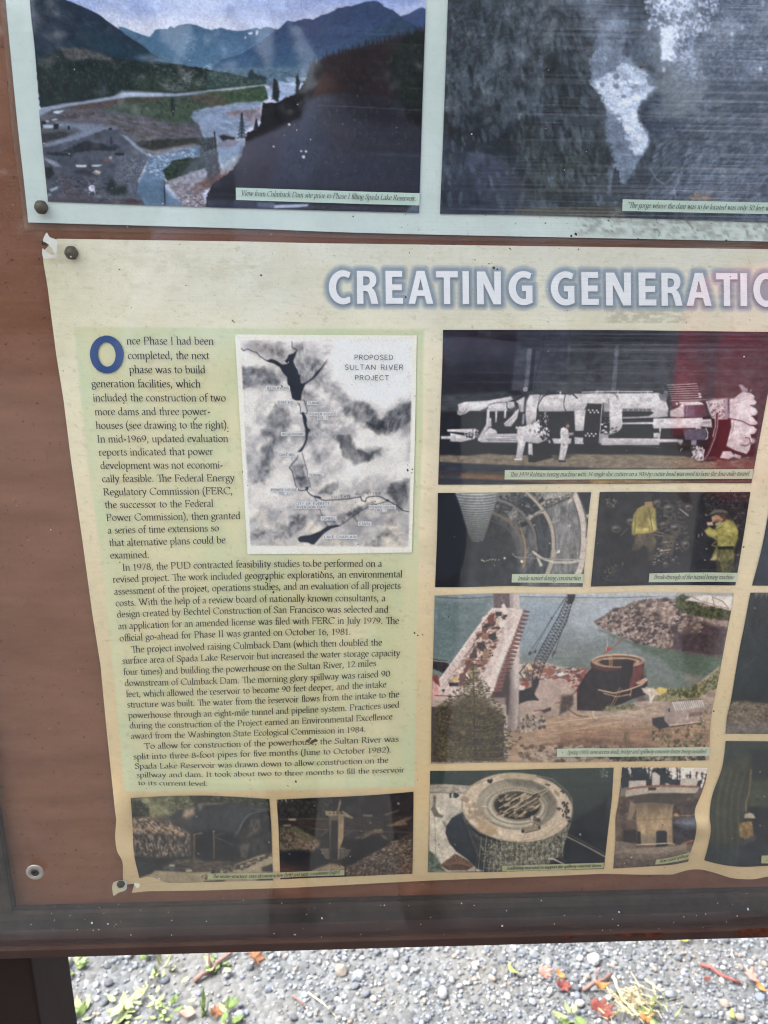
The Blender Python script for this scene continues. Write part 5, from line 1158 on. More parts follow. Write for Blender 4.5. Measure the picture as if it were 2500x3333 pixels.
    for t, a, b, y in (('RESERVOIR', 327, 503, 521), ('DAM NO.', 414, 550, 638), ('1', 522, 530, 662), ('TUNNEL', 660, 778, 642), ('POWER HOUSE', 673, 890, 733), ('NO. 1', 745, 815, 763), ('RESERVOIR', 447, 624, 897),
                       ('DAM NO.', 427, 552, 1066), ('2', 522, 536, 1094), ('TUNNEL', 668, 785, 1234), ('POWER HOUSE', 360, 570, 1354), ('NO. 2', 428, 500, 1381), ('CITY OF EVERETT', 558, 836, 1467), ('DIVERSION DAM', 560, 802, 1494),
                       ('POWER HOUSE', 1165, 1370, 1495), ('NO. 3', 1228, 1300, 1520), ('TUNNEL', 772, 886, 1587), ('CANAL', 1078, 1172, 1630), ('LAKE CHAPLAIN', 794, 1056, 1738)): lab(t, a, b, y, 20)
    text_line('map_lettering', 'SULTAN', q(K, 850, 1413), q(K, 1002, 1404), 20 * K[2], mp, M['ink'], None, SANS, track=5, mono=1.5, off=.0019)
    text_line('map_lettering', 'RIVER', q(K, 1140, 1382), q(K, 1254, 1383), 20 * K[2], mp, M['ink'], None, SANS, track=5, mono=1.5, off=.0019)
river_map()
# ---- the boring machine
def machine():
    K = (1400, 1050, .33755); R_ = (1940, 1050, .33755)
    A = Art([(1442, 1073.6), (1960, 1074), (2300, 1078), (2620, 1084)], tr('78,1563 700,1561 1300,1555', K) + tr('300,1556 900,1548 1500,1551', R_) + [(2560, 1573)],
            tr('125,70 118,400 100,900 78,1563', K), [(2620, 1084), (2560, 1573)])
    # the print ends on a slanted right edge
    A = Art([(1442, 1073.6), (1960, 1074), (2300, 1078), (2537, 1081)], tr('78,1563 700,1561 1300,1555', K) + tr('300,1556 900,1548 1500,1551', R_),
            tr('125,70 118,400 100,900 78,1563', K), [(2537, 1081), (2500, 1279), (2480, 1387), (2446, 1573)], 2.4)
    full = np.ones(A.X.shape); A.fill((44, 48, 56)); A.tex(full, .12, 60)
    A.at(*K)
    A.vgrad([(60, (40, 43, 54)), (240, (46, 50, 60)), (270, (52, 56, 66)), (660, (58, 62, 68))])
    A.poly('100,60 830,60 830,240 780,660 100,700', (26, 24, 34), a=.85, soft=10)  # darker left part painted in where the pane mirrors the figure
    A.poly('250,80 820,80 800,260 260,280', (40, 22, 32), a=.5, soft=40)
    A.poly('940,250 985,250 945,640 905,640', (96, 104, 118), a=.7, soft=4); A.poly('985,250 1020,250 985,660 945,660', (24, 26, 32), a=.7, soft=5)
    A.line('1105,100 1085,280 1010,560', 4, (24, 26, 32)); A.poly('1330,240 1350,240 1340,400 1322,400', (84, 88, 98), a=.5, soft=6)
    A.at(*R_); A.poly('185,215 222,215 190,665 148,665', (98, 106, 118), a=.7, soft=4); A.poly('0,90 1659,90 1600,200 200,205 0,190', (36, 40, 50), a=.5, soft=10)
    A.at(*K); A.tex(full, .10, 60, 2.2); A.tex(full, .25, 30, 16)
    A.poly('90,860 1659,860 1659,1300 84,1300', (20, 22, 28), a=.95, soft=10); A.at(*R_); A.poly('-60,900 1560,900 1530,1290 -60,1290', (20, 22, 26), a=.95, soft=10)
    A.poly('1150,930 1310,930 1290,1130 1240,1330 1000,1340', (34, 16, 24), a=.9, soft=10)  # dark red reflection of the jacket, painted in
    # floor
    A.at(*K); A.poly('88,1275 360,1285 560,1262 700,1275 950,1285 1200,1290 1400,1265 1659,1275 1659,1400 1000,1385 500,1365 88,1345', (118, 106, 88), soft=6, tex=.2, ts=20, tsy=6)
    A.blots('95,1270 1650,1275 1650,1385 95,1340', 300, [(138, 126, 104), (96, 86, 72), (126, 112, 90)], (4, 12), 3, (-.1, .1), .3)
    A.poly('950,1290 1150,1270 1190,1300 1000,1350 948,1345', (24, 24, 28), soft=4); A.poly('180,1262 360,1250 380,1280 200,1275', (20, 22, 28), soft=5)
    A.poly('1180,1290 1400,1265 1330,1310 1200,1330', (40, 38, 38), a=.7, soft=10)
    A.at(*R_); A.poly('-60,1275 380,1270 860,1290 930,1310 960,1345 1150,1340 1530,1330 1520,1412 700,1415 -60,1412', (122, 108, 90), soft=6, tex=.2, ts=22, tsy=6)
    A.poly('1150,1335 1535,1325 1520,1410 1160,1412', (100, 56, 56), a=.8, soft=14)  # floor reddened by the painted jacket reflection
    A.blots('-50,1290 1500,1300 1500,1405 -50,1405', 260, [(140, 124, 104), (96, 84, 72), (130, 114, 92)], (4, 14), 3, (-.1, .1), .3)
    A.at(*K); A.poly('84,1345 500,1365 1000,1385 1659,1405 1659,1425 900,1430 82,1450', (36, 42, 52), soft=5, tex=.3, ts=30, tsy=8)
    A.poly('82,1440 720,1455 1659,1515 1659,1525 82,1470', (60, 38, 30), a=.7, soft=8)
    A.poly('300,1455 720,1470 720,1510 1659,1515 1659,1550 1200,1552 700,1520 300,1500', (122, 88, 56), a=.8, soft=8, tex=.25, ts=30, tsy=6)
    A.poly('80,1500 700,1520 1200,1552 80,1560', (38, 40, 48), a=.9, soft=6)
    A.at(*R_); A.poly('-60,1405 1520,1412 1500,1418 -60,1420', (50, 50, 56), soft=4)
    A.poly('-60,1515 1500,1505 1505,1530 -60,1560', (140, 112, 66), soft=5, tex=.25, ts=24, tsy=6); A.poly('300,1515 1500,1508 1503,1525 900,1530', (48, 42, 46), a=.9, soft=5); A.poly('900,1535 1500,1540 1500,1555 900,1550', (70, 60, 54), a=.6, soft=5)
    W1 = (216, 212, 214); W2 = (184, 180, 186); D = (26, 28, 34); MG = (110, 112, 122)
    A.at(*K)
    def w(s, c=W1, soft=3):
        m = A.poly(s, c, soft=soft); p = np.array(tr(s, A.o)); y0, y1 = p[:, 1].min(), p[:, 1].max()
        if y1 - y0 > 8: A.put(m * np.clip((A.Y - y0) / (y1 - y0) - .5, 0, .5) * (.95 if c == W1 else .5), (104, 102, 112)); A.mix(m, (150, 148, 156), .45, 14, 8, thr=.56, sharp=6, seed=int(y0) % 9)
    # rear deck and conveyor
    w('270,790 330,765 540,755 780,712 800,740 740,765 560,790 520,830 480,850 380,850 340,880 290,893 262,885 262,855 275,845')
    A.poly('380,770 620,765 530,825 400,830', (224, 220, 222), soft=8); A.line('265,860 330,870 350,830', 5, MG)
    w('560,790 700,770 740,775 745,850 560,855'); w('740,765 810,762 815,810 780,830 742,820'); A.line('740,765 742,830', 6, D); A.line('560,795 620,775 700,768', 6, (90, 90, 98))
    w('550,830 575,835 570,1000 490,1110 470,1100 540,980'); w('560,920 590,920 592,1005 555,1005', W2); w('630,855 648,855 640,960 628,960'); w('715,850 735,850 730,920 712,918')
    w('820,855 860,830 840,920 780,1000 720,1000 708,975 790,900'); A.line('730,985 820,900', 6, MG)
    w('575,1010 640,1040 650,1075 840,1070 840,1095 480,1110 500,1090'); w('165,1030 450,1022 452,1080 340,1095 330,1060 165,1050'); w('105,1096 200,1095 200,1122 105,1122'); w('195,1065 330,1090 420,1100 430,1120 300,1150 195,1145')
    w('460,1105 840,1100 840,1155 500,1155 460,1140'); A.line('540,1125 830,1118', 7, (70, 72, 80)); A.line('560,1140 830,1136', 4, (70, 72, 80)); A.poly('620,980 700,960 740,1050 720,1062 640,1040', D, soft=8)
    A.blots('330,1030 450,1030 450,1110 330,1100', 60, [D, W1, MG], (3, 8), 2, (-.3, .3), .8); A.blots('820,1000 860,1000 860,1060 830,1060', 20, [D, W1], (3, 7), 2, (0, 3), .8)
    w('850,1010 940,990 925,1130 885,1310 830,1305 845,1160 835,1100'); A.line('920,1050 900,1180 880,1300', 5, (150, 148, 156)); w('808,1312 890,1312 885,1325 815,1324')
    w('890,880 915,880 905,980 885,985', (120, 126, 142)); w('830,760 910,715 900,860 870,860 850,780'); A.line('850,780 870,800 865,860', 4, MG)
    for xx in (495, 470, 440): A.line([(xx, 860), (xx - 40, 1150)], 5, (40, 42, 50))
    w('930,760 960,700 1060,690 1040,780 1030,870 1010,990 930,990 920,880'); w('935,990 1020,960 1050,930 1060,1020 1110,1045 1105,1140 1040,1165 920,1150 925,1060'); w('1045,1045 1110,1050 1100,1110 1050,1100')
    A.blots('1040,870 1140,860 1150,1160 1040,1100 1020,980', 90, [D, (70, 72, 82), W1, (150, 150, 158), D], (4, 12), 1.7, (.9, 2.2), .8)
    w('948,1165 985,1165 990,1280 945,1280'); A.blots('930,1270 990,1270 990,1285 930,1285', 12, [D], (4, 7), 2, (0, .1), .9)
    for a, b in ((985, 970), (965, 1040), (1010, 1050), (1000, 950)): A.ell(a, b, 10, 16, (90, 90, 100), .7)
    w('1040,780 1070,700 1290,690 1300,860 1050,855'); w('1290,690 1420,710 1400,770 1330,858 1290,850'); w('1360,690 1659,680 1659,790 1520,780 1480,850 1390,850 1330,855 1400,770')
    A.poly('1060,860 1390,855 1390,1060 1180,1110 1130,1000 1150,870', D, soft=5)
    A.line('1030,870 1045,780 1090,710 1150,690 1260,685 1300,690', 9, D); A.line('1305,690 1290,760 1292,820 1310,850', 7, D); A.line('1340,682 1370,685 1420,730', 12, (40, 40, 46)); A.line('900,700 870,720 840,740 780,760', 6, D)
    A.line('1040,690 1659,676', 5, (60, 62, 70)); A.line('1465,672 1659,668', 7, W1); A.poly('725,660 860,652 890,690 820,705 780,690', D, soft=5)
    A.ell(918, 645, 20, 20, (190, 188, 192)); A.ell(918, 645, 10, 9, (100, 102, 110)); A.poly('895,665 940,665 930,700 900,700', (50, 50, 58), soft=3)
    A.line('1145,732 1222,732', 6, (150, 146, 150), .6); w('1250,665 1265,665 1262,690 1250,690')
    w('1390,850 1500,840 1480,1040 1400,1050'); w('1393,1105 1480,1110 1480,1172 1395,1170', (200, 196, 200)); A.line('1400,1050 1470,1048', 8, D)
    A.poly('1515,780 1659,785 1630,1165 1472,1155', (28, 28, 34), soft=3)
    for a, b in ((1530, 845), (1546, 866), (1568, 845), (1584, 866), (1607, 847), (1622, 866), (1500, 1090), (1520, 1070), (1537, 1092), (1557, 1071), (1577, 1093), (1597, 1073)): A.ell(a, b, 8, 8, (232, 230, 230), 1, 2)
    A.line('1659,785 1630,1165', 6, W1)
    w('1178,1118 1365,1118 1355,1168 1192,1166')
    # the man in white
    w('1262,1020 1290,1008 1330,1030 1340,1090 1335,1170 1315,1250 1290,1330 1240,1330 1250,1250 1262,1160 1254,1060', (214, 210, 210), 3)
    A.line('1282,1060 1285,1150', 5, (170, 166, 168)); A.line('1290,1230 1280,1325', 4, (150, 146, 150)); A.ell(1290, 1178, 12, 10, (140, 110, 100)); A.poly('1330,1060 1385,1060 1380,1085 1335,1090', (150, 140, 138), soft=5)
    A.ell(1322, 990, 22, 26, (150, 124, 112)); A.poly('1292,985 1305,965 1335,962 1345,985 1320,980 1305,1015', (40, 34, 34), soft=3); A.poly('1238,1325 1305,1328 1308,1345 1240,1342', D, soft=3)
    # front half
    A.at(*R_)
    w('-60,685 120,680 180,690 230,760 250,800 255,1010 180,1080 140,1080 120,780 80,775 -60,770'); w('180,680 600,678 640,700 690,770 705,830 690,905 600,915 260,925 250,800 210,720'); w('620,745 680,770 700,820 690,900 630,905')
    A.line('0,680 0,665 545,663', 8, W1); A.line('0,687 600,680', 3, MG)
    for a in (15, 210, 500): A.line([(a, 655), (a, 685)], 7, W1)
    A.poly('258,828 535,830 530,850 258,855', (90, 88, 96), soft=3); A.poly('255,855 530,855 560,870 510,900 400,908 255,910', D, soft=3)
    for a in (310, 360, 410, 450, 485): A.ell(a, 840, 8, 7, (180, 176, 176), .9, 2)
    A.poly('258,938 550,935 545,968 258,966', (40, 40, 48), soft=3); A.poly('258,980 548,975 545,1020 690,1030 840,1030 840,1130 620,1120 610,1065 560,1070 550,1115 160,1115 130,1080 240,1040', D, soft=3)
    A.poly('75,780 135,775 130,860 80,860', (150, 152, 160), soft=3); A.poly('78,860 130,860 125,915 78,915', (50, 50, 58), soft=3); A.line('120,735 120,775', 6, MG)
    A.blots('60,930 130,930 130,1100 50,1100', 40, [D, W1, MG], (3, 9), 2, (0, .2), .8); A.blots('135,1010 200,1010 190,1080 135,1080', 24, [D, W1, MG], (3, 8), 2, (-.3, .3), .8)
    w('40,1070 120,1080 120,1180 35,1160', (150, 150, 158)); w('60,1115 600,1118 608,1070 620,1065 610,1180 60,1180'); w('610,1122 780,1124 800,1150 610,1155'); w('555,1065 600,1062 625,1085 600,1110 555,1110')
    A.poly('150,1118 45,1118 45,1180 150,1180', (176, 174, 180), a=.7, soft=6); A.poly('780,1125 840,1130 835,1160 815,1178 790,1155', (150, 150, 158), soft=4); A.ell(825, 1220, 8, 5, (220, 218, 218)); A.line('370,1180 620,1206', 3, MG)
    w('555,925 1025,918 1035,960 1000,1015 555,1020 545,980', (220, 214, 216)); w('1000,935 1110,930 1120,1010 1000,1000'); A.poly('1025,955 1105,948 1105,975 1025,980', (150, 140, 146), soft=3); w('960,1010 1020,1010 990,1050 965,1048'); w('610,1020 628,1020 622,1070 612,1070')
    w('245,965 550,960 550,978 245,980')
    # ribbed transformer block
    A.poly('685,600 965,587 1010,690 1005,745 770,755 705,740', (30, 28, 34), soft=3)
    for i in range(8):
        t = i / 7.; A.line([(688 + 45 * t, 603 + 147 * t), (970 + 45 * t, 590 + 155 * t)], 9, (176, 168, 172))
    for k_ in ((1000, 688), (1005, 715)): A.ell(k_[0], k_[1], 14, 8, W1)
    w('655,660 695,660 695,690 655,690', (96, 104, 118)); w('600,690 700,690 700,745 690,770 620,745', (110, 108, 116)); A.poly('690,690 710,760 715,850 700,915 690,880 700,830 680,770', D, soft=3)
    w('800,765 1020,760 1040,790 860,800 850,910 790,915 715,905 715,850 770,830 810,790'); A.line('715,790 745,820 790,815 820,785', 7, D); A.ell(722, 782, 10, 12, D); A.ell(780, 782, 10, 12, W1)
    A.poly('850,800 1050,795 1060,900 1020,915 860,910 845,860', (88, 86, 104), soft=4, tex=.2, ts=8); A.poly('950,800 1055,795 1065,905 960,912', (80, 50, 66), soft=6, a=.8)
    A.poly('840,1030 1050,1020 1065,1060 1060,1130 860,1130', (78, 80, 98), soft=4, tex=.2, ts=8); A.line('1060,1020 1078,1060 1075,1110 1060,1125', 9, W1)
    A.line('880,805 870,910', 5, (150, 152, 166), .8); A.line('1000,760 1050,780 1065,830', 8, (40, 20, 26)); A.line('1060,800 1100,785 1140,790 1165,830', 10, (44, 24, 30))
    A.poly('1060,760 1130,745 1265,732 1270,930 1170,935 1120,920 1090,850', (196, 184, 190), soft=4); A.blots('1080,770 1250,750 1250,920 1120,910', 70, [(120, 100, 108), (216, 206, 210), (90, 60, 70), (160, 150, 156)], (4, 12), 1.6, (0, 3), .7)
    w('1240,735 1268,735 1272,930 1245,930', (150, 140, 156)); A.line('1005,745 1270,728', 6, (150, 130, 140))
    A.line('1170,880 1165,1000 1140,1110 1100,1220 1060,1300 1020,1335', 26, (70, 40, 48)); A.line('1180,880 1170,1010 1140,1130 1090,1250 1050,1320', 5, (180, 160, 166)); A.line('1150,850 1150,1000 1125,1100', 8, (190, 170, 176))
    # cutter head, tinted with the red of the mirrored jacket
    w('1285,735 1340,725 1380,690 1420,668 1490,680 1530,710 1520,740 1550,765 1530,800 1490,800 1540,830 1560,860 1540,890 1500,900 1560,965 1540,990 1480,985 1400,945 1275,918 1285,800', (220, 208, 212))
    w('1300,930 1400,950 1480,990 1520,1000 1552,1030 1530,1070 1490,1078 1500,1130 1490,1185 1480,1230 1450,1268 1330,1230 1255,1195 1285,1080 1305,1000', (214, 200, 204)); A.line('1275,920 1400,948 1485,988', 7, (70, 40, 50)); A.line('1255,1195 1345,1240 1440,1270', 12, (60, 34, 40))
    w('1375,600 1410,598 1440,630 1490,640 1495,665 1410,668', (150, 148, 160)); A.poly('1460,620 1490,640 1480,670 1465,668', (60, 50, 60), soft=3)
    A.line('1500,640 1495,690', 4, MG); w('1225,1240 1300,1240 1340,1290 1275,1315 1195,1305', (206, 190, 196)); w('1330,1260 1400,1285 1390,1310 1340,1300', (190, 170, 176))
    for a, b in ((1440, 780), (1450, 870), (1430, 950), (1430, 1050), (1440, 1150)): A.ell(a + 70, b - 10, 26, 26, (230, 222, 226), .7, 8)
    for s in ('1490,800 1550,790', '1500,905 1550,895', '1400,1180 1450,1190 1490,1160 1480,1115 1440,1110', '1480,990 1540,992'): A.line(s, 9, (80, 50, 60))
    A.line('1340,730 1290,735 1285,915', 5, (90, 60, 70)); A.poly('1285,740 1340,728 1330,800 1290,810', (180, 166, 176), a=.7, soft=10); A.line('1330,940 1325,1000 1310,1070', 5, (130, 110, 120))
    w('920,1130 970,1130 965,1185 918,1180', (110, 108, 130)); w('930,1200 985,1195 1050,1225 1040,1270 1040,1330 990,1335 940,1300', (200, 192, 196)); A.blots('930,1190 1050,1210 1040,1330 950,1320', 40, [(70, 60, 66), (150, 140, 146), (224, 216, 220)], (4, 12), 1.8, (0, 3), .8)
    b = np.clip((A.C.mean(-1) - .62) * 6, 0, 1); A.tex(b, .06, 16, 30); A.mix(b, (176, 174, 180), .5, 30, 14, thr=.58, sharp=5); A.tex(b, .03, 60)
    ph = A.build('photograph', lo_root, gain=.95); ph['label'] = 'black and white print of a long white tunnel boring machine with one man'
    quad_caption(ph, tr('720,1422 1200,1424', K) + tr('0,1418 800,1416 1520,1413', R_), tr('718,1513 1200,1514', K) + tr('0,1512 800,1509 1505,1506', R_),
                 'This 1979 Robbins boring machine with 34 single disc cutters on a 900-hp cutter head was used to bore the four-mile tunnel.', q(K, 765, 1484), q(R_, 1482, 1475), 9.6, 'capgreen')
machine()

def tunnel():
    K = (1400, 1580, .3255)
    A = Art(tr('78,75 500,72 900,68 1612,68', K), tr('50,1018 400,1016 780,1005 1100,1012 1527,1013', K), tr('78,75 70,500 50,1018', K), tr('1612,68 1590,250 1560,600 1527,1013', K), 2.2)
    full = np.ones(A.X.shape); A.at(*K); A.fill((46, 48, 52)); A.tex(full, .4, 40)
    A.poly('60,60 250,60 420,600 330,1040 40,1040', (20, 22, 27), soft=16)
    # the lined wall on the right
    A.poly('640,60 1640,60 1540,1030 900,1030 860,700 800,480 600,300', (86, 88, 90), soft=14, tex=.4, ts=12, tsy=26)
    A.poly('1160,240 1420,120 1500,400 1500,700 1480,1000 1200,1000 1250,600 1230,400', (112, 112, 112), soft=14, tex=.4, ts=10, tsy=26)
    A.poly('1300,380 1420,400 1450,560 1380,640 1300,500', (150, 150, 150), a=.5, soft=40, tex=.4, ts=10, tsy=20)
    A.poly('880,160 960,90 1110,230 1000,330 900,230', (38, 44, 50), soft=8); A.poly('990,340 1150,270 1210,480 1210,620 1180,880 960,880 1080,640 1060,460', (58, 62, 66), soft=10, tex=.4, ts=9, tsy=24)
    A.poly('640,160 830,210 780,320 640,260', (60, 62, 64), a=.8, soft=8, tex=.4, ts=8); A.poly('1040,60 1420,60 1420,100 1130,170 1090,140', (140, 138, 134), soft=6, tex=.3, ts=9)
    A.poly('560,300 780,400 880,560 880,760 800,900 500,900 400,700 430,560', (44, 46, 50), a=.9, soft=40, tex=.3, ts=20)
    A.blots('640,80 1100,80 1000,330 960,420 700,300', 160, [(40, 42, 46), (120, 118, 112), (76, 78, 80)], (4, 12), 1.8, (-.8, .3), .6)
    # ribs: arcs
    def rib(pts, wd, c, a=1): A.line([tuple(p) for p in spline(pp(pts), False, 8)], wd, c, a, 3)
    rib('600,260 760,340 860,440 920,560 945,700 920,820', 26, (106, 94, 78)); rib('610,350 760,420 860,560 880,700', 10, (84, 82, 80), .6); rib('905,430 950,580 950,720 930,820', 14, (150, 124, 90), .9)
    rib('650,130 820,200 960,320 1040,460 1065,640', 22, (104, 100, 94)); rib('690,120 860,200 1000,330 1060,470 1075,600', 7, (40, 40, 44))
    rib('950,60 1080,180 1180,330 1225,480 1235,640 1210,780 1170,890', 40, (168, 156, 140)); rib('975,60 1110,190 1205,330 1248,480 1255,640', 8, (90, 86, 82)); rib('935,60 1060,190 1160,340 1205,480 1212,640', 6, (70, 68, 66))
    rib('1435,60 1500,240 1535,420 1535,600 1510,800 1470,900', 54, (190, 178, 166)); rib('1500,60 1560,300 1560,520', 10, (110, 104, 98)); rib('1400,60 1465,240 1500,420 1503,600', 6, (90, 86, 84))
    A.poly('1475,60 1620,60 1570,300 1520,180', (38, 40, 46), soft=8); A.poly('1560,300 1595,280 1580,330', (196, 190, 180), soft=4)
    # cross pieces
    A.line('1115,185 1310,95 1420,70', 26, (150, 144, 134)); A.line('1125,200 1330,110', 10, (84, 80, 76)); A.line('985,325 1130,250', 34, (140, 134, 124)); A.line('1160,230 1420,110', 6, (46, 46, 50))
    A.blots('1120,160 1420,70 1420,110 1140,210', 50, [(70, 68, 64), (180, 172, 160), (110, 106, 98)], (5, 11), 1.4, (-.6, -.3), .7); A.blots('990,310 1130,240 1140,260 1000,345', 24, [(80, 78, 72), (170, 162, 150)], (4, 9), 1.6, (-.6, -.3), .7)
    A.poly('1085,155 1125,110 1140,150 1095,180', (40, 42, 46), soft=4); A.poly('1370,165 1415,120 1425,150 1380,190', (196, 182, 160), soft=6)
    A.line('830,360 950,310', 16, (88, 86, 82)); A.poly('905,385 960,360 975,390 920,420', (26, 28, 32), soft=4); A.line('1215,370 1290,345', 18, (150, 146, 140), .8); A.poly('820,250 870,255 860,310 800,340 790,310', (140, 138, 130), a=.7, soft=8, tex=.4, ts=5)
    # hose, rags and lamps
    A.line('1030,665 1120,730 1230,768 1400,770 1545,745', 24, (186, 180, 166)); A.line('1150,735 1400,742 1545,735', 12, (168, 160, 148)); rib('820,680 860,715 940,730 1030,672', 9, (120, 116, 108)); A.line('860,715 1200,740 1330,700 1450,665 1550,652', 7, (130, 126, 118))
    A.poly('1065,700 1110,760 1128,800 1100,815 1070,740', (186, 182, 170), soft=4); A.poly('1255,680 1285,645 1302,642 1295,675', (210, 208, 200), soft=3); A.ell(1197, 580, 7, 8, (180, 180, 176)); A.ell(1042, 397, 7, 7, (190, 190, 186)); A.ell(1395, 403, 8, 8, (210, 210, 206))
    for a, b, s in ((745, 727, 10), (917, 760, 14), (517, 748, 7), (545, 758, 5), (565, 752, 4), (580, 750, 4), (595, 744, 4), (608, 740, 4), (628, 739, 5), (652, 744, 5), (688, 744, 5), (530, 752, 5)): A.ell(a, b, s, s, (240, 222, 190), 1, 3)
    # ventilation duct, ribbed cone
    m = A.mask('245,62 670,62 660,160 560,480 530,555 480,565 420,560 385,500 300,200', 4)
    x = (A.X - K[0]) / K[2]; y = (A.Y - K[1]) / K[2]
    cy = y - 26 * np.sqrt(np.clip(1 - ((x - 460) / (215 - (y - 70) * .26)) ** 2, 0, 1)); per = 34 - cy * .022
    sh = .5 + .5 * np.cos(2 * np.pi * cy / np.maximum(per, 10)); lum = (104 + 60 * sh ** 2) * (1 - .5 * np.clip((cy - 60) / 520, 0, 1)) * (1 + .18 * np.exp(-((x - 500) / 110) ** 2))
    C = np.stack([lum * .96, lum, lum * .99], -1) / 255.; A.C = A.C * (1 - m[..., None]) + np.clip(C, 0, .9) * m[..., None]
    ph = A.build('photograph', lo_root, gain=.95); ph['label'] = 'dark print looking down a ribbed tunnel with a ventilation duct'
    quad_caption(ph, tr('820,886 1180,886 1535,886', K), tr('815,970 1180,972 1530,978', K), 'Inside tunnel during construction', q(K, 875, 948), q(K, 1503, 947), 9.4, 'capgreen')
tunnel()

def miners():
    K = (1900, 1580, .3255)
    A = Art(tr('160,65 600,62 850,66 1668,66', K), tr('70,1012 400,1004 800,996 1517,1000', K), tr('160,65 110,600 70,1012', K), tr('1668,66 1600,500 1517,1000', K), 2.2)
    full = np.ones(A.X.shape); A.at(*K); A.fill((34, 34, 38)); A.tex(full, .35, 30); A.poly('1300,60 1670,60 1600,500 1400,350', (50, 32, 36), a=.7, soft=40)
    A.blots('1160,70 1640,70 1600,460 1250,260', 260, [(64, 56, 56), (26, 24, 28), (88, 80, 76), (46, 40, 42)], (4, 12), 2, (-1, .6), .55)
    A.blots('220,130 350,130 330,220 250,220', 40, [(96, 90, 76), (60, 58, 54), (120, 112, 94)], (4, 10), 1.5, (0, 3), .6); A.blots('200,770 400,760 330,880 180,980', 50, [(60, 56, 46), (80, 74, 60), (30, 30, 32)], (4, 12), 2, (0, 3), .6)
    # cutter discs and machine face
    A.blots('700,140 1000,150 1050,620 900,800 700,700', 260, [(44, 42, 42), (24, 24, 28), (74, 70, 64), (58, 54, 50)], (6, 18), 1.8, (-.6, .8), .6)
    for cx, cy, rx, ry in ((850, 230, 52, 40), (1050, 220, 34, 32), (325, 435, 44, 36), (915, 430, 50, 46), (800, 395, 36, 30), (1020, 595, 36, 44), (480, 360, 48, 36), (735, 170, 26, 22), (820, 790, 26, 30)):
        A.ell(cx, cy, rx, ry, (70, 66, 60), .8, 4); A.ell(cx, cy - 3, rx, ry, (110, 104, 94), .35, 6, ring=6); A.ell(cx + 4, cy + 4, rx * .55, ry * .55, (36, 34, 36), .9, 4); A.ell(cx - rx * .2, cy - ry * .35, rx * .4, ry * .22, (176, 166, 146), .7, 7)
    A.line('960,235 1045,300', 14, (130, 126, 116)); A.line('800,305 880,320', 12, (84, 78, 68)); A.line('850,350 1000,370', 18, (58, 54, 48)); A.line('370,500 440,430', 7, (90, 88, 82))
    for yy in (460, 490, 520, 560, 600, 640): A.line([(700, yy), (800, yy + 18)], 14, (96, 90, 80) if yy % 40 else (40, 38, 38))
    A.poly('800,480 920,500 890,690 760,700 770,600', (74, 66, 56), soft=10, tex=.4, ts=9); A.line('760,655 870,640', 8, (180, 170, 150)); A.line('700,700 760,710', 6, (150, 144, 130))
    for a, b in ((1150, 500), (1185, 490)): A.line([(a, b - 12), (a, b + 14)], 7, (170, 168, 164))
    A.blots('680,560 960,560 980,800 700,800', 60, [(150, 144, 132), (90, 86, 78), (24, 24, 26)], (3, 8), 2, (-.5, .5), .7)
    # man seen from the back
    A.poly('512,480 690,470 735,560 700,640 690,740 640,760 640,620 595,600 560,640 480,650 510,560', (84, 74, 58), soft=8, tex=.35, ts=10, tsy=20); A.poly('560,640 650,620 690,760 620,860 520,860', (40, 36, 34), a=.8, soft=30)
    A.poly('610,195 680,190 720,240 725,350 735,440 690,470 510,488 505,500 482,490 480,400 500,290 540,230', (150, 136, 66), soft=5, tex=.3, ts=12, tsy=30)
    A.poly('560,240 620,210 670,230 650,380 690,460 620,470 560,330', (112, 98, 50), a=.55, soft=20, tex=.4, ts=8, tsy=24); A.poly('640,330 700,350 725,440 690,455', (206, 192, 110), a=.8, soft=10); A.poly('510,420 640,430 650,465 515,480', (206, 188, 84), a=.6, soft=12)
    A.line('655,250 670,340 690,465', 5, (70, 60, 34)); A.line('520,300 512,400 508,485', 5, (96, 84, 40)); A.ell(620, 438, 22, 10, (230, 220, 160), .7, 6)
    A.poly('608,165 640,155 685,160 688,200 640,200 610,195', (150, 118, 84), soft=4); A.poly('606,150 620,115 655,105 680,120 685,155 640,160', (40, 46, 38), soft=4); A.line('610,160 670,155', 8, (26, 26, 28)); A.line('630,240 650,225 650,260', 4, (80, 70, 40))
    # man in profile
    A.poly('1320,620 1500,620 1510,700 1480,870 1380,870 1330,760 1270,745', (112, 108, 62), soft=6, tex=.4, ts=9, tsy=16); A.poly('1390,760 1480,740 1500,860 1400,870', (66, 64, 44), a=.8, soft=10, tex=.4, ts=7)
    A.poly('1320,740 1370,760 1380,870 1330,870', (60, 58, 44), soft=6); A.poly('1265,745 1320,690 1330,740', (176, 168, 112), soft=5)
    A.poly('1350,390 1440,340 1500,370 1545,450 1540,540 1505,615 1340,620 1340,550 1240,500 1208,455 1250,410 1300,440', (146, 138, 66), soft=5, tex=.3, ts=11)
    A.poly('1380,380 1460,360 1520,420 1480,480 1400,500', (172, 164, 86), a=.7, soft=24, tex=.3, ts=8); A.poly('1340,550 1440,520 1540,520 1505,615 1340,620', (140, 134, 66), a=.6, soft=20, tex=.4, ts=8)
    A.poly('1215,450 1260,430 1340,470 1300,510 1240,500', (196, 184, 92), a=.7, soft=10); A.line('1300,440 1380,420', 6, (84, 76, 34)); A.poly('1310,380 1380,355 1365,400 1320,405', (150, 142, 112), soft=5); A.line('1340,545 1280,600 1330,610', 10, (120, 112, 56))
    A.poly('1340,610 1500,608 1498,640 1345,640', (30, 30, 28), soft=4)
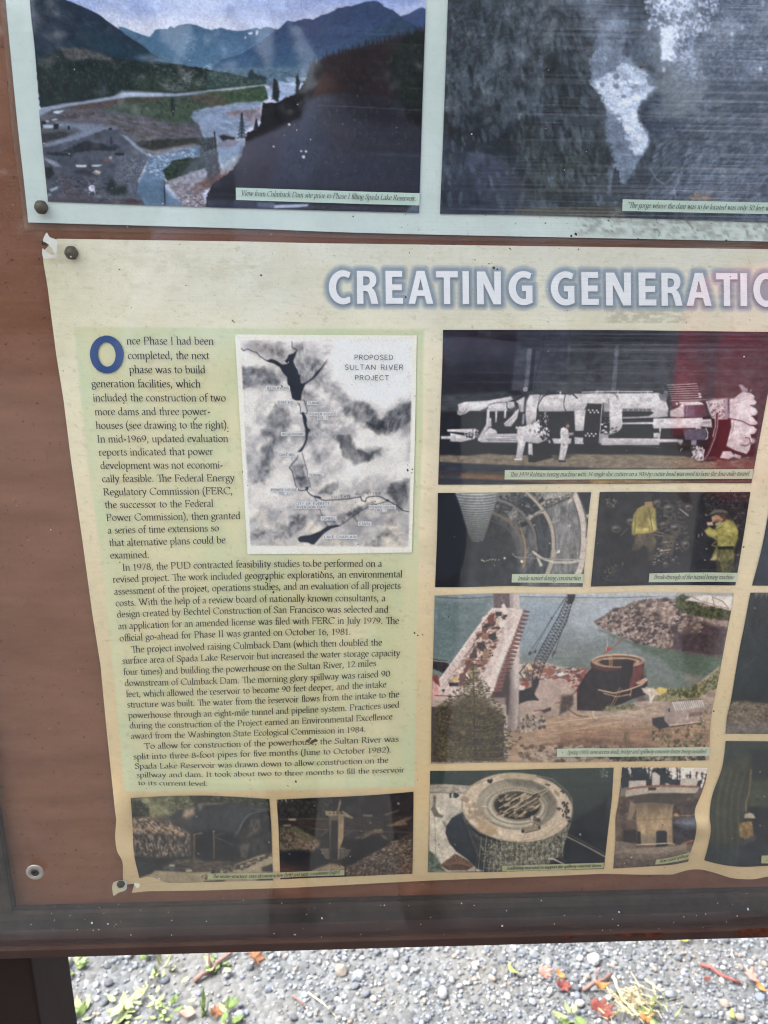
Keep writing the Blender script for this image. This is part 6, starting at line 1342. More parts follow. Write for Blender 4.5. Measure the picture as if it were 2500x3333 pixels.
    A.poly('1280,310 1330,295 1400,300 1425,330 1395,345 1360,360 1290,365 1278,335', (176, 132, 100), soft=4); A.poly('1340,290 1420,285 1430,335 1395,345 1370,320', (84, 56, 38), soft=5); A.poly('1300,350 1350,335 1370,350 1330,370', (110, 70, 50), a=.8, soft=5)
    A.poly('1240,300 1280,270 1310,240 1370,235 1430,255 1445,285 1380,270 1300,285', (92, 90, 80), soft=4); A.line('1240,302 1330,275 1440,280', 9, (60, 58, 54)); A.line('1265,278 1330,255', 6, (120, 118, 106), .8)
    A.poly('1230,370 1290,362 1295,400 1240,400', (190, 160, 132), soft=5); A.ell(1228, 634, 9, 9, (130, 130, 120)); A.poly('1510,690 1560,685 1545,710', (120, 96, 90), soft=5); A.ell(1225, 295, 12, 12, (120, 116, 104), .9)
    ph = A.build('photograph', lo_root, gain=.95); ph['label'] = 'dark print of two men in yellow raincoats at a tunnel face'
    quad_caption(ph, tr('658,880 1000,872 1300,870 1540,874', K), tr('650,968 1000,966 1300,963 1530,965', K), 'Break-through of the tunnel boring machine', q(K, 698, 936), q(K, 1500, 937), 9.4, 'capgreen')
miners()

def lake_site():
    K = (1380, 1900, .34961); R_ = (1900, 1900, .36166); Q = (1380, 1900, .67511)
    A = Art(tr('52,57 350,46 700,48 1000,42 1497,44', Q), tr('33,870 350,862 700,862 1372,853', Q), tr('52,57 46,300 36,600 33,870', Q), tr('1350,83 1335,200 1305,360 1250,660 1215,850 1160,1120 1140,1300 1128,1590', R_), 2.2)
    full = np.ones(A.X.shape); A.at(*Q)
    A.vgrad([(40, (160, 166, 168)), (150, (134, 144, 148)), (300, (116, 126, 126)), (500, (100, 112, 104))]); A.poly('30,60 330,60 330,200 120,400 30,400', (92, 112, 114), a=.9, soft=50); A.tex(full, .10, 34, 12)
    A.poly('800,50 1200,60 900,200 760,260 700,160', (178, 190, 202), a=.6, soft=80); A.poly('455,60 700,60 640,300 460,340', (140, 158, 174), a=.6, soft=50)
    A.line('50,64 200,72 335,62', 3, (60, 70, 76)); A.line('460,62 700,66 900,68 1200,58', 3, (90, 96, 104)); A.poly('460,46 1220,44 1200,60 470,60', (176, 182, 186), a=.8, soft=4)
    # reflections of the point
    A.poly('840,220 920,260 1000,290 1060,330 1130,350 1200,420 1300,450 1400,440 1445,350 1250,330 1000,280', (76, 94, 74), a=.85, soft=14, jit=3, js=12, tex=.15, ts=14, tsy=5)
    # rocky point
    A.poly('818,180 860,160 900,128 960,110 1010,85 1080,72 1160,70 1210,75 1230,60 1300,58 1490,60 1475,150 1440,350 1300,340 1200,318 1130,310 1080,295 1010,280 960,250 900,230 845,215', (126, 106, 98), soft=3, jit=1.5, js=8, tex=.5, ts=9)
    A.blots('830,185 960,115 1150,75 1230,110 1300,200 1260,330 1000,280 860,215', 950, [(70, 54, 52), (160, 138, 126), (190, 170, 158), (52, 42, 44), (120, 96, 86)], (3, 8), 1.6, (-1, .4), .6)
    A.poly('1000,110 1150,80 1220,130 1180,190 1100,150', (176, 150, 132), a=.5, soft=14, tex=.35, ts=10, tsy=5)
    A.poly('1190,200 1320,180 1460,220 1440,352 1300,338 1180,316', (62, 46, 50), a=.9, soft=14, tex=.35, ts=14)
    A.blots('1200,190 1340,190 1320,230 1220,240', 60, [(150, 126, 110), (90, 72, 66)], (4, 9), 1.8, (-.5, .3), .6); A.blots('1120,260 1200,240 1190,310 1110,300', 60, [(160, 140, 120), (110, 92, 80)], (3, 8), 1.6, (1, 2), .6)
    for a, b in ((925, 125), (1025, 115), (1110, 145), (1085, 105), (1165, 75), (1030, 140), (1125, 150)): A.ell(a, b, 14, 10, (54, 44, 46), .8, 6)
    A.poly('1210,110 1215,65 1250,48 1290,90 1400,120 1480,125 1475,180 1400,170 1290,150 1230,130', (74, 78, 44), soft=5, jit=3, js=8, tex=.5, ts=8); A.blots('1215,70 1480,130 1470,175 1240,140', 140, [(50, 54, 34), (96, 98, 54), (40, 42, 32)], (3, 8), 1.3, (0, 3), .6)
    A.poly('1260,80 1300,55 1490,60 1480,130 1400,110 1340,90', (214, 204, 192), soft=5, tex=.12, ts=10); A.line('1390,62 1400,105 1470,120 1440,85 1390,64', 3, (140, 84, 72)); A.line('1290,60 1330,82 1400,100', 4, (120, 100, 84), .7)
    # shore and yard
    A.poly('455,390 560,370 640,395 740,408 790,420 830,600 1100,560 1300,500 1420,400 1420,860 30,880 35,580 100,500 455,560', (162, 140, 124), soft=4, tex=.18, ts=22, tsy=8)
    A.poly('1060,500 1170,500 1290,510 1350,470 1440,395 1450,480 1300,560 1100,570', (120, 116, 76), soft=6, jit=3, js=9, tex=.5, ts=9); A.blots('1100,520 1300,500 1440,410 1420,500 1300,550', 160, [(84, 90, 50), (150, 140, 100), (60, 66, 40)], (3, 8), 1.4, (0, 3), .55)
    A.poly('540,450 700,430 790,430 700,520 600,600 460,600', (178, 152, 140), a=.8, soft=14, tex=.12, ts=20)
    A.poly('460,640 700,630 900,615 1150,560 1150,640 900,680 700,720 480,740', (170, 146, 124), a=.9, soft=14, tex=.2, ts=24, tsy=6)
    A.poly('400,700 560,640 800,640 1100,660 1380,640 1380,800 900,780 650,770 420,860', (164, 130, 100), a=.8, soft=16, tex=.25, ts=34, tsy=5, rot=-.12)
    A.poly('650,700 1380,690 1380,780 1000,790 650,770', (140, 100, 74), a=.6, soft=20, tex=.3, ts=40, tsy=4); A.poly('780,740 1000,760 1150,790 700,800 560,775', (100, 72, 54), a=.7, soft=10, tex=.4, ts=10)
    A.line('480,690 700,660 960,630 1130,590', 6, (196, 174, 150), .6); A.line('560,740 800,690 1100,640', 5, (190, 164, 138), .5)
    A.poly('460,650 560,640 590,690 520,700 450,720', (120, 104, 92), soft=8, tex=.5, ts=6); A.blots('450,640 600,640 580,700 440,720', 150, [(176, 158, 142), (76, 64, 58), (140, 122, 108)], (3, 8), 1.4, (0, 3), .7)
    A.blots('450,780 900,780 1370,830 1370,855 430,860', 360, [(110, 88, 68), (176, 154, 130), (72, 58, 46), (140, 120, 96)], (3, 10), 1.8, (-.3, .3), .55)
    A.blots('1100,700 1370,640 1370,790 1120,790', 130, [(96, 96, 56), (74, 76, 44), (176, 150, 110), (60, 56, 40)], (3, 8), 1.5, (0, 3), .6); A.blots('900,830 1370,835 1370,855 900,855', 90, [(66, 70, 40), (96, 100, 60), (50, 48, 36)], (4, 9), 1.5, (0, 3), .7)
    A.blots('460,390 760,410 700,450 470,470', 110, [(196, 176, 160), (120, 90, 80), (90, 80, 76), (150, 84, 64)], (4, 11), 2, (-.3, .3), .7); A.poly('590,440 640,418 620,440 600,452', (150, 90, 74), soft=3); A.poly('650,440 700,422 680,440', (206, 196, 190), soft=3)
    # pier
    A.at(*K)
    A.poly('645,90 800,90 800,220 650,235', (96, 80, 80), soft=3, tex=.15, ts=8); A.line('722,90 722,160 760,162', 5, (150, 130, 122))
    A.poly('800,88 888,88 892,240 888,700 880,1140 865,1350 800,1380 780,1250 800,700 805,240', (188, 172, 166), soft=3); A.poly('800,88 830,88 830,240 800,240', (150, 136, 134), a=.8, soft=6)
    A.poly('770,760 820,700 830,1100 830,1370 780,1380 770,1200', (92, 80, 76), a=.8, soft=18); A.poly('830,500 890,480 885,900 840,900', (206, 192, 182), a=.6, soft=20); A.poly('800,960 885,960 870,1350 800,1370', (140, 124, 116), a=.5, soft=20)
    # bridge deck under construction
    A.poly('625,230 650,225 800,225 915,240 905,300 860,420 790,560 720,740 640,900 620,1080 100,1090 80,1000 150,880 240,760 420,500', (204, 184, 176), soft=3, tex=.12, ts=12)
    A.poly('600,290 660,260 760,260 740,440 650,640 560,820 420,900 330,960 200,960 300,780 480,520', (186, 158, 148), soft=6, tex=.45, ts=8)
    A.blots('600,280 780,280 700,520 560,800 400,950 300,930 480,560', 420, [(90, 50, 44), (60, 44, 44), (214, 196, 182), (160, 120, 96), (196, 172, 150), (120, 84, 70)], (5, 16), 2.2, (-1.2, .2), .7)
    for s, c in (('595,300 660,270 650,370 595,400', (110, 56, 50)), ('665,262 722,262 725,300 668,300', (40, 36, 42)), ('720,200 745,180 790,260 750,290', (216, 200, 192)), ('540,400 600,370 640,380 580,415', (50, 38, 42)), ('700,335 760,335 750,400 700,400', (216, 206, 200)),
                 ('595,470 670,455 672,515 640,530 595,505', (48, 42, 46)), ('540,470 600,460 600,520 540,520', (140, 92, 70)), ('490,545 560,545 600,640 560,640 500,600', (54, 42, 46)), ('415,695 480,580 500,690 440,700', (66, 50, 54)), ('560,600 610,620 600,690 545,690', (140, 104, 80)),
                 ('365,708 580,708 580,720 365,718', (130, 60, 54)), ('420,728 460,728 400,820 370,850 370,800', (110, 58, 52)), ('330,840 390,820 380,930 330,960', (104, 64, 58)), ('235,920 330,920 320,955 235,955', (46, 42, 46)), ('270,870 310,865 320,905 260,910', (196, 164, 96)), ('170,985 195,980 190,1005 172,1005', (50, 46, 50))): A.poly(s, c, soft=3)
    A.line('150,890 420,520 640,235', 16, (214, 196, 188)); A.line('170,960 300,790', 6, (150, 130, 122))
    for k in range(14):
        t = k / 13.; A.line([(200 + 400 * t, 830 - 540 * t), (215 + 400 * t, 850 - 540 * t)], 5, (140, 116, 108), .7)
    A.poly('790,470 860,300 915,245 900,320 820,520 740,720 690,860 640,1040 560,1000 620,860', (216, 198, 188), soft=5)
    # triangular brackets along the deck edge
    for k in range(22):
        t = k / 21.; x = 925 - 285 * t; y = 245 + 770 * t; L = 62 + 34 * t; H = 26 + 26 * t
        A.poly([(x, y - H * .3), (x + L, y + H * .55), (x + 6, y + H * .65)], (126, 72, 66), soft=2.5); A.line([(x, y + H * .55), (x + L, y + H * .5)], 7, (150, 92, 80)); A.line([(x + 4, y + H * .75), (x + L * .9, y + H * .72)], 9, (70, 44, 44))
    A.poly('640,1010 720,1000 780,780 800,900 790,1200 770,1240 760,1130 600,1090', (66, 48, 48), a=.9, soft=8)
    # left edge odds and ends
    A.poly('85,700 215,720 235,760 180,830 80,790', (44, 42, 46), soft=5, tex=.5, ts=6); A.line('90,715 220,730', 8, (170, 160, 150)); A.poly('80,850 130,850 150,960 80,900', (130, 60, 54), soft=5); A.poly('78,890 130,960 150,1010 90,1115 72,1115', (206, 150, 140), soft=4); A.line('100,1040 340,1050', 8, (110, 52, 50))
    A.poly('70,1060 760,1060 760,1200 70,1200', (176, 156, 146), a=.6, soft=8)
    # wall with railing
    A.poly('70,1145 610,1140 780,1230 778,1640 70,1660', (74, 62, 60), soft=3, tex=.15, ts=10); A.poly('600,1090 780,1225 740,1225 600,1150', (156, 142, 134), soft=3); A.poly('745,1215 780,1235 778,1640 742,1640', (168, 154, 144), soft=3)
    for k in range(4): A.line([(600, 1085 + 28 * k), (765, 1140 + 26 * k)], 6, (186, 172, 160))
    for xx in (640, 700, 762): A.line([(xx, 1095 + (xx - 600) * .3), (xx, 1180 + (xx - 600) * .3)], 6, (176, 162, 150))
    # young fir in front
    r = random.Random(12)
    fir = '460,760 500,860 560,900 600,960 650,1040 720,1160 760,1280 800,1400 900,1440 860,1480 760,1560 740,1659 70,1659 70,1160 180,1090 260,1000 330,960 400,860 440,800'
    A.poly('100,1180 460,1000 700,1180 740,1640 70,1640', (62, 54, 38), a=.82, soft=30, jit=5, js=10, tex=.5, ts=8)
    A.blots(fir, 1500, [(90, 78, 46), (56, 50, 32), (112, 98, 58), (40, 36, 28), (74, 66, 38)], (3, 9), 2.2, (-.7, .7), .5)
    A.line('457,735 462,900 470,1100 468,1400 480,1640', 9, (44, 38, 34))
    for k in range(46):
        t = k / 45.; y = 780 + 860 * t; L = 30 + 330 * t * r.uniform(.6, 1.1)
        for sx in (-1, 1):
            e = (max(72, 463 + sx * L), y - 30 - 30 * r.random() + 40 * t); A.line([(463, y), ((463 + e[0]) / 2, y + 8), e], 4, (104, 92, 54) if r.random() < .6 else (50, 44, 30), .8)
            for z in range(5): u = r.random(); A.line([(463 + (e[0] - 463) * u, y), (463 + (e[0] - 463) * u + r.uniform(-30, 30), y + r.uniform(-26, 30))], 3, (98, 88, 52), .6)
    # crawler crane
    def lat(x0, y0, x1, y1, wa, wb, n, c=(38, 36, 42)):
        dx, dy = x1 - x0, y1 - y0; l = math.hypot(dx, dy); nx, ny = -dy / l, dx / l
        pa = lambda t, s: (x0 + dx * t + nx * s * (wa + (wb - wa) * t), y0 + dy * t + ny * s * (wa + (wb - wa) * t))
        A.line([pa(0, -1), pa(1, -1)], 6, c); A.line([pa(0, 1), pa(1, 1)], 6, c); A.line([pa(0, .1), pa(1, .1)], 4, c)
        for k in range(n):
            A.line([pa(k / n, -1), pa((k + 1) / n, 1)], 4, c); A.line([pa(k / n, 1), pa((k + 1) / n, -1)], 4, c)
    lat(1030, 930, 1080, 720, 28, 48, 5); lat(1080, 720, 1290, 330, 48, 46, 14); lat(1290, 330, 1370, 110, 44, 26, 7)
    A.poly('1330,98 1412,98 1400,150 1370,190 1325,180 1345,130', (40, 38, 44), soft=4); A.poly('1010,900 1060,870 1070,930 1020,1040 990,1060 1000,960', (40, 36, 40), soft=5, tex=.4, ts=6); A.poly('885,1000 1000,960 1040,1050 1070,1080 960,1090 885,1120', (34, 32, 36), soft=5, tex=.4, ts=8)
    A.line('1330,120 1190,320 985,640', 3.5, (60, 66, 74)); A.line('1320,120 1185,330 1030,620', 3.5, (60, 66, 74)); A.line('1300,150 1100,480 940,700', 3, (90, 98, 106)); A.line('1400,130 1290,420 1215,650 1195,680', 4, (56, 58, 64)); A.line('1150,520 1060,700 940,880', 3, (80, 86, 92))
    A.ell(1215, 640, 11, 16, (84, 44, 44)); A.line('1200,650 1195,690', 6, (40, 40, 46)); A.poly('975,640 1000,632 990,665 975,665', (40, 44, 50), soft=3); A.poly('1028,625 1048,618 1040,645 1028,645', (40, 44, 50), soft=3); A.ell(1188, 322, 9, 11, (60, 60, 66)); A.line('985,660 1030,630', 5, (60, 60, 66))
    A.line('960,740 890,830 940,900', 8, (44, 40, 44)); A.line('1080,800 1000,860 950,890', 5, (110, 54, 46)); A.poly('900,930 960,905 985,940 960,970 900,960', (150, 66, 50), soft=5); A.poly('890,940 945,955 930,990 890,985', (216, 206, 200), soft=4); A.line('1060,840 1190,870', 8, (150, 88, 64))
    A.poly('965,775 1035,770 1020,800 975,800', (210, 190, 140), soft=4); A.poly('1000,760 1060,760 1060,785 1010,790', (90, 50, 44), soft=4); A.poly('1135,815 1215,805 1205,845 1130,840', (140, 84, 74), soft=4); A.poly('1240,860 1250,835 1360,800 1350,825 1280,860', (216, 206, 200), soft=4)
    A.line('1000,1075 1065,1085', 9, (40, 36, 40)); A.line('1020,1185 1090,1175', 7, (110, 60, 50)); A.poly('1085,1180 1180,1150 1185,1180 1120,1205', (60, 46, 44), soft=4)
    # round spillway form
    A.at(*R_)
    A.poly('-100,1000 -40,960 0,900 -60,870 -20,800 60,740 80,700', (150, 66, 56), soft=4); A.blots('-180,760 -10,760 20,920 -120,960', 60, [(160, 72, 60), (96, 50, 46), (200, 180, 170)], (5, 14), 1.6, (-.8, .5), .8)
    A.poly('60,700 70,760 10,820 -60,960 -60,1140 180,1145 300,1100 430,1040 560,1000 575,870 540,780 545,700 480,740 120,760', (38, 28, 30), soft=4, tex=.3, ts=12)
    A.poly('440,740 545,700 535,800 500,880 430,940 400,960', (104, 48, 44), soft=5, tex=.2, ts=8, tsy=20); A.poly('75,700 140,730 250,755 350,755 440,735 430,760 200,790 80,760', (84, 44, 42), soft=6)
    A.ell(310, 692, 236, 62, (196, 168, 138), 1, 3); A.ell(310, 696, 216, 50, (92, 56, 50), 1, 3); A.ell(300, 712, 176, 38, (50, 36, 36), 1, 4); A.ell(300, 708, 190, 42, (190, 156, 116), 1, 3, ring=8)
    A.line('180,680 420,672', 7, (196, 166, 128)); A.line('450,720 500,700 470,680', 6, (196, 166, 128)); A.line('110,700 180,735 250,745', 5, (170, 136, 104))
    for xx in (232, 256): A.line([(xx, 640), (xx, 740)], 5, (176, 128, 76))
    for k in range(8): A.line([(230, 650 + 12 * k), (258, 650 + 12 * k)], 4, (176, 128, 76))
    A.poly('345,700 450,690 440,800 390,970 330,950', (30, 24, 28), soft=4); A.poly('540,740 568,780 548,840 535,840', (84, 92, 84), soft=4)
    A.line('135,955 270,985 400,955 520,910 570,860', 13, (186, 152, 124)); A.line('180,985 300,1018 420,995', 9, (176, 140, 108)); A.poly('470,890 560,840 575,870 530,910 480,905', (196, 150, 124), soft=4); A.line('325,935 250,1090', 6, (176, 136, 92)); A.line('345,945 270,1090', 5, (150, 112, 76)); A.line('430,950 420,1010', 7, (186, 150, 110))
    A.poly('520,940 620,935 700,990 640,1010 610,1075 590,1070 590,1010 540,980', (206, 186, 172), soft=5, tex=.15, ts=8); A.poly('640,960 680,930 750,945 745,975 690,1000', (206, 180, 96), soft=4); A.line('560,930 690,1005', 7, (216, 190, 160)); A.poly('470,1030 540,1005 560,1050 500,1060', (100, 74, 70), soft=5)
    A.poly('170,1140 230,1080 300,1100 400,1070 460,1080 440,1120 240,1150', (104, 104, 74), soft=8, jit=3, js=8, tex=.5, ts=8); A.line('-150,1120 -60,1170 60,1190', 24, (170, 140, 112)); A.line('-140,1130 -60,1185 40,1200', 9, (84, 64, 56)); A.line('-260,1080 -180,1060 -90,1040', 8, (150, 84, 64)); A.poly('-200,1010 -100,1000 -90,1080 -130,1130 -220,1180', (60, 46, 44), a=.9, soft=10, tex=.4, ts=8)
    A.line('175,632 260,580 365,478', 9, (150, 76, 52)); A.poly('200,570 250,570 245,600 200,605', (176, 70, 50), soft=3); A.line('208,480 212,550 200,600', 5, (206, 196, 196)); A.line('255,140 250,240 206,520', 2.4, (120, 128, 134), .7); A.line('300,440 250,540', 3, (96, 80, 70))
    A.ell(90, 1150, 8, 5, (200, 190, 180)); A.line('75,1150 100,1210 125,1212', 8, (200, 180, 160))
    # hut
    A.poly('615,1210 720,1195 770,1290 680,1310 620,1270', (46, 42, 46), soft=5); A.poly('722,1190 735,1080 745,1065 790,1060 820,1145 830,1265 775,1275 730,1240', (150, 130, 122), soft=3); A.poly('820,1145 1090,1110 1070,1225 820,1260', (160, 138, 126), soft=3, tex=.12, ts=8)
    A.poly('950,1160 1055,1150 1050,1190 945,1200', (132, 110, 100), soft=4); A.line('775,1272 1080,1238', 15, (190, 162, 142)); A.line('775,1290 1085,1250', 9, (70, 54, 48)); A.poly('785,1062 1070,1040 1095,1108 820,1147', (206, 196, 190), soft=3)
    for k in range(16):
        t = k / 15.; A.line([(788 + 282 * t, 1062 - 21 * t), (823 + 270 * t, 1145 - 37 * t)], 4, (96, 76, 68), .8)
    A.line('785,1058 1065,1038', 7, (90, 70, 64)); A.poly('760,1128 775,1118 778,1150 762,1155', (46, 40, 44), soft=3); A.poly('910,1220 935,1185 945,1225', (196, 180, 160), a=.7, soft=4)
    A.blots('1080,1140 1150,1140 1130,1330 1090,1300', 50, [(150, 130, 96), (96, 92, 60)], (4, 9), 1.6, (1, 2), .6)
    r = random.Random(3)
    for k in range(60):
        x = r.choice([r.uniform(690, 820), r.uniform(1000, 1110), r.uniform(360, 400)]); y = r.uniform(1350, 1450); A.line([(x, y), (x + r.uniform(-14, 14), y - r.uniform(20, 50))], 4, (84, 80, 48), .7)
    ph = A.build('photograph', lo_root, gain=.95); ph['label'] = 'colour print of a crane, bridge deck and round spillway form beside a green lake'
    quad_caption(ph, [q(K, 1240, 1538), q(K, 1500, 1531)] + tr('300,1482 700,1475 1133,1471', R_), [q(K, 1238, 1612), q(K, 1500, 1610)] + tr('300,1557 700,1552 1130,1548', R_),
                 'Spring 1983, new access shaft, bridge and spillway concrete forms being installed.', q(K, 1332, 1588), q(R_, 1105, 1526), 8.8, 'capgreen', pm=q(R_, 330, 1528))
    text_line('caption_bullet', '*', q(K, 1280, 1584), q(K, 1300, 1584), 7, ph, M['ink2'], off=.0019)
lake_site()

def spillway_top():
    K = (1380, 2480, .34961); Q = (1380, 2450, .67511)
    A = Art(tr('30,88 300,86 600,78 915,72', Q), tr('18,577 300,576 500,570 868,560', Q), tr('30,88 26,300 18,577', Q), tr('915,72 905,230 885,400 868,560', Q), 2.2)
    full = np.ones(A.X.shape); A.at(*K); A.fill((40, 50, 48)); A.tex(full, .15, 50); A.vgrad([(60, (46, 60, 54)), (400, (42, 52, 50)), (700, (22, 27, 31)), (1000, (24, 30, 36))])
    A.poly('1380,560 1659,390 1700,330 1700,1000 1300,960', (18, 22, 26), a=.9, soft=16); A.blots('1580,70 1700,60 1700,150 1640,140', 40, [(120, 124, 108), (70, 76, 66)], (4, 9), 1.5, (0, 3), .6)
    # pale ground left
    A.poly('55,215 200,208 300,215 420,225 500,200 620,160 620,400 360,560 210,590 200,660 240,760 300,830 400,900 560,1020 40,1030', (190, 180, 160), soft=4, tex=.12, ts=24)
    A.poly('55,210 420,225 420,290 55,290', (150, 140, 122), a=.8, soft=10, tex=.3, ts=12, tsy=4); A.line('60,285 400,290', 5, (90, 84, 76)); A.poly('85,310 112,320 105,420 140,480 182,500 170,520 100,510 62,440 88,400', (104, 100, 90), soft=4); A.poly('170,540 200,570 215,620 195,610', (110, 106, 96), soft=5)
    A.blots('245,295 335,300 330,330 250,330', 20, [(40, 38, 38)], (6, 12), 1.4, (0, 3), .85); A.line('70,320 105,600 110,900', 3, (120, 110, 96))
    A.poly('215,590 260,520 360,465 400,560 480,640 560,740 600,1020 500,1000 400,900 300,830 240,740 205,660', (28, 34, 42), soft=5, tex=.2, ts=20); A.poly('340,480 420,600 480,760 420,840 300,640', (44, 54, 60), a=.6, soft=50)
    A.poly('40,820 110,860 160,960 200,1020 40,1030', (84, 96, 78), soft=8, tex=.5, ts=8); A.poly('150,960 290,855 340,880 480,960 400,1010 230,1010', (84, 60, 46), soft=4, tex=.3, ts=8)
    for k in range(7): A.line([(165 + 28 * k, 965 - 12 * k + 8 * k), (290 + 24 * k, 865 + 18 * k)], 8, (124, 84, 62)); 
    for k in range(6): A.line([(290 + 30 * k, 870 + 15 * k), (310 + 30 * k, 925 + 12 * k)], 6, (150, 110, 84)); 
    # shaft with scaffolding
    m = A.poly('350,480 420,600 520,700 700,745 920,745 1120,700 1300,590 1370,480 1375,560 1340,660 1300,800 1270,880 1180,910 1150,1030 600,1030 560,960 500,880 430,700', (100, 98, 82), soft=3, tex=.5, ts=7)
    A.poly('380,560 520,700 640,740 620,1020 560,1000 440,760', (26, 30, 32), a=.85, soft=30)
    r = random.Random(9)
    for k in range(34):
        t = k / 33.; x = 510 + 800 * t; yt = 745 - 0 * t - 180 * max(0, t - .5) * 2 * t + (0 if t > .1 else -20); A.line([(x, yt - 30 * (1 - t)), (x - 30 + 10 * t, 1020 - (140 * t if t > .7 else 0))], 5 if k % 3 else 8, (166, 160, 134) if k % 2 else (60, 60, 52), .8)
    for j in range(9):
        yy = 770 + 32 * j; A.line([(520 + j * 6, yy - 10), (700, yy + 8), (900, yy + 4), (1100, yy - 30), (1300 - j * 10, yy - 110)], 4, (176, 168, 140) if j % 2 else (76, 76, 64), .75)
    A.blots('520,760 900,770 1200,700 1340,600 1300,800 1160,900 1140,1010 620,1020', 700, [(176, 168, 142), (40, 42, 38), (130, 126, 106), (84, 84, 70)], (3, 8), 2, (1.2, 1.9), .5)
    # rim
    A.ell(868, 425, 516, 322, (196, 176, 148), 1, 4, .08); A.ell(868, 425, 516, 322, (120, 104, 84), .8, 4, .08, ring=5)
    A.ell(868, 395, 372, 238, (126, 118, 100), 1, 5, .05); A.ell(850, 390, 350, 215, (170, 158, 134), .6, 8, .05); A.poly('760,160 1000,170 1150,260 1220,380 1160,500 1080,560 1150,380 1040,250 820,220', (96, 92, 80), a=.8, soft=14, tex=.2, ts=9)
    A.ell(850, 425, 290, 185, (190, 180, 156), 1, 8, .05); A.ell(860, 415, 270, 165, (110, 100, 84), .9, 5, .05, ring=10); A.ell(870, 410, 225, 138, (66, 60, 50), 1, 6, .05); A.ell(880, 420, 200, 115, (30, 28, 28), 1, 8, .05)
    A.ell(865, 400, 228, 140, (176, 160, 130), .9, 4, .05, ring=8); 
    for k in range(48):
        a = k / 48. * 6.283; A.line([(866 + 212 * math.cos(a), 402 + 128 * math.sin(a)), (866 + 238 * math.cos(a), 400 + 148 * math.sin(a))], 4, (96, 84, 66), .7)
    A.blots('700,310 1040,300 1060,440 900,520 700,480', 240, [(176, 156, 124), (40, 36, 32), (130, 112, 88), (90, 78, 62)], (4, 14), 3, (-.75, -.35), .75)
    for a, b, c_, d in ((700, 430, 940, 290), (740, 470, 1010, 310), (850, 450, 1060, 330), (1020, 300, 1140, 250), (1090, 310, 1160, 260)): A.line([(a, b), (c_, d)], 8, (196, 180, 150))
    for k in range(8): A.line([(920 + 14 * k, 388 - 6 * k), (932 + 14 * k, 360 - 6 * k)], 5, (40, 34, 30))
    A.poly('690,120 820,105 1050,118 1045,165 900,148 710,158', (172, 156, 122), soft=4)
    A.blots('380,330 520,440 600,600 520,640 400,520', 60, [(176, 150, 116), (214, 196, 170), (150, 130, 104)], (10, 26), 1.8, (0, 1), .5); A.poly('500,540 640,590 700,650 620,690 500,640', (170, 142, 106), a=.8, soft=8); A.poly('680,640 700,630 735,675 720,690', (226, 214, 192), soft=4)
    A.poly('740,640 900,620 920,720 780,720 700,690', (206, 190, 164), a=.6, soft=16, tex=.15, ts=10); A.poly('940,625 1060,600 1065,630 940,660', (140, 122, 96), soft=4); A.line('940,662 1065,632', 7, (60, 52, 44)); A.ell(922, 645, 16, 18, (50, 44, 40)); A.ell(1075, 612, 12, 18, (50, 44, 40)); A.ell(950, 690, 18, 15, (120, 104, 84), .9, 3, ring=4)
    A.ell(1130, 585, 16, 14, (140, 122, 100), .9, 3, ring=4); A.poly('1130,200 1180,210 1170,228 1125,212', (84, 74, 60), soft=3); A.poly('1215,250 1260,290 1260,330 1210,290', (150, 132, 104), soft=4)
    A.blots('1280,380 1360,370 1350,500 1290,520', 26, [(50, 46, 44), (70, 60, 54)], (5, 12), 1.6, (.8, 2), .9); A.blots('1230,430 1270,430 1250,455', 8, [(60, 52, 46)], (5, 9), 1.4, (0, 3), .9); A.blots('590,170 640,165 635,195', 7, [(40, 36, 34)], (8, 14), 1.2, (0, 3), .9); A.blots('1260,270 1300,275 1295,290', 6, [(46, 40, 38)], (6, 10), 1.2, (0, 3), .9)
    A.blots('1000,500 1090,540 1080,590 980,560', 40, [(60, 54, 48), (190, 176, 150), (110, 98, 80)], (5, 12), 1.8, (0, 3), .8); A.line('640,230 700,310 740,230 760,320', 5, (130, 116, 92), .8); A.line('540,410 600,418', 6, (226, 214, 190)); A.line('570,540 660,550', 6, (206, 190, 160))
    A.line('420,410 430,480', 4, (120, 100, 78)); A.line('410,420 480,420 480,460', 4, (130, 110, 86)); A.line('480,208 690,125', 5, (130, 124, 108)); A.line('1050,125 1200,160 1330,270 1375,340', 5, (140, 132, 112)); A.line('1045,140 1190,172 1310,280 1360,350', 3, (90, 84, 74)); A.line('1375,340 1380,430', 4, (176, 164, 140))
    A.line('400,560 520,660 720,735 900,742 1110,700 1290,560', 6, (150, 134, 108), .8); A.blots('1310,510 1375,510 1360,560 1320,550', 22, [(150, 140, 116), (50, 48, 42)], (5, 11), 1.6, (-.4, .6), .9)
    A.line('1300,680 1500,780 1700,890', 14, (130, 122, 104)); A.line('1340,670 1500,752 1700,860', 4, (110, 104, 90)); A.line('1160,900 1210,905 1310,955', 12, (196, 186, 160)); A.line('1260,870 1320,940', 3, (110, 104, 92)); A.line('1210,905 1180,850', 4, (130, 124, 106))
    A.ell(1455, 675, 7, 7, (230, 228, 220)); A.ell(290, 770, 5, 5, (180, 180, 176))
    ph = A.build('photograph', lo_root, gain=.9); ph['label'] = 'print looking down on a round concrete spillway ringed with scaffolding'
    quad_caption(ph, tr('378,546 620,538 868,530', Q), tr('378,571 620,566 866,557', Q), 'Scaffolding was used to support the spillway concrete forms.', q(Q, 398, 564), q(Q, 857, 550), 6.4, 'capolive', T=2.3, t=1.0)
spillway_top()

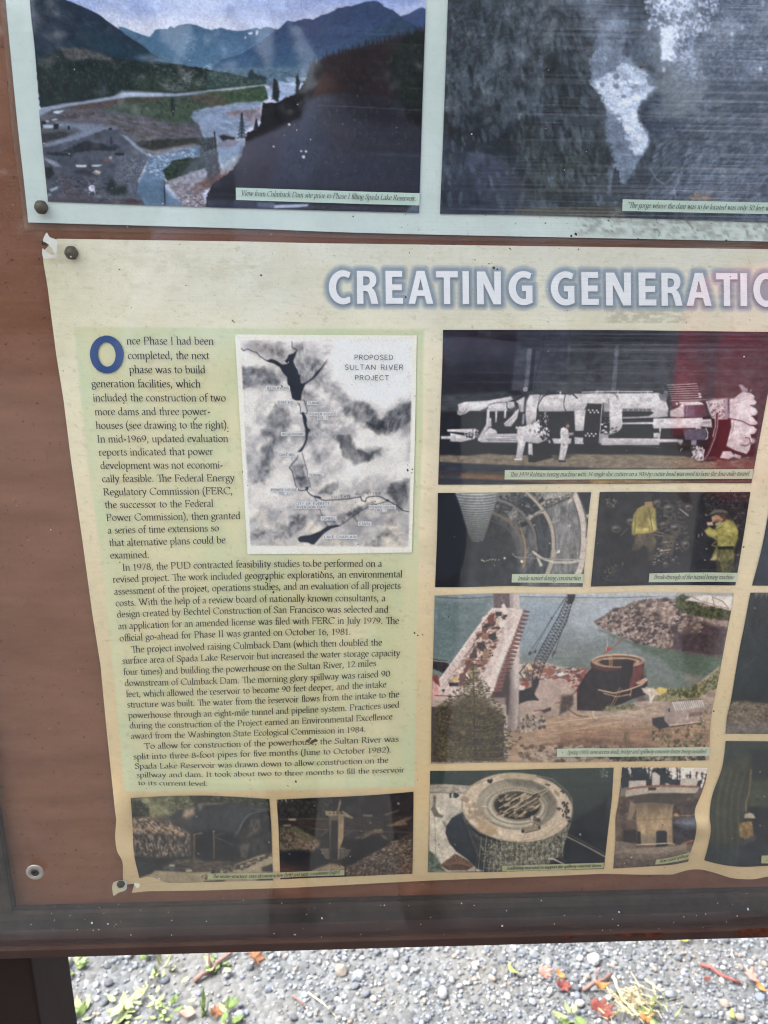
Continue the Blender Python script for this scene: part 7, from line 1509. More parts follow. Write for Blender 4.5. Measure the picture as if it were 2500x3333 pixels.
def spillway_side():
    K = (1960, 2460, .3255)
    A = Art(tr('200,115 600,116 850,118 1055,120', K), tr('110,1128 350,1115 500,1105 700,1090 860,1060', K), tr('200,115 165,450 135,620 132,850 110,1128', K), tr('1055,120 1035,250 985,400 935,520 928,600 945,700 925,840 885,960 860,1060', K), 2.2)
    full = np.ones(A.X.shape); A.at(*K); A.fill((88, 72, 62)); A.tex(full, .3, 14)
    A.poly('180,100 1070,100 1000,320 180,330', (216, 204, 192), soft=3); A.poly('190,110 250,115 290,240 300,120 440,118 480,240 500,160 520,118 640,118 660,240 720,230 780,240 900,235 1000,250 980,340 180,330', (38, 42, 48), soft=4, jit=3, js=6)
    r = random.Random(2)
    for k in range(34):
        x = r.uniform(200, 780) if k < 28 else r.uniform(830, 1050); h = r.uniform(60, 180) if x < 800 else r.uniform(60, 110); A.line([(x, 260), (x + r.uniform(-6, 6), max(118, 260 - h))], 8, (34, 38, 42))
        for j in range(6): A.ell(x + r.uniform(-14, 14), 260 - h * r.random(), 9, 6, (36, 40, 42), .8, 4)
    A.poly('268,250 440,246 440,300 265,325', (186, 176, 162), soft=3); A.poly('500,170 530,160 580,200 575,300 498,300', (190, 180, 166), soft=3); A.poly('632,275 660,275 680,295 635,298', (180, 172, 160), soft=3); A.poly('785,228 965,220 945,305 778,298', (176, 166, 152), soft=3)
    A.poly('190,330 262,310 262,350 230,400 170,420', (120, 110, 98), soft=4); A.poly('235,350 300,330 500,310 700,312 980,320 930,378 700,372 480,375 300,400 232,415', (170, 158, 140), soft=3)
    A.line('265,330 400,312 540,302 700,300 960,312', 22, (140, 90, 76))
    for k in range(22): x = 270 + 32 * k; A.line([(x, 330 - (k * 1.6)), (x, 300 + (4 if k > 9 else 26 - 2.4 * k))], 6, (96, 60, 54) if k % 2 else (176, 130, 110), .8)
    A.poly('460,318 540,315 535,345 460,345', (60, 46, 44), soft=4)
    A.poly('232,415 480,378 700,374 930,380 860,420 780,470 730,500 705,520 700,600 350,600 350,520 330,460', (70, 62, 54), soft=6); A.poly('170,430 320,440 350,480 345,640 170,640', (84, 68, 58), soft=5, tex=.35, ts=10); A.poly('280,450 345,490 300,640 255,640', (130, 112, 90), soft=6)
    m = A.poly('350,480 500,470 720,490 705,530 698,640 702,870 700,900 390,890 360,760 345,640', (148, 124, 92), soft=5); A.vgrad([(470, (96, 82, 64)), (600, (140, 118, 86)), (680, (160, 134, 98)), (860, (140, 120, 92))], m * .8); A.tex(m, .12, 9, 30); A.line('350,645 600,632 700,630', 4, (110, 92, 70))
    A.poly('730,480 850,450 960,450 930,520 930,640 705,640 710,530', (66, 54, 48), soft=6, tex=.3, ts=10); A.poly('710,590 740,570 780,600 740,610', (160, 120, 84), soft=5); A.line('790,595 850,600 930,590', 7, (150, 124, 96), .8)
    A.poly('705,640 930,625 945,700 925,840 780,890 710,870', (52, 48, 50), soft=6, tex=.35, ts=12, tsy=5)
    A.poly('740,670 860,640 945,628 950,700 850,712', (120, 128, 150), a=.7, soft=24); A.poly('210,740 340,740 350,870 210,865', (46, 40, 40), soft=6); A.poly('355,755 385,760 390,890 350,900', (34, 32, 36), soft=4)  # first shape is a painted pale blue sheen of the bulged sheet
    A.poly('540,760 560,748 635,750 650,770 645,905 538,912', (34, 36, 44), soft=4); A.poly('390,800 540,790 540,880 390,875', (110, 96, 80), a=.6, soft=14); A.line('340,890 700,872 720,890', 10, (186, 166, 136)); A.poly('645,880 680,905 640,912', (60, 52, 50), soft=5)
    A.poly('130,850 340,880 340,920 600,915 760,895 830,870 900,900 880,990 700,1010 500,1040 200,1080 120,1110', (110, 96, 82), soft=5, tex=.25, ts=14, tsy=6); A.poly('225,930 600,915 830,890 820,940 560,985 230,975', (134, 118, 100), a=.9, soft=6); A.poly('120,1010 500,1040 600,1110 110,1130', (84, 72, 62), a=.8, soft=12, tex=.4, ts=8)
    A.line('835,880 830,930', 10, (150, 130, 110)); A.line('800,875 860,860 910,845', 12, (176, 84, 60)); A.line('840,900 890,880', 7, (160, 80, 60)); A.ell(291, 1016, 6, 6, (230, 226, 216))
    ph = A.build('photograph', lo_root, gain=.95); ph['label'] = 'print of the finished round spillway tower seen from its foot'
    quad_caption(ph, tr('540,1040 700,1015 880,965', K), tr('530,1088 700,1070 870,1030', K), 'New raised spillway', q(K, 572, 1072), q(K, 860, 1012), 6.6, 'capolive', T=2.2, t=.9)
spillway_side()

def intake():
    K = (400, 2560, .31344)
    A = Art(tr('82,120 400,102 800,94 1100,104 1520,130', K), tr('172,952 300,940 480,1000 880,992 1200,985 1560,976', K), tr('82,120 100,400 115,700 172,952', K), tr('1520,130 1540,400 1550,700 1560,976', K), 2.4)
    full = np.ones(A.X.shape); A.at(*K); A.fill((70, 66, 62)); A.tex(full, .4, 16)
    A.poly('80,90 760,90 720,200 560,270 420,330 90,330', (132, 134, 96), soft=12, tex=.4, ts=12); A.poly('130,140 260,110 460,240 520,300 300,310 200,200', (176, 172, 116), a=.8, soft=14, tex=.3, ts=12, tsy=6); A.poly('90,140 200,160 270,240 270,360 100,380', (78, 82, 60), soft=10, jit=3, js=8, tex=.5, ts=9)
    A.blots('480,140 780,100 740,190 520,250', 120, [(110, 116, 74), (70, 76, 50), (140, 140, 96)], (5, 12), 1.4, (0, 3), .6); A.blots('90,130 270,180 270,360 100,380', 160, [(60, 64, 48), (110, 112, 84), (44, 48, 38)], (4, 9), 1.3, (0, 3), .6); A.poly('440,170 490,160 480,240 450,240', (150, 140, 110), a=.7, soft=8)
    A.poly('680,100 1530,130 1530,190 1200,170 900,160 720,150', (60, 62, 46), soft=6, tex=.5, ts=10, tsy=4); A.blots('900,110 1520,140 1520,185 900,150', 150, [(90, 100, 60), (50, 52, 40), (120, 120, 76)], (4, 9), 2, (0, .3), .6); A.poly('800,170 1070,172 900,200 760,210', (186, 168, 150), a=.8, soft=6, tex=.3, ts=8)
    A.poly('560,260 700,215 820,190 1000,190 1200,185 1400,230 1260,330 1180,420 1140,520 1000,560 700,480 560,440 500,330', (64, 68, 70), soft=14, tex=.2, ts=20, tsy=26)
    A.poly('1140,190 1320,220 1230,340 1150,480 1050,440', (72, 82, 84), a=.7, soft=30); A.poly('640,240 740,220 740,290 660,340 620,310', (206, 180, 146), soft=14, tex=.2, ts=10); A.poly('780,190 830,200 800,250', (170, 158, 146), a=.8, soft=8); A.poly('560,330 720,310 690,400 600,380', (110, 90, 76), a=.6, soft=20)
    A.poly('100,330 460,310 500,400 620,450 700,500 690,540 560,520 420,480 300,470 100,500', (186, 156, 124), soft=14, tex=.45, ts=11); A.blots('110,330 460,320 680,500 560,520 110,520', 260, [(226, 196, 160), (120, 96, 78), (200, 168, 134), (80, 66, 58)], (5, 14), 1.7, (.2, 1.3), .55)
    A.poly('340,320 520,300 560,360 440,400 360,380', (84, 78, 74), a=.7, soft=14, tex=.4, ts=9)
    A.poly('100,520 420,480 700,540 730,740 400,760 120,720', (100, 88, 78), soft=12, tex=.5, ts=10, tsy=18); A.blots('110,520 700,520 700,740 120,730', 420, [(170, 146, 122), (54, 50, 48), (210, 186, 156), (84, 76, 70), (40, 40, 42)], (4, 12), 2.2, (1, 2), .5)
    A.poly('1150,520 1240,400 1350,260 1540,250 1550,700 1300,780 1180,800 1000,760 1000,560', (52, 50, 48), soft=10, tex=.5, ts=12, tsy=20); A.poly('1320,340 1420,340 1440,440 1380,500 1300,520', (92, 86, 76), a=.9, soft=14, tex=.5, ts=9, tsy=14); A.poly('1200,610 1320,590 1280,740 1230,740', (110, 104, 96), a=.7, soft=10, tex=.5, ts=7, tsy=14)
    A.line([tuple(p) for p in spline(pp('1155,530 1210,450 1250,360 1320,290 1410,260 1540,245'), False, 6)], 16, (84, 90, 92)); A.line([tuple(p) for p in spline(pp('1165,500 1215,430 1255,345 1330,275'), False, 6)], 4, (150, 156, 154), .7); A.line('1320,225 1400,240 1530,230', 8, (120, 112, 98), .8)
    A.poly('720,480 950,450 1150,500 1200,720 960,780 720,760', (26, 27, 28), a=.95, soft=24, tex=.3, ts=16); A.poly('120,720 400,740 700,720 900,760 700,800 430,840 420,880 300,900 180,950 140,860', (44, 44, 48), soft=10, tex=.4, ts=14, tsy=6)
    A.line('740,505 742,745', 20, (130, 96, 60)); A.line('748,505 748,745', 6, (96, 70, 46)); A.line('735,500 820,480', 10, (170, 150, 114)); A.line('745,540 820,490', 7, (120, 94, 66)); A.line('944,470 946,745', 14, (136, 100, 62)); A.ell(945, 465, 12, 10, (150, 140, 130)); A.line('950,510 1060,485', 9, (96, 84, 66)); A.line('960,520 1140,605', 7, (110, 94, 70)); A.line('960,530 1060,570', 5, (96, 80, 60)); A.line('980,520 1040,640', 5, (80, 68, 54))
    A.poly('420,830 560,760 760,740 860,780 1000,770 1180,790 1300,760 1200,830 900,880 720,870 560,870 420,870', (96, 86, 72), soft=8, tex=.5, ts=12, tsy=5); A.line('720,870 900,820 1000,800', 22, (104, 78, 54)); A.line('500,820 700,835', 10, (40, 38, 38))
    A.poly('480,812 535,808 540,830 482,832', (206, 192, 156), soft=3); A.poly('482,832 538,830 536,868 484,872', (96, 98, 116), soft=3); A.poly('648,865 718,858 718,885 655,890', (214, 200, 166), soft=3); A.poly('590,878 650,870 655,890 600,890', (40, 38, 40), soft=3)
    # pale ground that runs out into the paper
    A.poly('150,990 190,940 300,905 340,872 480,880 700,892 900,885 1000,870 1160,820 1300,760 1400,720 1560,690 1570,1010 150,1020', (198, 178, 134), soft=6, tex=.1, ts=16, tsy=8); A.poly('1200,870 1340,790 1430,730 1560,700 1560,800 1440,850 1300,880', (216, 194, 156), a=.8, soft=14, tex=.2, ts=12)
    A.blots('900,880 1200,820 1560,690 1560,720 1240,870 920,910', 160, [(70, 62, 54), (120, 106, 88), (50, 46, 44)], (4, 11), 2.2, (-.5, 0), .6); A.poly('1440,840 1560,800 1558,885 1450,885', (72, 70, 66), soft=6); A.poly('1380,975 1430,955 1560,955 1560,975', (60, 62, 60), soft=4); A.poly('840,985 1070,970 1040,990 850,992', (60, 62, 60), soft=4); A.blots('820,900 960,890 880,970 820,980', 26, [(96, 84, 62)], (3, 7), 2, (0, 3), .7)
    for a, b in ((766, 312), (785, 697), (1517, 578)): A.ell(a, b, 7, 7, (226, 222, 212))
    ph = A.build('photograph', lo_root, gain=.48); ph['label'] = 'print of a rock cut where the intake is being dug'
    K2 = (880, 2540, .31344)
    A = Art(tr('65,200 400,184 700,172 1100,150 1487,118', K2), tr('103,1028 450,1012 800,1000 1475,970', K2), tr('65,200 85,500 95,800 103,1028', K2), tr('1487,118 1482,600 1475,970', K2), 2.4)
    full = np.ones(A.X.shape); A.at(*K2); A.fill((48, 40, 37)); A.tex(full, .4, 14)
    A.poly('60,180 1490,110 1490,400 900,360 60,410', (40, 35, 34), a=.8, soft=12, tex=.4, ts=16, tsy=26); A.blots('80,220 700,190 600,400 80,400', 260, [(62, 58, 50), (34, 32, 31), (84, 76, 66)], (4, 12), 2, (1, 2), .45); A.poly('60,180 260,185 200,240 110,240 75,260', (206, 180, 150), soft=8, jit=3, js=8); A.blots('100,200 260,190 250,260 100,280', 40, [(44, 46, 40)], (6, 14), 2.4, (1.3, 1.8), .9)
    A.poly('1050,160 1490,120 1490,360 1100,330', (52, 34, 34), a=.6, soft=40); A.poly('780,260 950,280 960,370 800,330', (58, 50, 42), a=.7, soft=10)
    A.poly('80,400 700,395 1490,360 1490,560 700,520 90,480', (58, 44, 38), a=.8, soft=12, tex=.4, ts=14, tsy=5); A.line('80,405 250,400 610,400', 5, (110, 100, 84)); A.poly('190,398 268,395 265,418 192,418', (176, 166, 130), soft=3); A.poly('135,462 212,458 215,482 138,480', (170, 160, 124), soft=3); A.line('420,500 560,512 600,512', 7, (120, 104, 84)); A.poly('960,355 1060,355 1060,378 962,375', (120, 112, 100), soft=3); A.poly('1180,350 1330,305 1330,320 1200,370', (110, 92, 72), soft=5)
    A.poly('90,480 260,480 420,560 520,640 510,690 440,745 260,720 90,760', (92, 80, 62), soft=10, tex=.4, ts=12); A.poly('210,480 260,482 440,590 500,640 440,640 340,590', (104, 112, 66), a=.8, soft=8); A.poly('260,600 420,620 515,640 500,700 430,740 280,700', (156, 128, 100), a=.8, soft=14, tex=.4, ts=10); A.blots('95,500 400,560 500,690 420,740 95,740', 240, [(130, 112, 88), (60, 54, 46), (160, 136, 108)], (4, 12), 1.6, (0, 3), .45)
    A.poly('95,740 300,720 440,745 510,690 620,700 620,840 440,920 100,950', (28, 29, 34), soft=14); A.poly('510,580 620,520 620,700 520,690', (30, 26, 26), a=.9, soft=10); A.poly('760,600 900,620 1000,560 1140,560 1250,640 1100,760 900,860 760,880', (32, 27, 26), a=.95, soft=14)
    A.poly('880,600 1000,540 1060,520 1160,540 1060,560 960,610', (104, 88, 62), soft=8, tex=.4, ts=8); A.poly('1070,510 1170,505 1170,545 1075,545', (130, 116, 76), soft=5, tex=.4, ts=5); A.poly('1140,560 1200,580 1220,610 1180,610', (120, 100, 72), soft=6); A.line('760,520 1480,540', 5, (110, 96, 76), .8); A.poly('1220,470 1400,390 1480,380 1400,430 1420,460 1280,475', (130, 110, 78), soft=8, tex=.4, ts=8); A.line('600,520 520,580', 9, (120, 104, 80), .8); A.line('760,575 860,520', 4, (110, 96, 78))
    A.poly('780,900 880,860 1000,790 1150,710 1300,620 1480,540 1480,985 790,1010', (92, 74, 60), soft=6, tex=.4, ts=9); A.blots('800,900 1150,715 1475,550 1475,970 800,1000', 1100, [(150, 128, 104), (50, 40, 34), (120, 98, 80), (176, 154, 126), (70, 56, 46)], (3, 9), 2, (-.9, .3), .55); A.line('1310,670 1380,770 1420,870', 8, (160, 138, 110)); A.line('1250,640 1330,630', 8, (170, 146, 116))
    A.poly('430,935 620,865 720,870 770,900 770,930 440,960', (170, 146, 112), soft=6, tex=.3, ts=12, tsy=5); A.poly('480,905 570,880 620,870 540,915', (110, 96, 80), a=.8, soft=6); A.ell(718, 880, 9, 10, (60, 50, 44)); A.poly('100,1005 370,1000 470,985 470,1000 104,1024', (34, 36, 42), soft=4)
    # intake tower
    A.poly('610,360 705,350 712,420 712,820 700,830 620,820', (104, 94, 76), soft=3); A.poly('632,418 704,418 704,820 625,820', (34, 31, 31), soft=3); A.poly('632,500 704,500 704,820 625,820', (46, 42, 40), a=.6, soft=4); A.poly('708,350 765,345 760,600 720,712 700,712', (186, 158, 112), soft=3); A.poly('700,700 722,712 716,820 700,822', (150, 132, 104), soft=3)
    A.poly('708,360 765,345 762,400 712,470', (130, 112, 86), a=.6, soft=8); A.poly('570,315 680,322 740,330 760,318 860,385 850,402 760,372 720,360 610,372 572,360', (160, 142, 108), soft=3); A.line('620,345 760,345', 9, (74, 62, 50)); A.poly('765,375 850,400 790,400', (44, 36, 32), soft=4); A.blots('620,320 760,320 750,340 630,345', 20, [(110, 70, 50), (190, 170, 130)], (5, 9), 1.5, (0, 3), .8)
    A.poly('688,325 720,205 730,192 735,240 712,320', (150, 128, 94), soft=3); A.poly('512,708 610,705 612,820 570,815 545,760', (106, 100, 84), soft=4); A.poly('720,712 840,715 800,790 720,825', (100, 92, 80), soft=4, tex=.15, ts=5, tsy=16); A.line('722,706 775,702', 7, (170, 152, 120))
    for a, b, s in ((1330, 241, 12), (457, 261, 6), (540, 757, 7), (198, 765, 6), (160, 592, 5), (792, 944, 7), (1180, 715, 7), (1040, 440, 6)): A.ell(a, b, s, s * .8, (226, 222, 214))
    ph2 = A.build('photograph', lo_root, gain=.55); ph2['label'] = 'print of the tall concrete intake tower below a wooded slope'
    quad_caption(ph, tr('880,905 1200,902 1560,895', K) + tr('300,948 770,930', K2), tr('880,965 1200,962 1560,955', K) + tr('300,1000 768,985', K2), 'The intake structure: start of construction (left) and near completion (right)', q(K, 930, 950), q(K2, 722, 965), 7.4, 'capolive', T=2.2, t=.9, pm=q(K, 1600, 940))
intake()

def right_edge():
    A = Art([(2513, 1590), (2640, 1590)], [(2448, 1906), (2640, 1908)], [(2513, 1590), (2500, 1676), (2478, 1790), (2448, 1906)], [(2640, 1590), (2640, 1908)], 4)
    A.fill((28, 34, 48)); A.vgrad([(1590, (24, 28, 42)), (1800, (34, 46, 66)), (1908, (26, 30, 40))]); A.tex(np.ones(A.X.shape), .2, 20)
    A.build('photograph', lo_root, gain=.95)['label'] = 'dark blue print cut off by the right side of the view, upper of three'
    Z = (1900, 1900, .36166)
    A = Art(tr('1500,80 1800,80 2050,80', Z), tr('1275,1350 1600,1352 2050,1352', Z), tr('1500,80 1440,400 1400,600 1350,900 1325,1050 1290,1200 1275,1350', Z), tr('2050,80 2050,1352', Z), 3)
    A.at(*Z); full = np.ones(A.X.shape); A.fill((34, 40, 42)); A.tex(full, .3, 30, 60); A.poly('1380,600 1700,600 1700,1060 1320,1060', (44, 50, 48), a=.5, soft=60)
    for k in range(12): A.poly([(1545 + 16 * k, 78), (1550 + 16 * k, 130 - (k % 3) * 16), (1556 + 16 * k, 78)], (170, 176, 176), a=.7, soft=4)
    A.poly('1318,1060 1450,1052 1560,1068 1659,1080 2050,1080 2050,1352 1270,1352', (96, 82, 64), soft=8, tex=.4, ts=14); A.blots('1325,1070 1700,1090 1700,1340 1280,1340', 420, [(130, 114, 92), (60, 54, 44), (150, 134, 110), (110, 92, 64)], (4, 10), 1.7, (-.4, .8), .5); A.poly('1275,1270 1700,1290 1700,1352 1270,1352', (110, 110, 118), a=.55, soft=40)
    A.line('1380,800 1560,660', 3, (90, 96, 96), .6); A.ell(1540, 220, 5, 5, (190, 190, 190))
    A.build('photograph', lo_root, gain=.9)['label'] = 'dark print of a lake above brown rubble, middle of three at the right side'
    K = (1960, 2460, .3255)
    A = Art([(2362, 2412), (2500, 2413), (2640, 2414)], tr('1020,1045 1150,1080 1300,1104 1450,1110 1659,1100 2090,1090', K), [(2362, 2412), (2357, 2460)] + tr('1190,150 1100,400 1075,600 1088,740 1060,900 1020,1045', K), [(2640, 2414), (2640, 2815)], 2.6)
    A.at(*K); full = np.ones(A.X.shape); A.fill((44, 52, 44)); A.tex(full, .15, 30)
    A.poly('1480,-60 2090,-60 2090,300 1480,260', (28, 36, 34), soft=20); A.poly('1480,240 2090,250 2090,520 1440,520', (64, 66, 44), a=.7, soft=20, tex=.3, ts=14); A.poly('1430,510 2090,520 2090,1110 1340,1110', (26, 28, 32), soft=12, tex=.2, ts=20)
    A.poly('1200,100 1480,-40 1490,260 1450,500 1400,640 1380,900 1060,900 1080,600 1110,380', (62, 62, 46), a=.8, soft=24, tex=.15, ts=40)
    for k in range(9):
        x = 1120 + 34 * k; A.line([tuple(p) for p in spline([(x + 70, 160), (x + 10, 420), (x, 640), (x + 6, 880), (x - 10, 1060)], False, 6)], 8, (92, 88, 64) if k % 2 else (40, 42, 34), .5)
    A.line([tuple(p) for p in spline(pp('1490,140 1470,360 1440,470 1440,560'), False, 6)], 20, (110, 92, 56), .7); A.line('1360,600 1380,800 1400,900', 9, (96, 84, 50), .7); A.poly('1020,900 1600,880 2090,900 2090,1110 1020,1060', (40, 50, 54), a=.6, soft=30)
    A.poly('1420,620 1425,585 1470,568 1510,580 1528,610 1525,622 1480,620', (170, 156, 128), soft=4); A.line('1425,622 1530,622', 8, (150, 130, 96)); A.poly('1430,628 1500,628 1500,650 1440,655', (34, 30, 28), soft=4); A.poly('1365,680 1440,655 1500,655 1515,780 1520,800 1440,850 1375,800', (130, 100, 52), soft=5, tex=.3, ts=9); A.poly('1400,850 1530,790 1540,840 1420,900', (54, 58, 62), soft=6); A.poly('1480,660 1505,700 1480,690', (180, 150, 90), soft=4)
    A.ell(1580, 160, 6, 6, (190, 190, 180)); A.ell(1580, 697, 6, 6, (200, 200, 196)); A.ell(1552, 402, 5, 5, (170, 170, 160))
    ph = A.build('photograph', lo_root, gain=.95); ph['label'] = 'dark print of a hard-hatted worker in a tunnel, lowest of three at the right side'
    quad_caption(ph, tr('1595,998 1750,996 1900,994', K), tr('1590,1075 1750,1078 1900,1080', K), 'C', q(K, 1636, 1050), q(K, 1662, 1050), 7, 'capolive')
right_edge()
# ---- dirt and pale specks caught on and behind the pane
def specks(name, n, cols, region, size, seed, off, m, fixed=()):
    r = random.Random(seed); V, Fc = [], []
    items = [(r.uniform(region[0], region[2]), r.uniform(region[1], region[3]), r.uniform(*size) * (1 if r.random() < .85 else 1.8)) for _ in range(n)] + list(fixed)
    for x, y, s in items:
        k = r.randint(5, 8); a0 = r.uniform(0, 6); el = r.uniform(.35, 1); n0 = len(V); ang = r.uniform(0, 3.1)
        for i in range(k):
            a = a0 + i / k * 6.283; rr = s * r.uniform(.6, 1.2); px = rr * math.cos(a); py = rr * el * math.sin(a); V.append(tuple(P(x + px * math.cos(ang) - py * math.sin(ang), y + px * math.sin(ang) + py * math.cos(ang), off)))
        Fc.append(tuple(range(n0, n0 + k)))
    o = mesh_np(name, V, Fc, pane, (m,)); return tag(o, None, None, None, 'stuff')
M['dirt'] = mat('dirt_speck', rgb(70, 60, 44), .9, .1); M['dust'] = mat('pale_speck', rgb(210, 205, 196), .9, .1); M['stain'] = mat('brown_smudge', rgb(110, 84, 66), .9, .1)
Hh = (300, 1900, .66305)
specks('dirt', 230, None, (200, 760, 2480, 2900), (.8, 2.6), 3, PANE - .004, M['dirt'],
       [q(TL4, 368, 80) + (4.5,), q(TL4, 730, 66) + (7,), q(TL4, 655, 120) + (5,), q(TL4, 672, 134) + (6,), q(TL4, 684, 140) + (4,), q(TL4, 355, 240) + (5,), q(TL4, 604, 106) + (3,), q(TL4, 976, 68) + (4,), q(TL4, 1523, 166) + (4,), q(T3, 805, 368) + (5,), q(T3, 1573, 714) + (5,), q(T3, 837, 1270) + (3.5,), q(T3, 1325, 1370) + (5,), q(T3, 1316, 1378) + (4,),
        q(Hh, 545, 22) + (6,), q(Hh, 880, 16) + (4,), q(Hh, 890, 42) + (5,), q(Hh, 1000, 970) + (5,), q(Hh, 960, 992) + (4,), q(Hh, 775, 965) + (5,), (1012, 1842, 5), (1016, 1872, 5), (868, 1884, 6), (866, 1896, 4), (1327, 1530, 5), (1342, 1528, 4), (1340, 1538, 5), (790, 1536, 4), (1350, 2060, 4), (1360, 2068, 4), (1376, 2066, 3)])
specks('dirt', 70, None, (1300, 690, 2480, 790), (.8, 2.4), 9, PANE - .004, M['dirt'], [(1678, 728, 3), (1776, 726, 4), (1875, 762, 6), (1860, 768, 5), (1980, 718, 3), (1150, 705, 3)])
specks('dust_specks', 190, None, (10, 10, 2490, 3040), (.6, 1.9), 5, PANE + .0046, M['dust'])
specks('dust_specks', 70, None, (100, 2930, 2480, 3050), (.8, 2.6), 6, PANE + .0046, M['dust'])
specks('smudges', 0, None, (0, 0, 1, 1), (1, 2), 7, PANE - .0035, M['stain'], [q(Hh, 1060, 770) + (9,), q(Hh, 1080, 776) + (11,), q(Hh, 1098, 770) + (8,), q(Hh, 1070, 760) + (6,), (1846, 1010, 3)])
# ---------------------------------------------------------------- ground, stones, litter, plants
def ground_material():
    m = bpy.data.materials.new('gravel_ground'); m.use_nodes = True; n = m.node_tree.nodes; L = m.node_tree.links
    b = n['Principled BSDF']; b.inputs['Roughness'].default_value = .9; b.inputs['Specular IOR Level'].default_value = .2
    tc = n.new('ShaderNodeTexCoord')
    v = n.new('ShaderNodeTexVoronoi'); v.inputs['Scale'].default_value = 75; L.new(tc.outputs['Object'], v.inputs['Vector'])
    r = n.new('ShaderNodeValToRGB'); e = r.color_ramp.elements; e[0].color = rgb(76, 78, 80); e[1].color = rgb(126, 129, 131)
    e2 = e.new(.5); e2.color = rgb(100, 103, 104); L.new(v.outputs['Color'], r.inputs[0])
    t = n.new('ShaderNodeTexNoise'); t.inputs['Scale'].default_value = 5; t.inputs['Detail'].default_value = 8; L.new(tc.outputs['Object'], t.inputs['Vector'])
    r2 = n.new('ShaderNodeValToRGB'); r2.color_ramp.elements[0].position = .45; r2.color_ramp.elements[1].position = .65
    L.new(t.outputs['Fac'], r2.inputs[0])
    mx = n.new('ShaderNodeMix'); mx.data_type = 'RGBA'; mx.inputs['B'].default_value = rgb(114, 112, 106)
    mu = n.new('ShaderNodeMath'); mu.operation = 'MULTIPLY'; mu.inputs[1].default_value = .7; L.new(r2.outputs[0], mu.inputs[0])
    L.new(mu.outputs[0], mx.inputs['Factor']); L.new(r.outputs[0], mx.inputs['A']); L.new(mx.outputs['Result'], b.inputs['Base Color'])
    bp = n.new('ShaderNodeBump'); bp.inputs['Strength'].default_value = .8; bp.inputs['Distance'].default_value = .006; bp.invert = True
    L.new(v.outputs['Distance'], bp.inputs['Height']); L.new(bp.outputs[0], b.inputs['Normal'])
    return m
M['ground'] = ground_material()
GX, GY = np.meshgrid(np.linspace(-1.4, 2.2, 150), np.linspace(-.2, 1.8, 90))
def gz(x, y): return .012 * (fbm(np.asarray(x) * 2.2 + 40, np.asarray(y) * 2.2 + 40, 3) - .5) + .004 * (fbm(np.asarray(x) * 18 + 4, np.asarray(y) * 18 + 4, 2) - .5)
edge = np.minimum(np.minimum(GX + 1.4, 2.2 - GX), np.minimum(GY + .2, 1.8 - GY)); k = np.clip(edge / .15, 0, 1)
gv = np.stack([GX, GY, gz(GX, GY) * k], -1).reshape(-1, 3); gf = grid_faces(90, 150)
# a ring of big quads carries the same sheet out to the horizon
big = [(-160, -160), (160, -160), (160, 160), (-160, 160)]; inn = [(-1.4, -.2), (2.2, -.2), (2.2, 1.8), (-1.4, 1.8)]
nb = len(gv); ext = np.array([(x, y, 0.) for x, y in inn] + [(x, y, 0.) for x, y in big])
allv = np.concatenate([gv, ext]); rf_ = [(nb + i, nb + 4 + i, nb + 4 + (i + 1) % 4, nb + (i + 1) % 4) for i in range(4)]
ground = mesh_np('ground', allv, np.concatenate([gf, np.array(rf_)]), None, (M['ground'],), True)
tag(ground, None, None, None, 'structure')
stone_cols = [(168, 174, 182), (148, 156, 166), (190, 192, 194), (132, 138, 146), (206, 206, 204), (158, 160, 158), (120, 124, 130), (176, 166, 154)]
for i, c in enumerate(stone_cols): M['st%d' % i] = mat('stone_%s' % ['blue_grey', 'slate', 'pale', 'dark_slate', 'white', 'grey', 'dark', 'tan'][i], rgb(*c, .58), .85, .25, noise=.16, scale=90)
def stone_geo(seed, sub=2):
    bm = bmesh.new(); bmesh.ops.create_icosphere(bm, subdivisions=sub, radius=1); r = random.Random(seed)
    ax = (1, r.uniform(.65, .95), r.uniform(.45, .7)); pl = [(Vector((r.gauss(0, 1), r.gauss(0, 1), r.gauss(0, 1))).normalized(), r.uniform(.62, .9)) for _ in range(7)]
    for v in bm.verts:
        p = v.co.copy()
        for nn, d in pl:
            t = p.dot(nn)
            if t > d: p -= nn * (t - d)
        p *= 1 + .08 * mnoise.noise(p * 2 + Vector((seed, 0, 0)))
        v.co = Vector((p.x * ax[0], p.y * ax[1], p.z * ax[2]))
    V = np.array([v.co[:] for v in bm.verts]); Fc = np.array([[v.index for v in f.verts] for f in bm.faces]); bm.free()
    return V, Fc
SG = [stone_geo(i, 2) for i in range(5)] ; SGL = [stone_geo(20 + i, 1) for i in range(6)]
def ray_ground(x, y):
    d = ROT @ np.array([x - 1250., 1666.5 - y, -F]); t = -CAM[2] / d[2]; return CAM + d * t
g0, g1 = ray_ground(0, 3333), ray_ground(2500, 3040)
print('ground strip', g0, g1)
rs_ = np.random.RandomState(3)
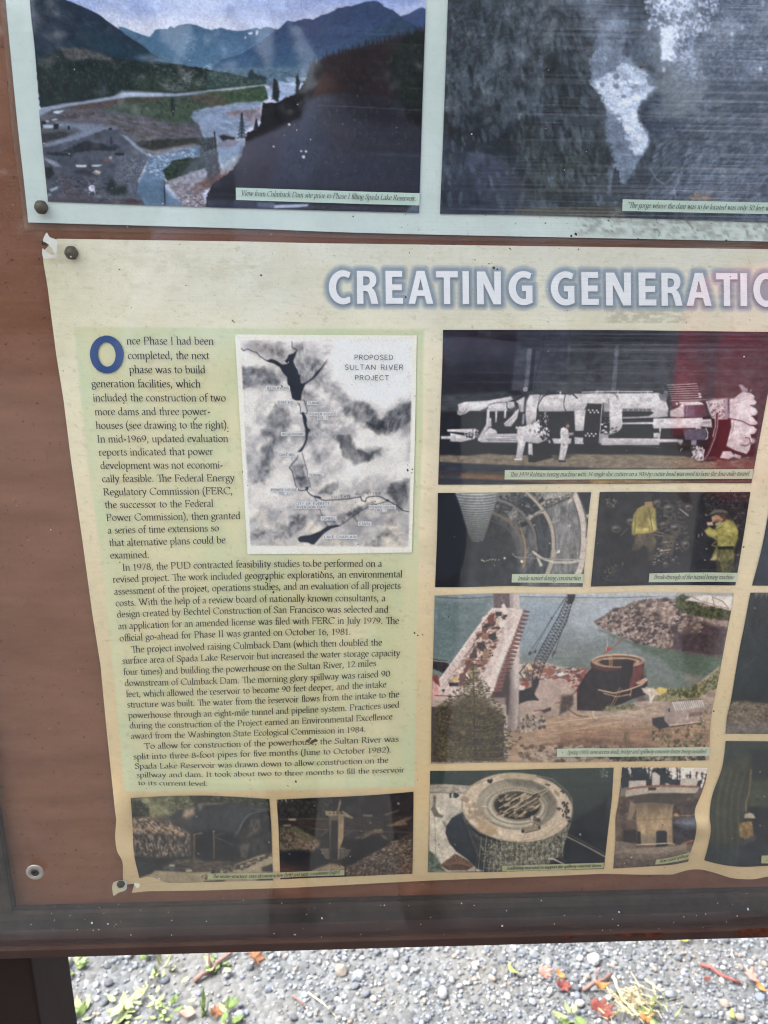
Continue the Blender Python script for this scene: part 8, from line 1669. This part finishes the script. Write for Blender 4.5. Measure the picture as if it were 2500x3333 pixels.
# larger stones, each one a piece of the ground
smesh = []
for gi, (V, Fc) in enumerate(SG):
    for ci in range(8):
        me = bpy.data.meshes.new('stone'); me.from_pydata([tuple(v) for v in V], [], [tuple(f) for f in Fc]); me.materials.append(M['st%d' % ci]); smesh.append(me)
        if gi % 2: me.polygons.foreach_set('use_smooth', [True] * len(me.polygons))
ymin, ymax = g0[1] - .10, g1[1] + .10
cnt = 0; placed = []
while cnt < 290:
    x = rs_.uniform(-.75, .95); y = rs_.uniform(ymin, ymax); s = rs_.uniform(.0055, .011) if rs_.rand() > .1 else rs_.uniform(.011, .016)
    if any((x - a) ** 2 + (y - b) ** 2 < (s + c) ** 2 * .8 for a, b, c in placed): continue
    # the left third is packed fines with fewer stones
    if x < -.05 and rs_.rand() < .55: continue
    placed.append((x, y, s))
    o = bpy.data.objects.new('stone', smesh[rs_.randint(len(smesh))]); COL.objects.link(o); o.parent = ground
    o.location = (x, y, float(gz(x, y)) + s * .32); o.scale = (s, s, s); o.rotation_euler = (rs_.uniform(-.4, .4), rs_.uniform(-.4, .4), rs_.uniform(0, 6.3)); cnt += 1
# the rest of the gravel: one heap of small chips, several sizes
def gravel(n, smin, smax, name, x0, x1, y0, y1, seed, dens=None, sub=SGL):
    r = np.random.RandomState(seed); Vs, Fs, MI = [], [], []; base = 0
    X = r.uniform(x0, x1, n); Y = r.uniform(y0, y1, n); Z = gz(X, Y)
    for i in range(n):
        if dens is not None and r.rand() > dens(X[i], Y[i]): continue
        V, Fc = sub[r.randint(len(sub))]; s = smin + (smax - smin) * r.rand() ** 2; a = r.uniform(0, 6.28); b = r.uniform(-.7, .7); c, sn = math.cos(a), math.sin(a); cb, sb = math.cos(b), math.sin(b)
        R = np.array([[c, -sn * cb, sn * sb], [sn, c * cb, -c * sb], [0, sb, cb]])
        Vs.append(V @ R.T * s + np.array([X[i], Y[i], Z[i] + s * .25])); Fs.append(Fc + base); base += len(V); MI.append(np.full(len(Fc), r.choice(8, p=[.2, .16, .16, .1, .12, .14, .08, .04])))
    o = mesh_np(name, np.concatenate(Vs), np.concatenate(Fs), None, [M['st%d' % k] for k in range(8)])
    o.data.polygons.foreach_set('material_index', np.concatenate(MI).astype(np.int32)); return tag(o, None, None, None, 'stuff')
dn = lambda x, y: np.clip(.35 + .65 * (x + .25) / .5 + .5 * (fbm(x * 6 + 3, y * 6 + 3, 2) - .5), .3, 1)
gravel(9500, .002, .0065, 'gravel', -.7, .95, ymin, ymax, 4, dn)
gravel(1500, .004, .012, 'gravel', -1.3, 2.1, -.15, 1.7, 5)

def leaf_mesh(name, pts, m, loc, size, rot, curl=.3, tilt=(0, 0), vein=True):
    """a curled leaf blade with thickness from an outline"""
    pl = np.array(spline(pp(pts), True, 3))[:-1]; pl = pl - pl.mean(0)
    bm = bmesh.new(); R = []
    for k, rr in enumerate((1.0, .66, .33)):
        R.append([bm.verts.new((x * rr, y * rr, curl * ((x * rr) ** 2 * .5 + .35 * (y * rr) ** 2 - .3 * abs(y * rr)) + .05 * mnoise.noise(Vector((x * 3, y * 3, size * 99))))) for x, y in pl])
    c = bm.verts.new((0, 0, 0)); n = len(pl)
    for A, B in zip(R, R[1:]):
        for i in range(n): bm.faces.new((A[i], A[(i + 1) % n], B[(i + 1) % n], B[i]))
    for i in range(n): bm.faces.new((R[-1][i], R[-1][(i + 1) % n], c))
    bm.transform(Matrix.Diagonal((size, size, size, 1)))
    me = bpy.data.meshes.new(name); bm.to_mesh(me); bm.free()
    for p in me.polygons: p.use_smooth = True
    o = link(name, me, None, (m,)); sd = o.modifiers.new('thickness', 'SOLIDIFY'); sd.thickness = .0006
    o.location = loc; o.rotation_euler = (tilt[0], tilt[1], rot); return o
M['leafyellow'] = mat('yellow_green_leaf', rgb(176, 182, 92), .6, .3, noise=.15, scale=60)
M['leafred'] = mat('red_leaf', rgb(122, 66, 58), .6, .3, noise=.2, scale=60)
M['leaforange'] = mat('orange_leaf', rgb(164, 118, 68), .6, .3, noise=.2, scale=60)
M['leafbrown'] = mat('brown_leaf', rgb(150, 106, 78), .7, .3, noise=.25, scale=50)
M['leafpink'] = mat('faded_pink_leaf', rgb(196, 140, 126), .7, .3, noise=.2, scale=50)
M['weed'] = mat('weed_green', rgb(98, 118, 66), .55, .3, noise=.2, scale=60)
M['weedpale'] = mat('pale_weed', rgb(150, 160, 112), .6, .3, noise=.15, scale=60)
M['twig'] = mat('twig_bark', rgb(132, 106, 98), .85, .2, noise=.25, scale=120, bumpv=.4)
M['straw'] = mat('dry_straw', rgb(206, 196, 160), .7, .2, noise=.1, scale=60)
def gp_(x, y, up=.008):
    p = ray_ground(x, y); return (p[0], p[1], float(gz(p[0], p[1])) + up)
LF = '-1,0 -.6,.35 -.1,.5 .4,.4 .8,.15 1.2,0 .8,-.18 .4,-.38 -.1,-.48 -.6,-.32'
LM = '-1,0 -.7,.5 -.3,.35 -.1,.9 .25,.5 .8,.7 .7,.25 1.2,0 .7,-.3 .75,-.75 .2,-.5 -.1,-.85 -.35,-.35 -.75,-.5'
def L6(x, y): return (1400 + x * .66305, 2900 + y * .66305)
def L5(x, y): return (200 + x * .72333, 2980 + y * .72333)
for (pt, sz, rot, m, out, cu, tl, lab) in (
    (L6(405, 412), .026, 2.0, 'leafyellow', LF, .5, (.5, .2), 'yellow green pointed leaf lying on the gravel below the rusty lip'),
    (L6(1248, 253), .026, .2, 'leafyellow', LF, .4, (.3, 0), 'yellow leaf half hidden under the lip near the rust'),
    (L6(562, 420), .024, .4, 'leafpink', LM, .5, (.5, .2), 'faded pink crumpled leaf between pale stones'),
    (L6(655, 485), .022, -.3, 'leafred', LM, .6, (.4, .1), 'dull red torn leaf beside a dry orange leaf'),
    (L6(640, 432), .017, -.8, 'leaforange', LF, .6, (.4, .1), 'small orange curled leaf above the dull red torn leaf'),
    (L6(848, 602), .034, -.6, 'leafred', LM, .3, (.6, .1), 'large bright red leaf at the bottom edge'),
    (L6(840, 485), .022, .1, 'leaforange', LF, .8, (.3, .1), 'orange curled leaf at the end of a short twig'),
    (L6(1575, 445), .028, 1.2, 'leafpink', LM, .4, (.4, .1), 'pinkish brown lobed leaf at the right edge'),
    (L6(1355, 458), .014, .3, 'leafred', LF, .4, (.3, .1), 'small scarlet leaf above a long reddish twig'),
    (L6(1620, 500), .018, -1.0, 'leaforange', LF, .4, (.3, .1), 'tan leaf under the pinkish brown lobed leaf'),
    (L6(1475, 635), .018, 1.1, 'leafyellow', LF, .4, (.3, .1), 'pale yellow leaf at the bottom edge right of the red one'),
    (L6(1060, 640), .022, .3, 'leaforange', LM, .4, (.3, .1), 'orange yellow leaf among green weeds at the bottom edge'),
    (L5(872, 212), .034, 1.2, 'leafbrown', LM, .9, (.6, .3), 'dry tan folded leaf standing close to the board edge'),
    (L5(700, 455), .022, .5, 'leafbrown', LM, .9, (.5, .2), 'dark brown curled leaf beside an upright green blade'),
    (L5(575, 462), .022, .1, 'leafpink', LF, .4, (.2, .1), 'salmon pink leaf lying left of the dark brown curled leaf')):
    o = leaf_mesh('fallen_leaf', out, M[m], gp_(*pt, .012), sz * .68, rot, cu * 1.6, tl); tag(o, lab, 'leaf', 'leaves scattered on the gravel')
def tube_np(name, pts, r0, r1, m, sides=7, parent=None, close=True):
    pts = [Vector(p) for p in pts]; V, Fc = [], []; n = len(pts)
    for i, p in enumerate(pts):
        d = (pts[min(i + 1, n - 1)] - pts[max(i - 1, 0)]).normalized(); a = d.orthogonal().normalized(); b = d.cross(a)
        if i and abs(prev.dot(a)) < .99: a = (prev - d * prev.dot(d)).normalized(); b = d.cross(a)
        prev = a; rr = r0 + (r1 - r0) * i / (n - 1)
        for k in range(sides):
            t = k / sides * 2 * math.pi; V.append(p + (a * math.cos(t) + b * math.sin(t)) * rr)
    for i in range(n - 1):
        for k in range(sides): Fc.append((i * sides + k, i * sides + (k + 1) % sides, (i + 1) * sides + (k + 1) % sides, (i + 1) * sides + k))
    Fc.append(tuple(range(sides))[::-1]); Fc.append(tuple(range((n - 1) * sides, n * sides)))
    return mesh_np(name, np.array([v[:] for v in V]), Fc, parent, (m,), True)
def twig(pxs, r0, r1, lab, m='twig'):
    o = tube_np('twig', [gp_(*p, .006 + .006 * (i % 2)) for i, p in enumerate(pxs)], r0, r1, M[m]); return tag(o, lab, 'twig', 'twigs on the gravel')
t1 = twig([L5(598, 308), L5(640, 282), L5(675, 262), L5(700, 232), L5(745, 190), L5(790, 168)], .005, .0032, 'long grey twig pointing up to the board from two tan pebbles')
tube_np('side_shoot', [gp_(*L5(676, 262), .01), gp_(*L5(664, 225), .03), gp_(*L5(662, 195), .04)], .0028, .002, M['twig'], 6, t1)
t2 = twig([L6(750, 500), L6(800, 475), L6(850, 445), L6(890, 420)], .004, .003, 'short grey twig beside the large pale stone')
tube_np('side_shoot', [gp_(*L6(820, 462), .009), gp_(*L6(808, 440), .02), gp_(*L6(838, 425), .03)], .002, .0015, M['twig'], 6, t2)
M['twigred'] = mat('reddish_twig', rgb(150, 92, 84), .8, .2, noise=.2, scale=120)
twig([L6(1325, 375), L6(1375, 400), L6(1420, 425), L6(1465, 455), L6(1520, 468)], .0036, .003, 'long reddish twig lying near the right edge', 'twigred')
twig([L6(895, 430), L6(905, 455), L6(920, 495)], .0038, .003, 'pale short stick standing right of the orange curled leaf', 'straw')
twig([L5(1110, 360), L5(1180, 420), L5(1250, 486)], .0014, .001, 'thin straw stem running to the bottom edge', 'straw')
twig([L5(1040, 372), L5(1075, 410), L5(1100, 436)], .0022, .0016, 'dry stalk left of the thin straw stem', 'twig')
twig([L5(655, 255), L5(662, 215), L5(665, 190)], .0022, .0016, 'dry upright stalk behind the long grey twig', 'straw')
def weed(pxy, n, spread, size, m, lab, upr=.6, seed=0, blade=False):
    r = random.Random(seed); c = Vector(gp_(*pxy, 0)); root = empty('weed', c); tag(root, lab, 'weed', 'weeds growing in the gravel')
    for k in range(n):
        a = r.uniform(0, 6.28); d = spread * r.random() ** .5; p = Vector((c.x + d * math.cos(a), c.y + d * math.sin(a), float(gz(c.x, c.y)) + r.uniform(.004, .02) * (2 if upr > .8 else 1)))
        s = size * r.uniform(.6, 1.2)
        o = leaf_mesh('leaf', '-1,0 -.4,.16 .5,.14 1.6,0 .5,-.14 -.4,-.16' if blade else LF, M[m if r.random() < .7 else 'weedpale'], (0, 0, 0), s, 0, .25)
        o.parent = root; o.location = p - c; o.rotation_euler = (r.uniform(-.4, .4), -r.uniform(.1, upr), a)
        if blade: o.rotation_euler = (r.uniform(-.3, .3), -r.uniform(.7, 1.3), a)
for pxy, n, sp, sz, m, lab, upr, bl in (
    (L5(60, 238), 9, .03, .013, 'weed', 'small green weed beside the dark post', .7, False), (L5(240, 200), 7, .018, .013, 'weed', 'thin sprouting weed right under the board lip', 1.0, True),
    (L5(385, 192), 5, .014, .011, 'weed', 'tiny green sprout at the board lip left of the forked weed', .8, False), (L5(468, 232), 10, .035, .016, 'weedpale', 'forked weed with long pale leaves', .8, True),
    (L5(715, 230), 12, .03, .010, 'weed', 'low yellow green weed behind the grey twig', .5, False), (L5(280, 420), 10, .035, .017, 'weedpale', 'broad leaved pale weed left of the creeping mat', .5, False),
    (L5(430, 412), 40, .07, .008, 'weedpale', 'creeping mat of tiny yellow green leaves at the bottom edge', .4, False), (L5(640, 448), 4, .008, .022, 'weed', 'bright green upright blade at the bottom edge', 1.2, True),
    (L5(85, 452), 7, .03, .016, 'weed', 'green leaves at the foot of the post', .6, False), (L5(745, 468), 8, .03, .013, 'weed', 'green weed right of the dark brown curled leaf', .6, False),
    (L5(480, 462), 9, .03, .010, 'weed', 'green sprig at the bottom edge below the creeping mat', .6, False), (L6(700, 636), 10, .03, .012, 'weed', 'green weed left of the large red leaf', .7, False),
    (L6(1065, 620), 11, .03, .012, 'weed', 'bright green weed around the orange yellow leaf', .7, False), (L6(1170, 632), 8, .03, .010, 'weedpale', 'pale grassy weed right of the bright green weed', .9, True)):
    weed(pxy, n, sp, sz, m, lab, upr, sum(map(ord, lab)), bl)
# dry moss and straw tuft
r = random.Random(4); V, Fc = [], []
c = gp_(*L6(985, 568), .006)
for k in range(130):
    a = r.uniform(0, 3.1416); x = c[0] + r.gauss(0, .028); y = c[1] + r.gauss(0, .02); l = r.uniform(.006, .022); dx, dy = l * math.cos(a), l * math.sin(a); w = .0009; z = c[2] + r.uniform(0, .012); n = len(V)
    V += [(x - dx, y - dy, z), (x + dx, y + dy, z + r.uniform(-.004, .008)), (x + dx + w, y + dy + w, z), (x - dx + w, y - dy + w, z + .001)]; Fc.append((n, n + 1, n + 2, n + 3))
tag(mesh_np('dry_grass', V, Fc, None, (M['straw'],)), None, None, None, 'stuff')

# ---------------------------------------------------------------- people (seen mirrored in the pane)
def skin_body(name, joints, edges, radii, parent, m, sub=2, root=0):
    me = bpy.data.meshes.new(name)
    off = Vector((0, 0, 0)); p = parent
    while p is not None: off += p.location; p = p.parent
    me.from_pydata([tuple(Vector(j) - off) for j in joints], edges, []); o = link(name, me, parent, (m,))
    me_sv = o.modifiers.new('skin', 'SKIN')
    for i, rr in enumerate(radii):
        sv = me.skin_vertices[0].data[i]; sv.radius = rr if isinstance(rr, tuple) else (rr, rr); sv.use_root = (i == root)
    o.modifiers.new('smooth', 'SUBSURF').levels = sub; o.modifiers['smooth'].render_levels = sub; me_sv.use_smooth_shade = True
    return o
M['skin'] = mat('skin', rgb(128, 86, 70), .6, .3, noise=.05, scale=30)
M['shirt'] = mat('grey_blue_shirt', rgb(120, 130, 158), .9, .1, noise=.15, scale=160)
M['jeans'] = mat('dark_trousers', rgb(40, 42, 50), .9, .1, noise=.15, scale=160)
M['redjacket'] = mat('red_jacket', rgb(190, 26, 46), .6, .25, noise=.08, scale=30)
M['hair'] = mat('dark_hair', rgb(46, 34, 28), .8, .2, noise=.3, scale=200)
M['shoe'] = mat('dark_shoe', rgb(36, 32, 30), .7, .3)
M['eye'] = mat('eye_white', rgb(225, 222, 216), .3, .5); M['iris'] = mat('iris_brown', rgb(50, 34, 24), .3, .5)
def person(origin, face_a, h, label, top_m, leg_m, arms, wide=1.0, hair_len=0):
    """standing adult; arms = [(elbow, wrist), (elbow, wrist)] in body coordinates, x right, y forward, z up, in units of height"""
    root = empty('person', Vector((origin[0], origin[1], 0)), label, 'person')
    ca, sa = math.cos(face_a), math.sin(face_a)
    def B(x, y, z): return Vector((origin[0] + h * (x * ca - y * sa), origin[1] + h * (x * sa + y * ca), h * z))
    H = h
    sh = .108 * wide; hip = .056 * wide
    J = [B(0, 0, .53), B(0, .004, .62), B(0, .008, .72), B(0, 0, .795), B(0, .004, .845), B(0, .02, .90)]; E = [(0, 1), (1, 2), (2, 3), (3, 4), (4, 5)]
    Rr = [(.082 * wide * H, .062 * H), (.076 * wide * H, .058 * H), (.085 * wide * H, .064 * H), (.06 * wide * H, .048 * H), .034 * H, .035 * H]
    wr = []
    for s, (el, w) in zip((-1, 1), arms):
        n = len(J); J += [B(s * sh * .82, 0, .785), B(*el), B(*[(el[i] + w[i]) / 2 for i in range(3)]), B(*w)]; E += [(3, n), (n, n + 1), (n + 1, n + 2), (n + 2, n + 3)]; Rr += [.03 * H, .024 * H, .022 * H, .016 * H]; wr.append((B(*el), B(*w)))
    for s in (-1, 1):
        n = len(J); J += [B(s * hip, 0, .47), B(s * hip * 1.15, .01, .275), B(s * hip * 1.15, -.006, .16), B(s * hip * 1.15, -.008, .045), B(s * hip * 1.2, .055, .018)]; E += [(0, n), (n, n + 1), (n + 1, n + 2), (n + 2, n + 3), (n + 3, n + 4)]; Rr += [.052 * H, .034 * H, .031 * H, .021 * H, .02 * H]
    body = skin_body('body', J, E, Rr, root, M['skin'])
    # upper garment: a lofted torso with sleeves
    bm = bmesh.new(); rings = []; r0 = random.Random(h)
    for z, rx, ry in ((.435, .098, .080), (.438, .104, .086), (.48, .103, .085), (.56, .096, .080), (.64, .094, .077), (.72, .102, .078), (.77, .106, .074), (.80, .106, .070), (.824, .094, .062), (.838, .070, .054), (.848, .048, .046), (.862, .043, .044), (.86, .036, .038)):
        rx *= wide if z < .83 else 1; ring = []
        for i in range(28):
            a = i / 28 * 2 * math.pi; f = 1 + .02 * math.sin(3 * a + z * 40) * (z < .75); ring.append(bm.verts.new(B(rx * f * math.cos(a) * abs(math.cos(a)) ** -.2 if abs(math.cos(a)) > .01 else 0, ry * f * math.sin(a), z)))
        rings.append(ring)
    for A_, B_ in zip(rings, rings[1:]):
        for i in range(28): bm.faces.new((A_[i], A_[(i + 1) % 28], B_[(i + 1) % 28], B_[i]))
    tp = bm_obj('jacket' if hair_len else 'shirt', bm, root, M[top_m])
    for s, (e, wst) in zip((-1, 1), ((7, 9), (11, 13))):
        sj = [B(s * sh * .62, 0, .785), B(s * sh, 0, .797), J[e], J[e].lerp(J[wst], .5), J[e].lerp(J[wst], .88)]
        skin_body('sleeve', sj, [(i, i + 1) for i in range(4)], [.046 * H, .046 * H, .037 * H, .033 * H, .027 * H], root, M[top_m])
    k = lambda r, q: tuple(a * q for a in r) if isinstance(r, tuple) else r * q
    ob = [j for j in range(14, len(J))]; li = [0] + [i for i in ob if (i - 14) % 5 != 4]; mp = {a: b for b, a in enumerate(li)}
    le = [(mp[a], mp[b]) for a, b in E if a in mp and b in mp] + [(0, len(li))]; lj = [J[i] for i in li] + [B(0, 0, .575)]; lr = [k(Rr[i], 1.14) for i in li] + [(.078 * wide * H, .062 * H)]; lr[0] = (.070 * wide * H, .060 * H); skin_body('trousers', lj, le, lr, root, M[leg_m])
    for s in (-1, 1):
        f = [B(s * hip * 1.2, -.02, .022), B(s * hip * 1.2, .02, .026), B(s * hip * 1.25, .075, .017)]
        skin_body('shoe', f, [(0, 1), (1, 2)], [.024 * H, .026 * H, .019 * H], root, M['shoe'])
    # head
    hc = B(0, .03, .937); hr = .066 * H
    bm = bmesh.new(); bmesh.ops.create_uvsphere(bm, u_segments=32, v_segments=24, radius=1)
    for v in bm.verts:
        x, y, z = v.co; w = 1.0
        if z < 0: w = 1 - .28 * (-z) ** 1.4
        yy = y * (1.12 if y < 0 else 1.0); xx = x * .76 * w; zz = z * 1.0
        if y > 0:
            nose = math.exp(-((x) / .16) ** 2 - ((z + .12) / .22) ** 2); yy += .26 * nose * (1 if z < .1 else .5)
            for sx in (-.30, .30): yy -= .09 * math.exp(-((x - sx) / .16) ** 2 - ((z - .06) / .12) ** 2)
            yy += .05 * math.exp(-(x / .24) ** 2 - ((z + .46) / .05) ** 2) + .05 * math.exp(-(x / .22) ** 2 - ((z + .56) / .05) ** 2) - .05 * math.exp(-(x / .26) ** 2 - ((z + .51) / .025) ** 2)
            yy += .08 * math.exp(-(x / .3) ** 2 - ((z + .82) / .14) ** 2); yy += .04 * math.exp(-((abs(x) - .28) / .2) ** 2 - ((z - .22) / .07) ** 2)
        for sx in (-1, 1):
            e = math.exp(-((y + .05) / .13) ** 2 - ((z + .02) / .2) ** 2) * (abs(x) > .8) * (x * sx > 0); xx += sx * .16 * e
        v.co = Vector((xx, yy, zz)) * hr * 1.0
    rz = Matrix.Rotation(face_a, 4, 'Z'); bm.transform(Matrix.Translation(hc) @ rz @ Matrix.Rotation(-.25, 4, 'X')); head = bm_obj('head', bm, root, M['skin'])
    bm = bmesh.new(); bmesh.ops.create_uvsphere(bm, u_segments=32, v_segments=20, radius=1)
    for v in list(bm.verts):
        x, y, z = v.co
        if z < (.34 if y > .25 else (-.35 - hair_len if y < -.1 else -.05)): bm.verts.remove(v)
        else:
            g = 1.09 + .05 * mnoise.noise(Vector((x * 5, y * 5, z * 5))); v.co = Vector((x * .78 * g, y * (1.14 if y < 0 else 1.0) * g, z * g)) * hr
    bm.transform(Matrix.Translation(hc) @ rz @ Matrix.Rotation(-.25, 4, 'X')); bm_obj('hair', bm, root, M['hair'])
    for sx in (-1, 1):
        bm = bmesh.new(); bmesh.ops.create_uvsphere(bm, u_segments=12, v_segments=8, radius=.12); bm.transform(Matrix.Diagonal((1, .5, .6, 1)))
        bm.transform(Matrix.Translation(hc) @ rz @ Matrix.Rotation(-.25, 4, 'X') @ Matrix.Diagonal((hr, hr, hr, 1)) @ Matrix.Translation(Vector((sx * .29, .86, .05)))); e = bm_obj('eye', bm, root, M['eye'])
        bm = bmesh.new(); bmesh.ops.create_uvsphere(bm, u_segments=10, v_segments=6, radius=.07); bm.transform(Matrix.Diagonal((1, .4, 1, 1)))
        bm.transform(Matrix.Translation(hc) @ rz @ Matrix.Rotation(-.25, 4, 'X') @ Matrix.Diagonal((hr, hr, hr, 1)) @ Matrix.Translation(Vector((sx * .29, .955, .05)))); bm_obj('iris', bm, e, M['iris'])
    return root, wr, B
def hand(root, wrist, palm_dir, finger_dir, thumb_dir, curl, size=.19):
    """palm, four unequal bent fingers and a thumb, one joined skin per digit rooted in the palm"""
    f = Vector(finger_dir).normalized(); t = Vector(thumb_dir); t = (t - f * t.dot(f)).normalized(); p = Vector(palm_dir); p = (p - f * p.dot(f) - t * p.dot(t)).normalized(); w = Vector(wrist)
    P0 = w; P1_ = w + f * size * .25; P2_ = w + f * size * .48
    skin_body('palm', [P0, P1_ + t * .006, P2_ + t * .004], [(0, 1), (1, 2)], [(.02, .017), (.036, .014), (.036, .012)], root, M['skin'], 2)
    for k, (lat, ln) in enumerate(((.028, .82), (.009, .92), (-.010, .86), (-.028, .68))):
        b = P1_ + f * size * .12 + t * lat; q1 = P2_ + t * lat * 1.1; L = size * .5 * ln; d = f.copy(); pts = [b, q1]
        for j, fr in enumerate((.45, .32, .23)): d = (d * math.cos(curl) + p * math.sin(curl)).normalized(); pts.append(pts[-1] + d * L * fr)
        skin_body('finger', pts, [(i, i + 1) for i in range(4)], [.009, .0095, .0085, .008, .0065], root, M['skin'], 1)
    b = P0 + f * size * .10 + t * .014; d = (f * .6 + t * .9).normalized(); q1 = b + d * size * .20; q2 = q1 + (d * .7 + f * .5 + p * .4).normalized() * size * .17; q3 = q2 + (f * .7 + p * .6).normalized() * size * .12
    skin_body('thumb', [b, q1, q2, q3], [(0, 1), (1, 2), (2, 3)], [.013, .011, .010, .008], root, M['skin'], 1)
# the photographer: phone held just below eye level with both hands
hh = 1.93; py = -.90; pxo = .01
def rel(x, y, z): return ((x - pxo) / hh, (y - py) / hh, z / hh)
wl, wr_ = (-.10, -.715, 1.26), (.10, -.715, 1.25)
ph_root, _, _ = person((pxo, py), 0, hh, 'person in a grey blue shirt holding up a phone, mirrored in the pane', 'shirt', 'jeans', [(rel(-.37, -.90, 1.22), rel(*wl)), (rel(.37, -.90, 1.20), rel(*wr_))], 1.12)
hand(ph_root, wl, (.8, 0, 0), (.3, .45, .65), (.2, -.3, 1), .45)
hand(ph_root, wr_, (-.8, 0, 0), (-.3, .45, .65), (-.2, -.3, 1), .45)
phone = empty('phone', (0, -.635, 1.33)); tag(phone, 'dark phone held upright by the person in the grey blue shirt', 'phone')
M['phone'] = mat('phone_body', rgb(30, 32, 36), .25, .5); M['lens'] = mat('lens_glass', rgb(10, 12, 16), .05, .6); M['screen'] = mat('phone_screen', rgb(14, 15, 18), .08, .5)
box_mesh('case', -.038, .038, -.640, -.632, 1.255, 1.402, phone, M['phone'], .0035, 3)
box_mesh('screen', -.035, .035, -.6408, -.6402, 1.26, 1.397, phone, M['screen'], 0)
box_mesh('camera_bump', -.020, .020, -.6318, -.6300, 1.355, 1.398, phone, M['phone'], .0007, 1)
# the companion in red, a step back and to the right
cp_root, cw, _ = person((1.34, -1.72), .25, 1.72, 'person in a bright red jacket standing behind, mirrored at the right edge of the pane', 'redjacket', 'jeans', [((-.165, -.01, .66), (-.175, .05, .51)), ((.165, -.01, .66), (.175, .05, .51))], 1.45, .5)
for s, (el, w) in zip((-1, 1), cw): hand(cp_root, w, (-s, 0, 0), (s * .05, .1, -1), (0, 1, 0), .3, .18)

# ---------------------------------------------------------------- trees round the clearing
M['bark'] = mat('bark', rgb(78, 66, 56), .9, .2, noise=.3, scale=12, bumpv=.5)
M['leafd'] = mat('foliage_dark', rgb(34, 42, 28), .8, .2, noise=.4, scale=2)
M['leafm'] = mat('foliage_mid', rgb(46, 56, 30), .8, .2, noise=.4, scale=2)
def tree_proto(kind, seed):
    r = random.Random(seed); h = r.uniform(11, 15)
    root = empty('tree', (0, 0, 0))
    pts = [(0, 0, -.1), (r.uniform(-.1, .1), 0, h * .3), (r.uniform(-.2, .2), r.uniform(-.2, .2), h * .65), (0, 0, h * .97)]
    tube_np('trunk', pts, .26, .04, M['bark'], 8, root)
    V, Fc, n = [], [], 0
    for k in range(2600):
        t = r.random() ** .8
        if kind == 'fir': z = h * (.12 + .86 * t); R = (1 - t) * h * .24 + .15; rr = R * r.random() ** .5
        else: z = h * (.3 + .7 * t); R = h * .26 * math.sin(math.pi * min(1, .12 + t * .85)) * (1 + .25 * math.sin(3 * t * 6 + seed)); rr = R * r.random() ** .4
        a = r.uniform(0, 6.283); R *= 1 + .2 * math.sin(a * 3 + z); x, y = rr * math.cos(a), rr * math.sin(a); s = r.uniform(.10, .26); 
        u = Vector((r.gauss(0, 1), r.gauss(0, 1), r.gauss(0, .5))).normalized(); w = u.orthogonal().normalized()
        if kind == 'fir': z -= rr * .35
        c = Vector((x, y, z)); q = [c - u * s, c + w * s * .45, c + u * s, c - w * s * .45]; V += q; Fc.append((n, n + 1, n + 2, n + 3)); n += 4
    o = mesh_np('crown', np.array([v[:] for v in V]), np.array(Fc), root, (M['leafd'] if kind == 'fir' else M['leafm'],)); 
    return root
protos = [tree_proto('fir', 1), tree_proto('broad', 2), tree_proto('fir', 3), tree_proto('broad', 4)]
spots = [(-9, -10), (-6.2, -12), (-3.4, -10.5), (-1.0, -13), (1.5, -11.5), (3.6, -13.5), (3.2, -9.5), (2.2, -14), (11.5, -11), (13.5, -9.5), (-12, -8), (15, -6), (-14, -3), (-8, -15), (0, -16.5), (13, -16), (17, 0),
         (-8, 9), (-4, 12), (0, 14), (4, 11), (8, 13), (12, 9), (-13, 6), (17, 6), (-16, 1)]
used = [False] * 4
for i, (x, y) in enumerate(spots):
    k = (i * 7 + i // 3) % 4; pr = protos[k]
    if not used[k]: o = pr; used[k] = True
    else:
        o = pr.copy(); COL.objects.link(o)
        for ch in pr.children:
            c = ch.copy(); COL.objects.link(c); c.parent = o
    s = (.42 + .2 * ((i * 37) % 10) / 10) * (1 if y < 5 else 1.6); o.location = (x, y, 0); o.scale = (s, s, s); o.rotation_euler = (0, 0, i * 1.7)
    tag(o, 'tall %s tree at the edge of the clearing around the board' % ('narrow dark conifer' if k in (0, 2) else 'broad green leafy'), 'tree', 'dark conifers round the clearing' if k in (0, 2) else 'leafy trees round the clearing')

# the wood behind the clearing: one dense mass of leaves, lower where the sky shows
r = np.random.RandomState(11); n = 14000
X = r.uniform(-34, 34, n); Yb = -17.5 - r.uniform(0, 2.5, n); top = 6.6 + 1.2 * np.sin(X * .9) + 1.2 * np.sin(X * 2.3 + 1); top = np.where((X > 5.2) & (X < 8.2), 4.6 + .5 * np.sin(X * 5), top)
Zc = top * r.rand(n) ** .85; U = r.normal(0, 1, (n, 3)); U /= np.linalg.norm(U, axis=1)[:, None]; Wv = np.cross(U, r.normal(0, 1, (n, 3))); Wv /= np.linalg.norm(Wv, axis=1)[:, None]; s_ = r.uniform(.15, .5, n)[:, None]
Cc = np.stack([X, Yb, Zc], 1); V = np.stack([Cc - U * s_, Cc + Wv * s_ * .6, Cc + U * s_, Cc - Wv * s_ * .6], 1).reshape(-1, 3)
tag(mesh_np('woods', V, np.arange(n * 4).reshape(n, 4), None, (M['leafd'],)), None, None, None, 'stuff')
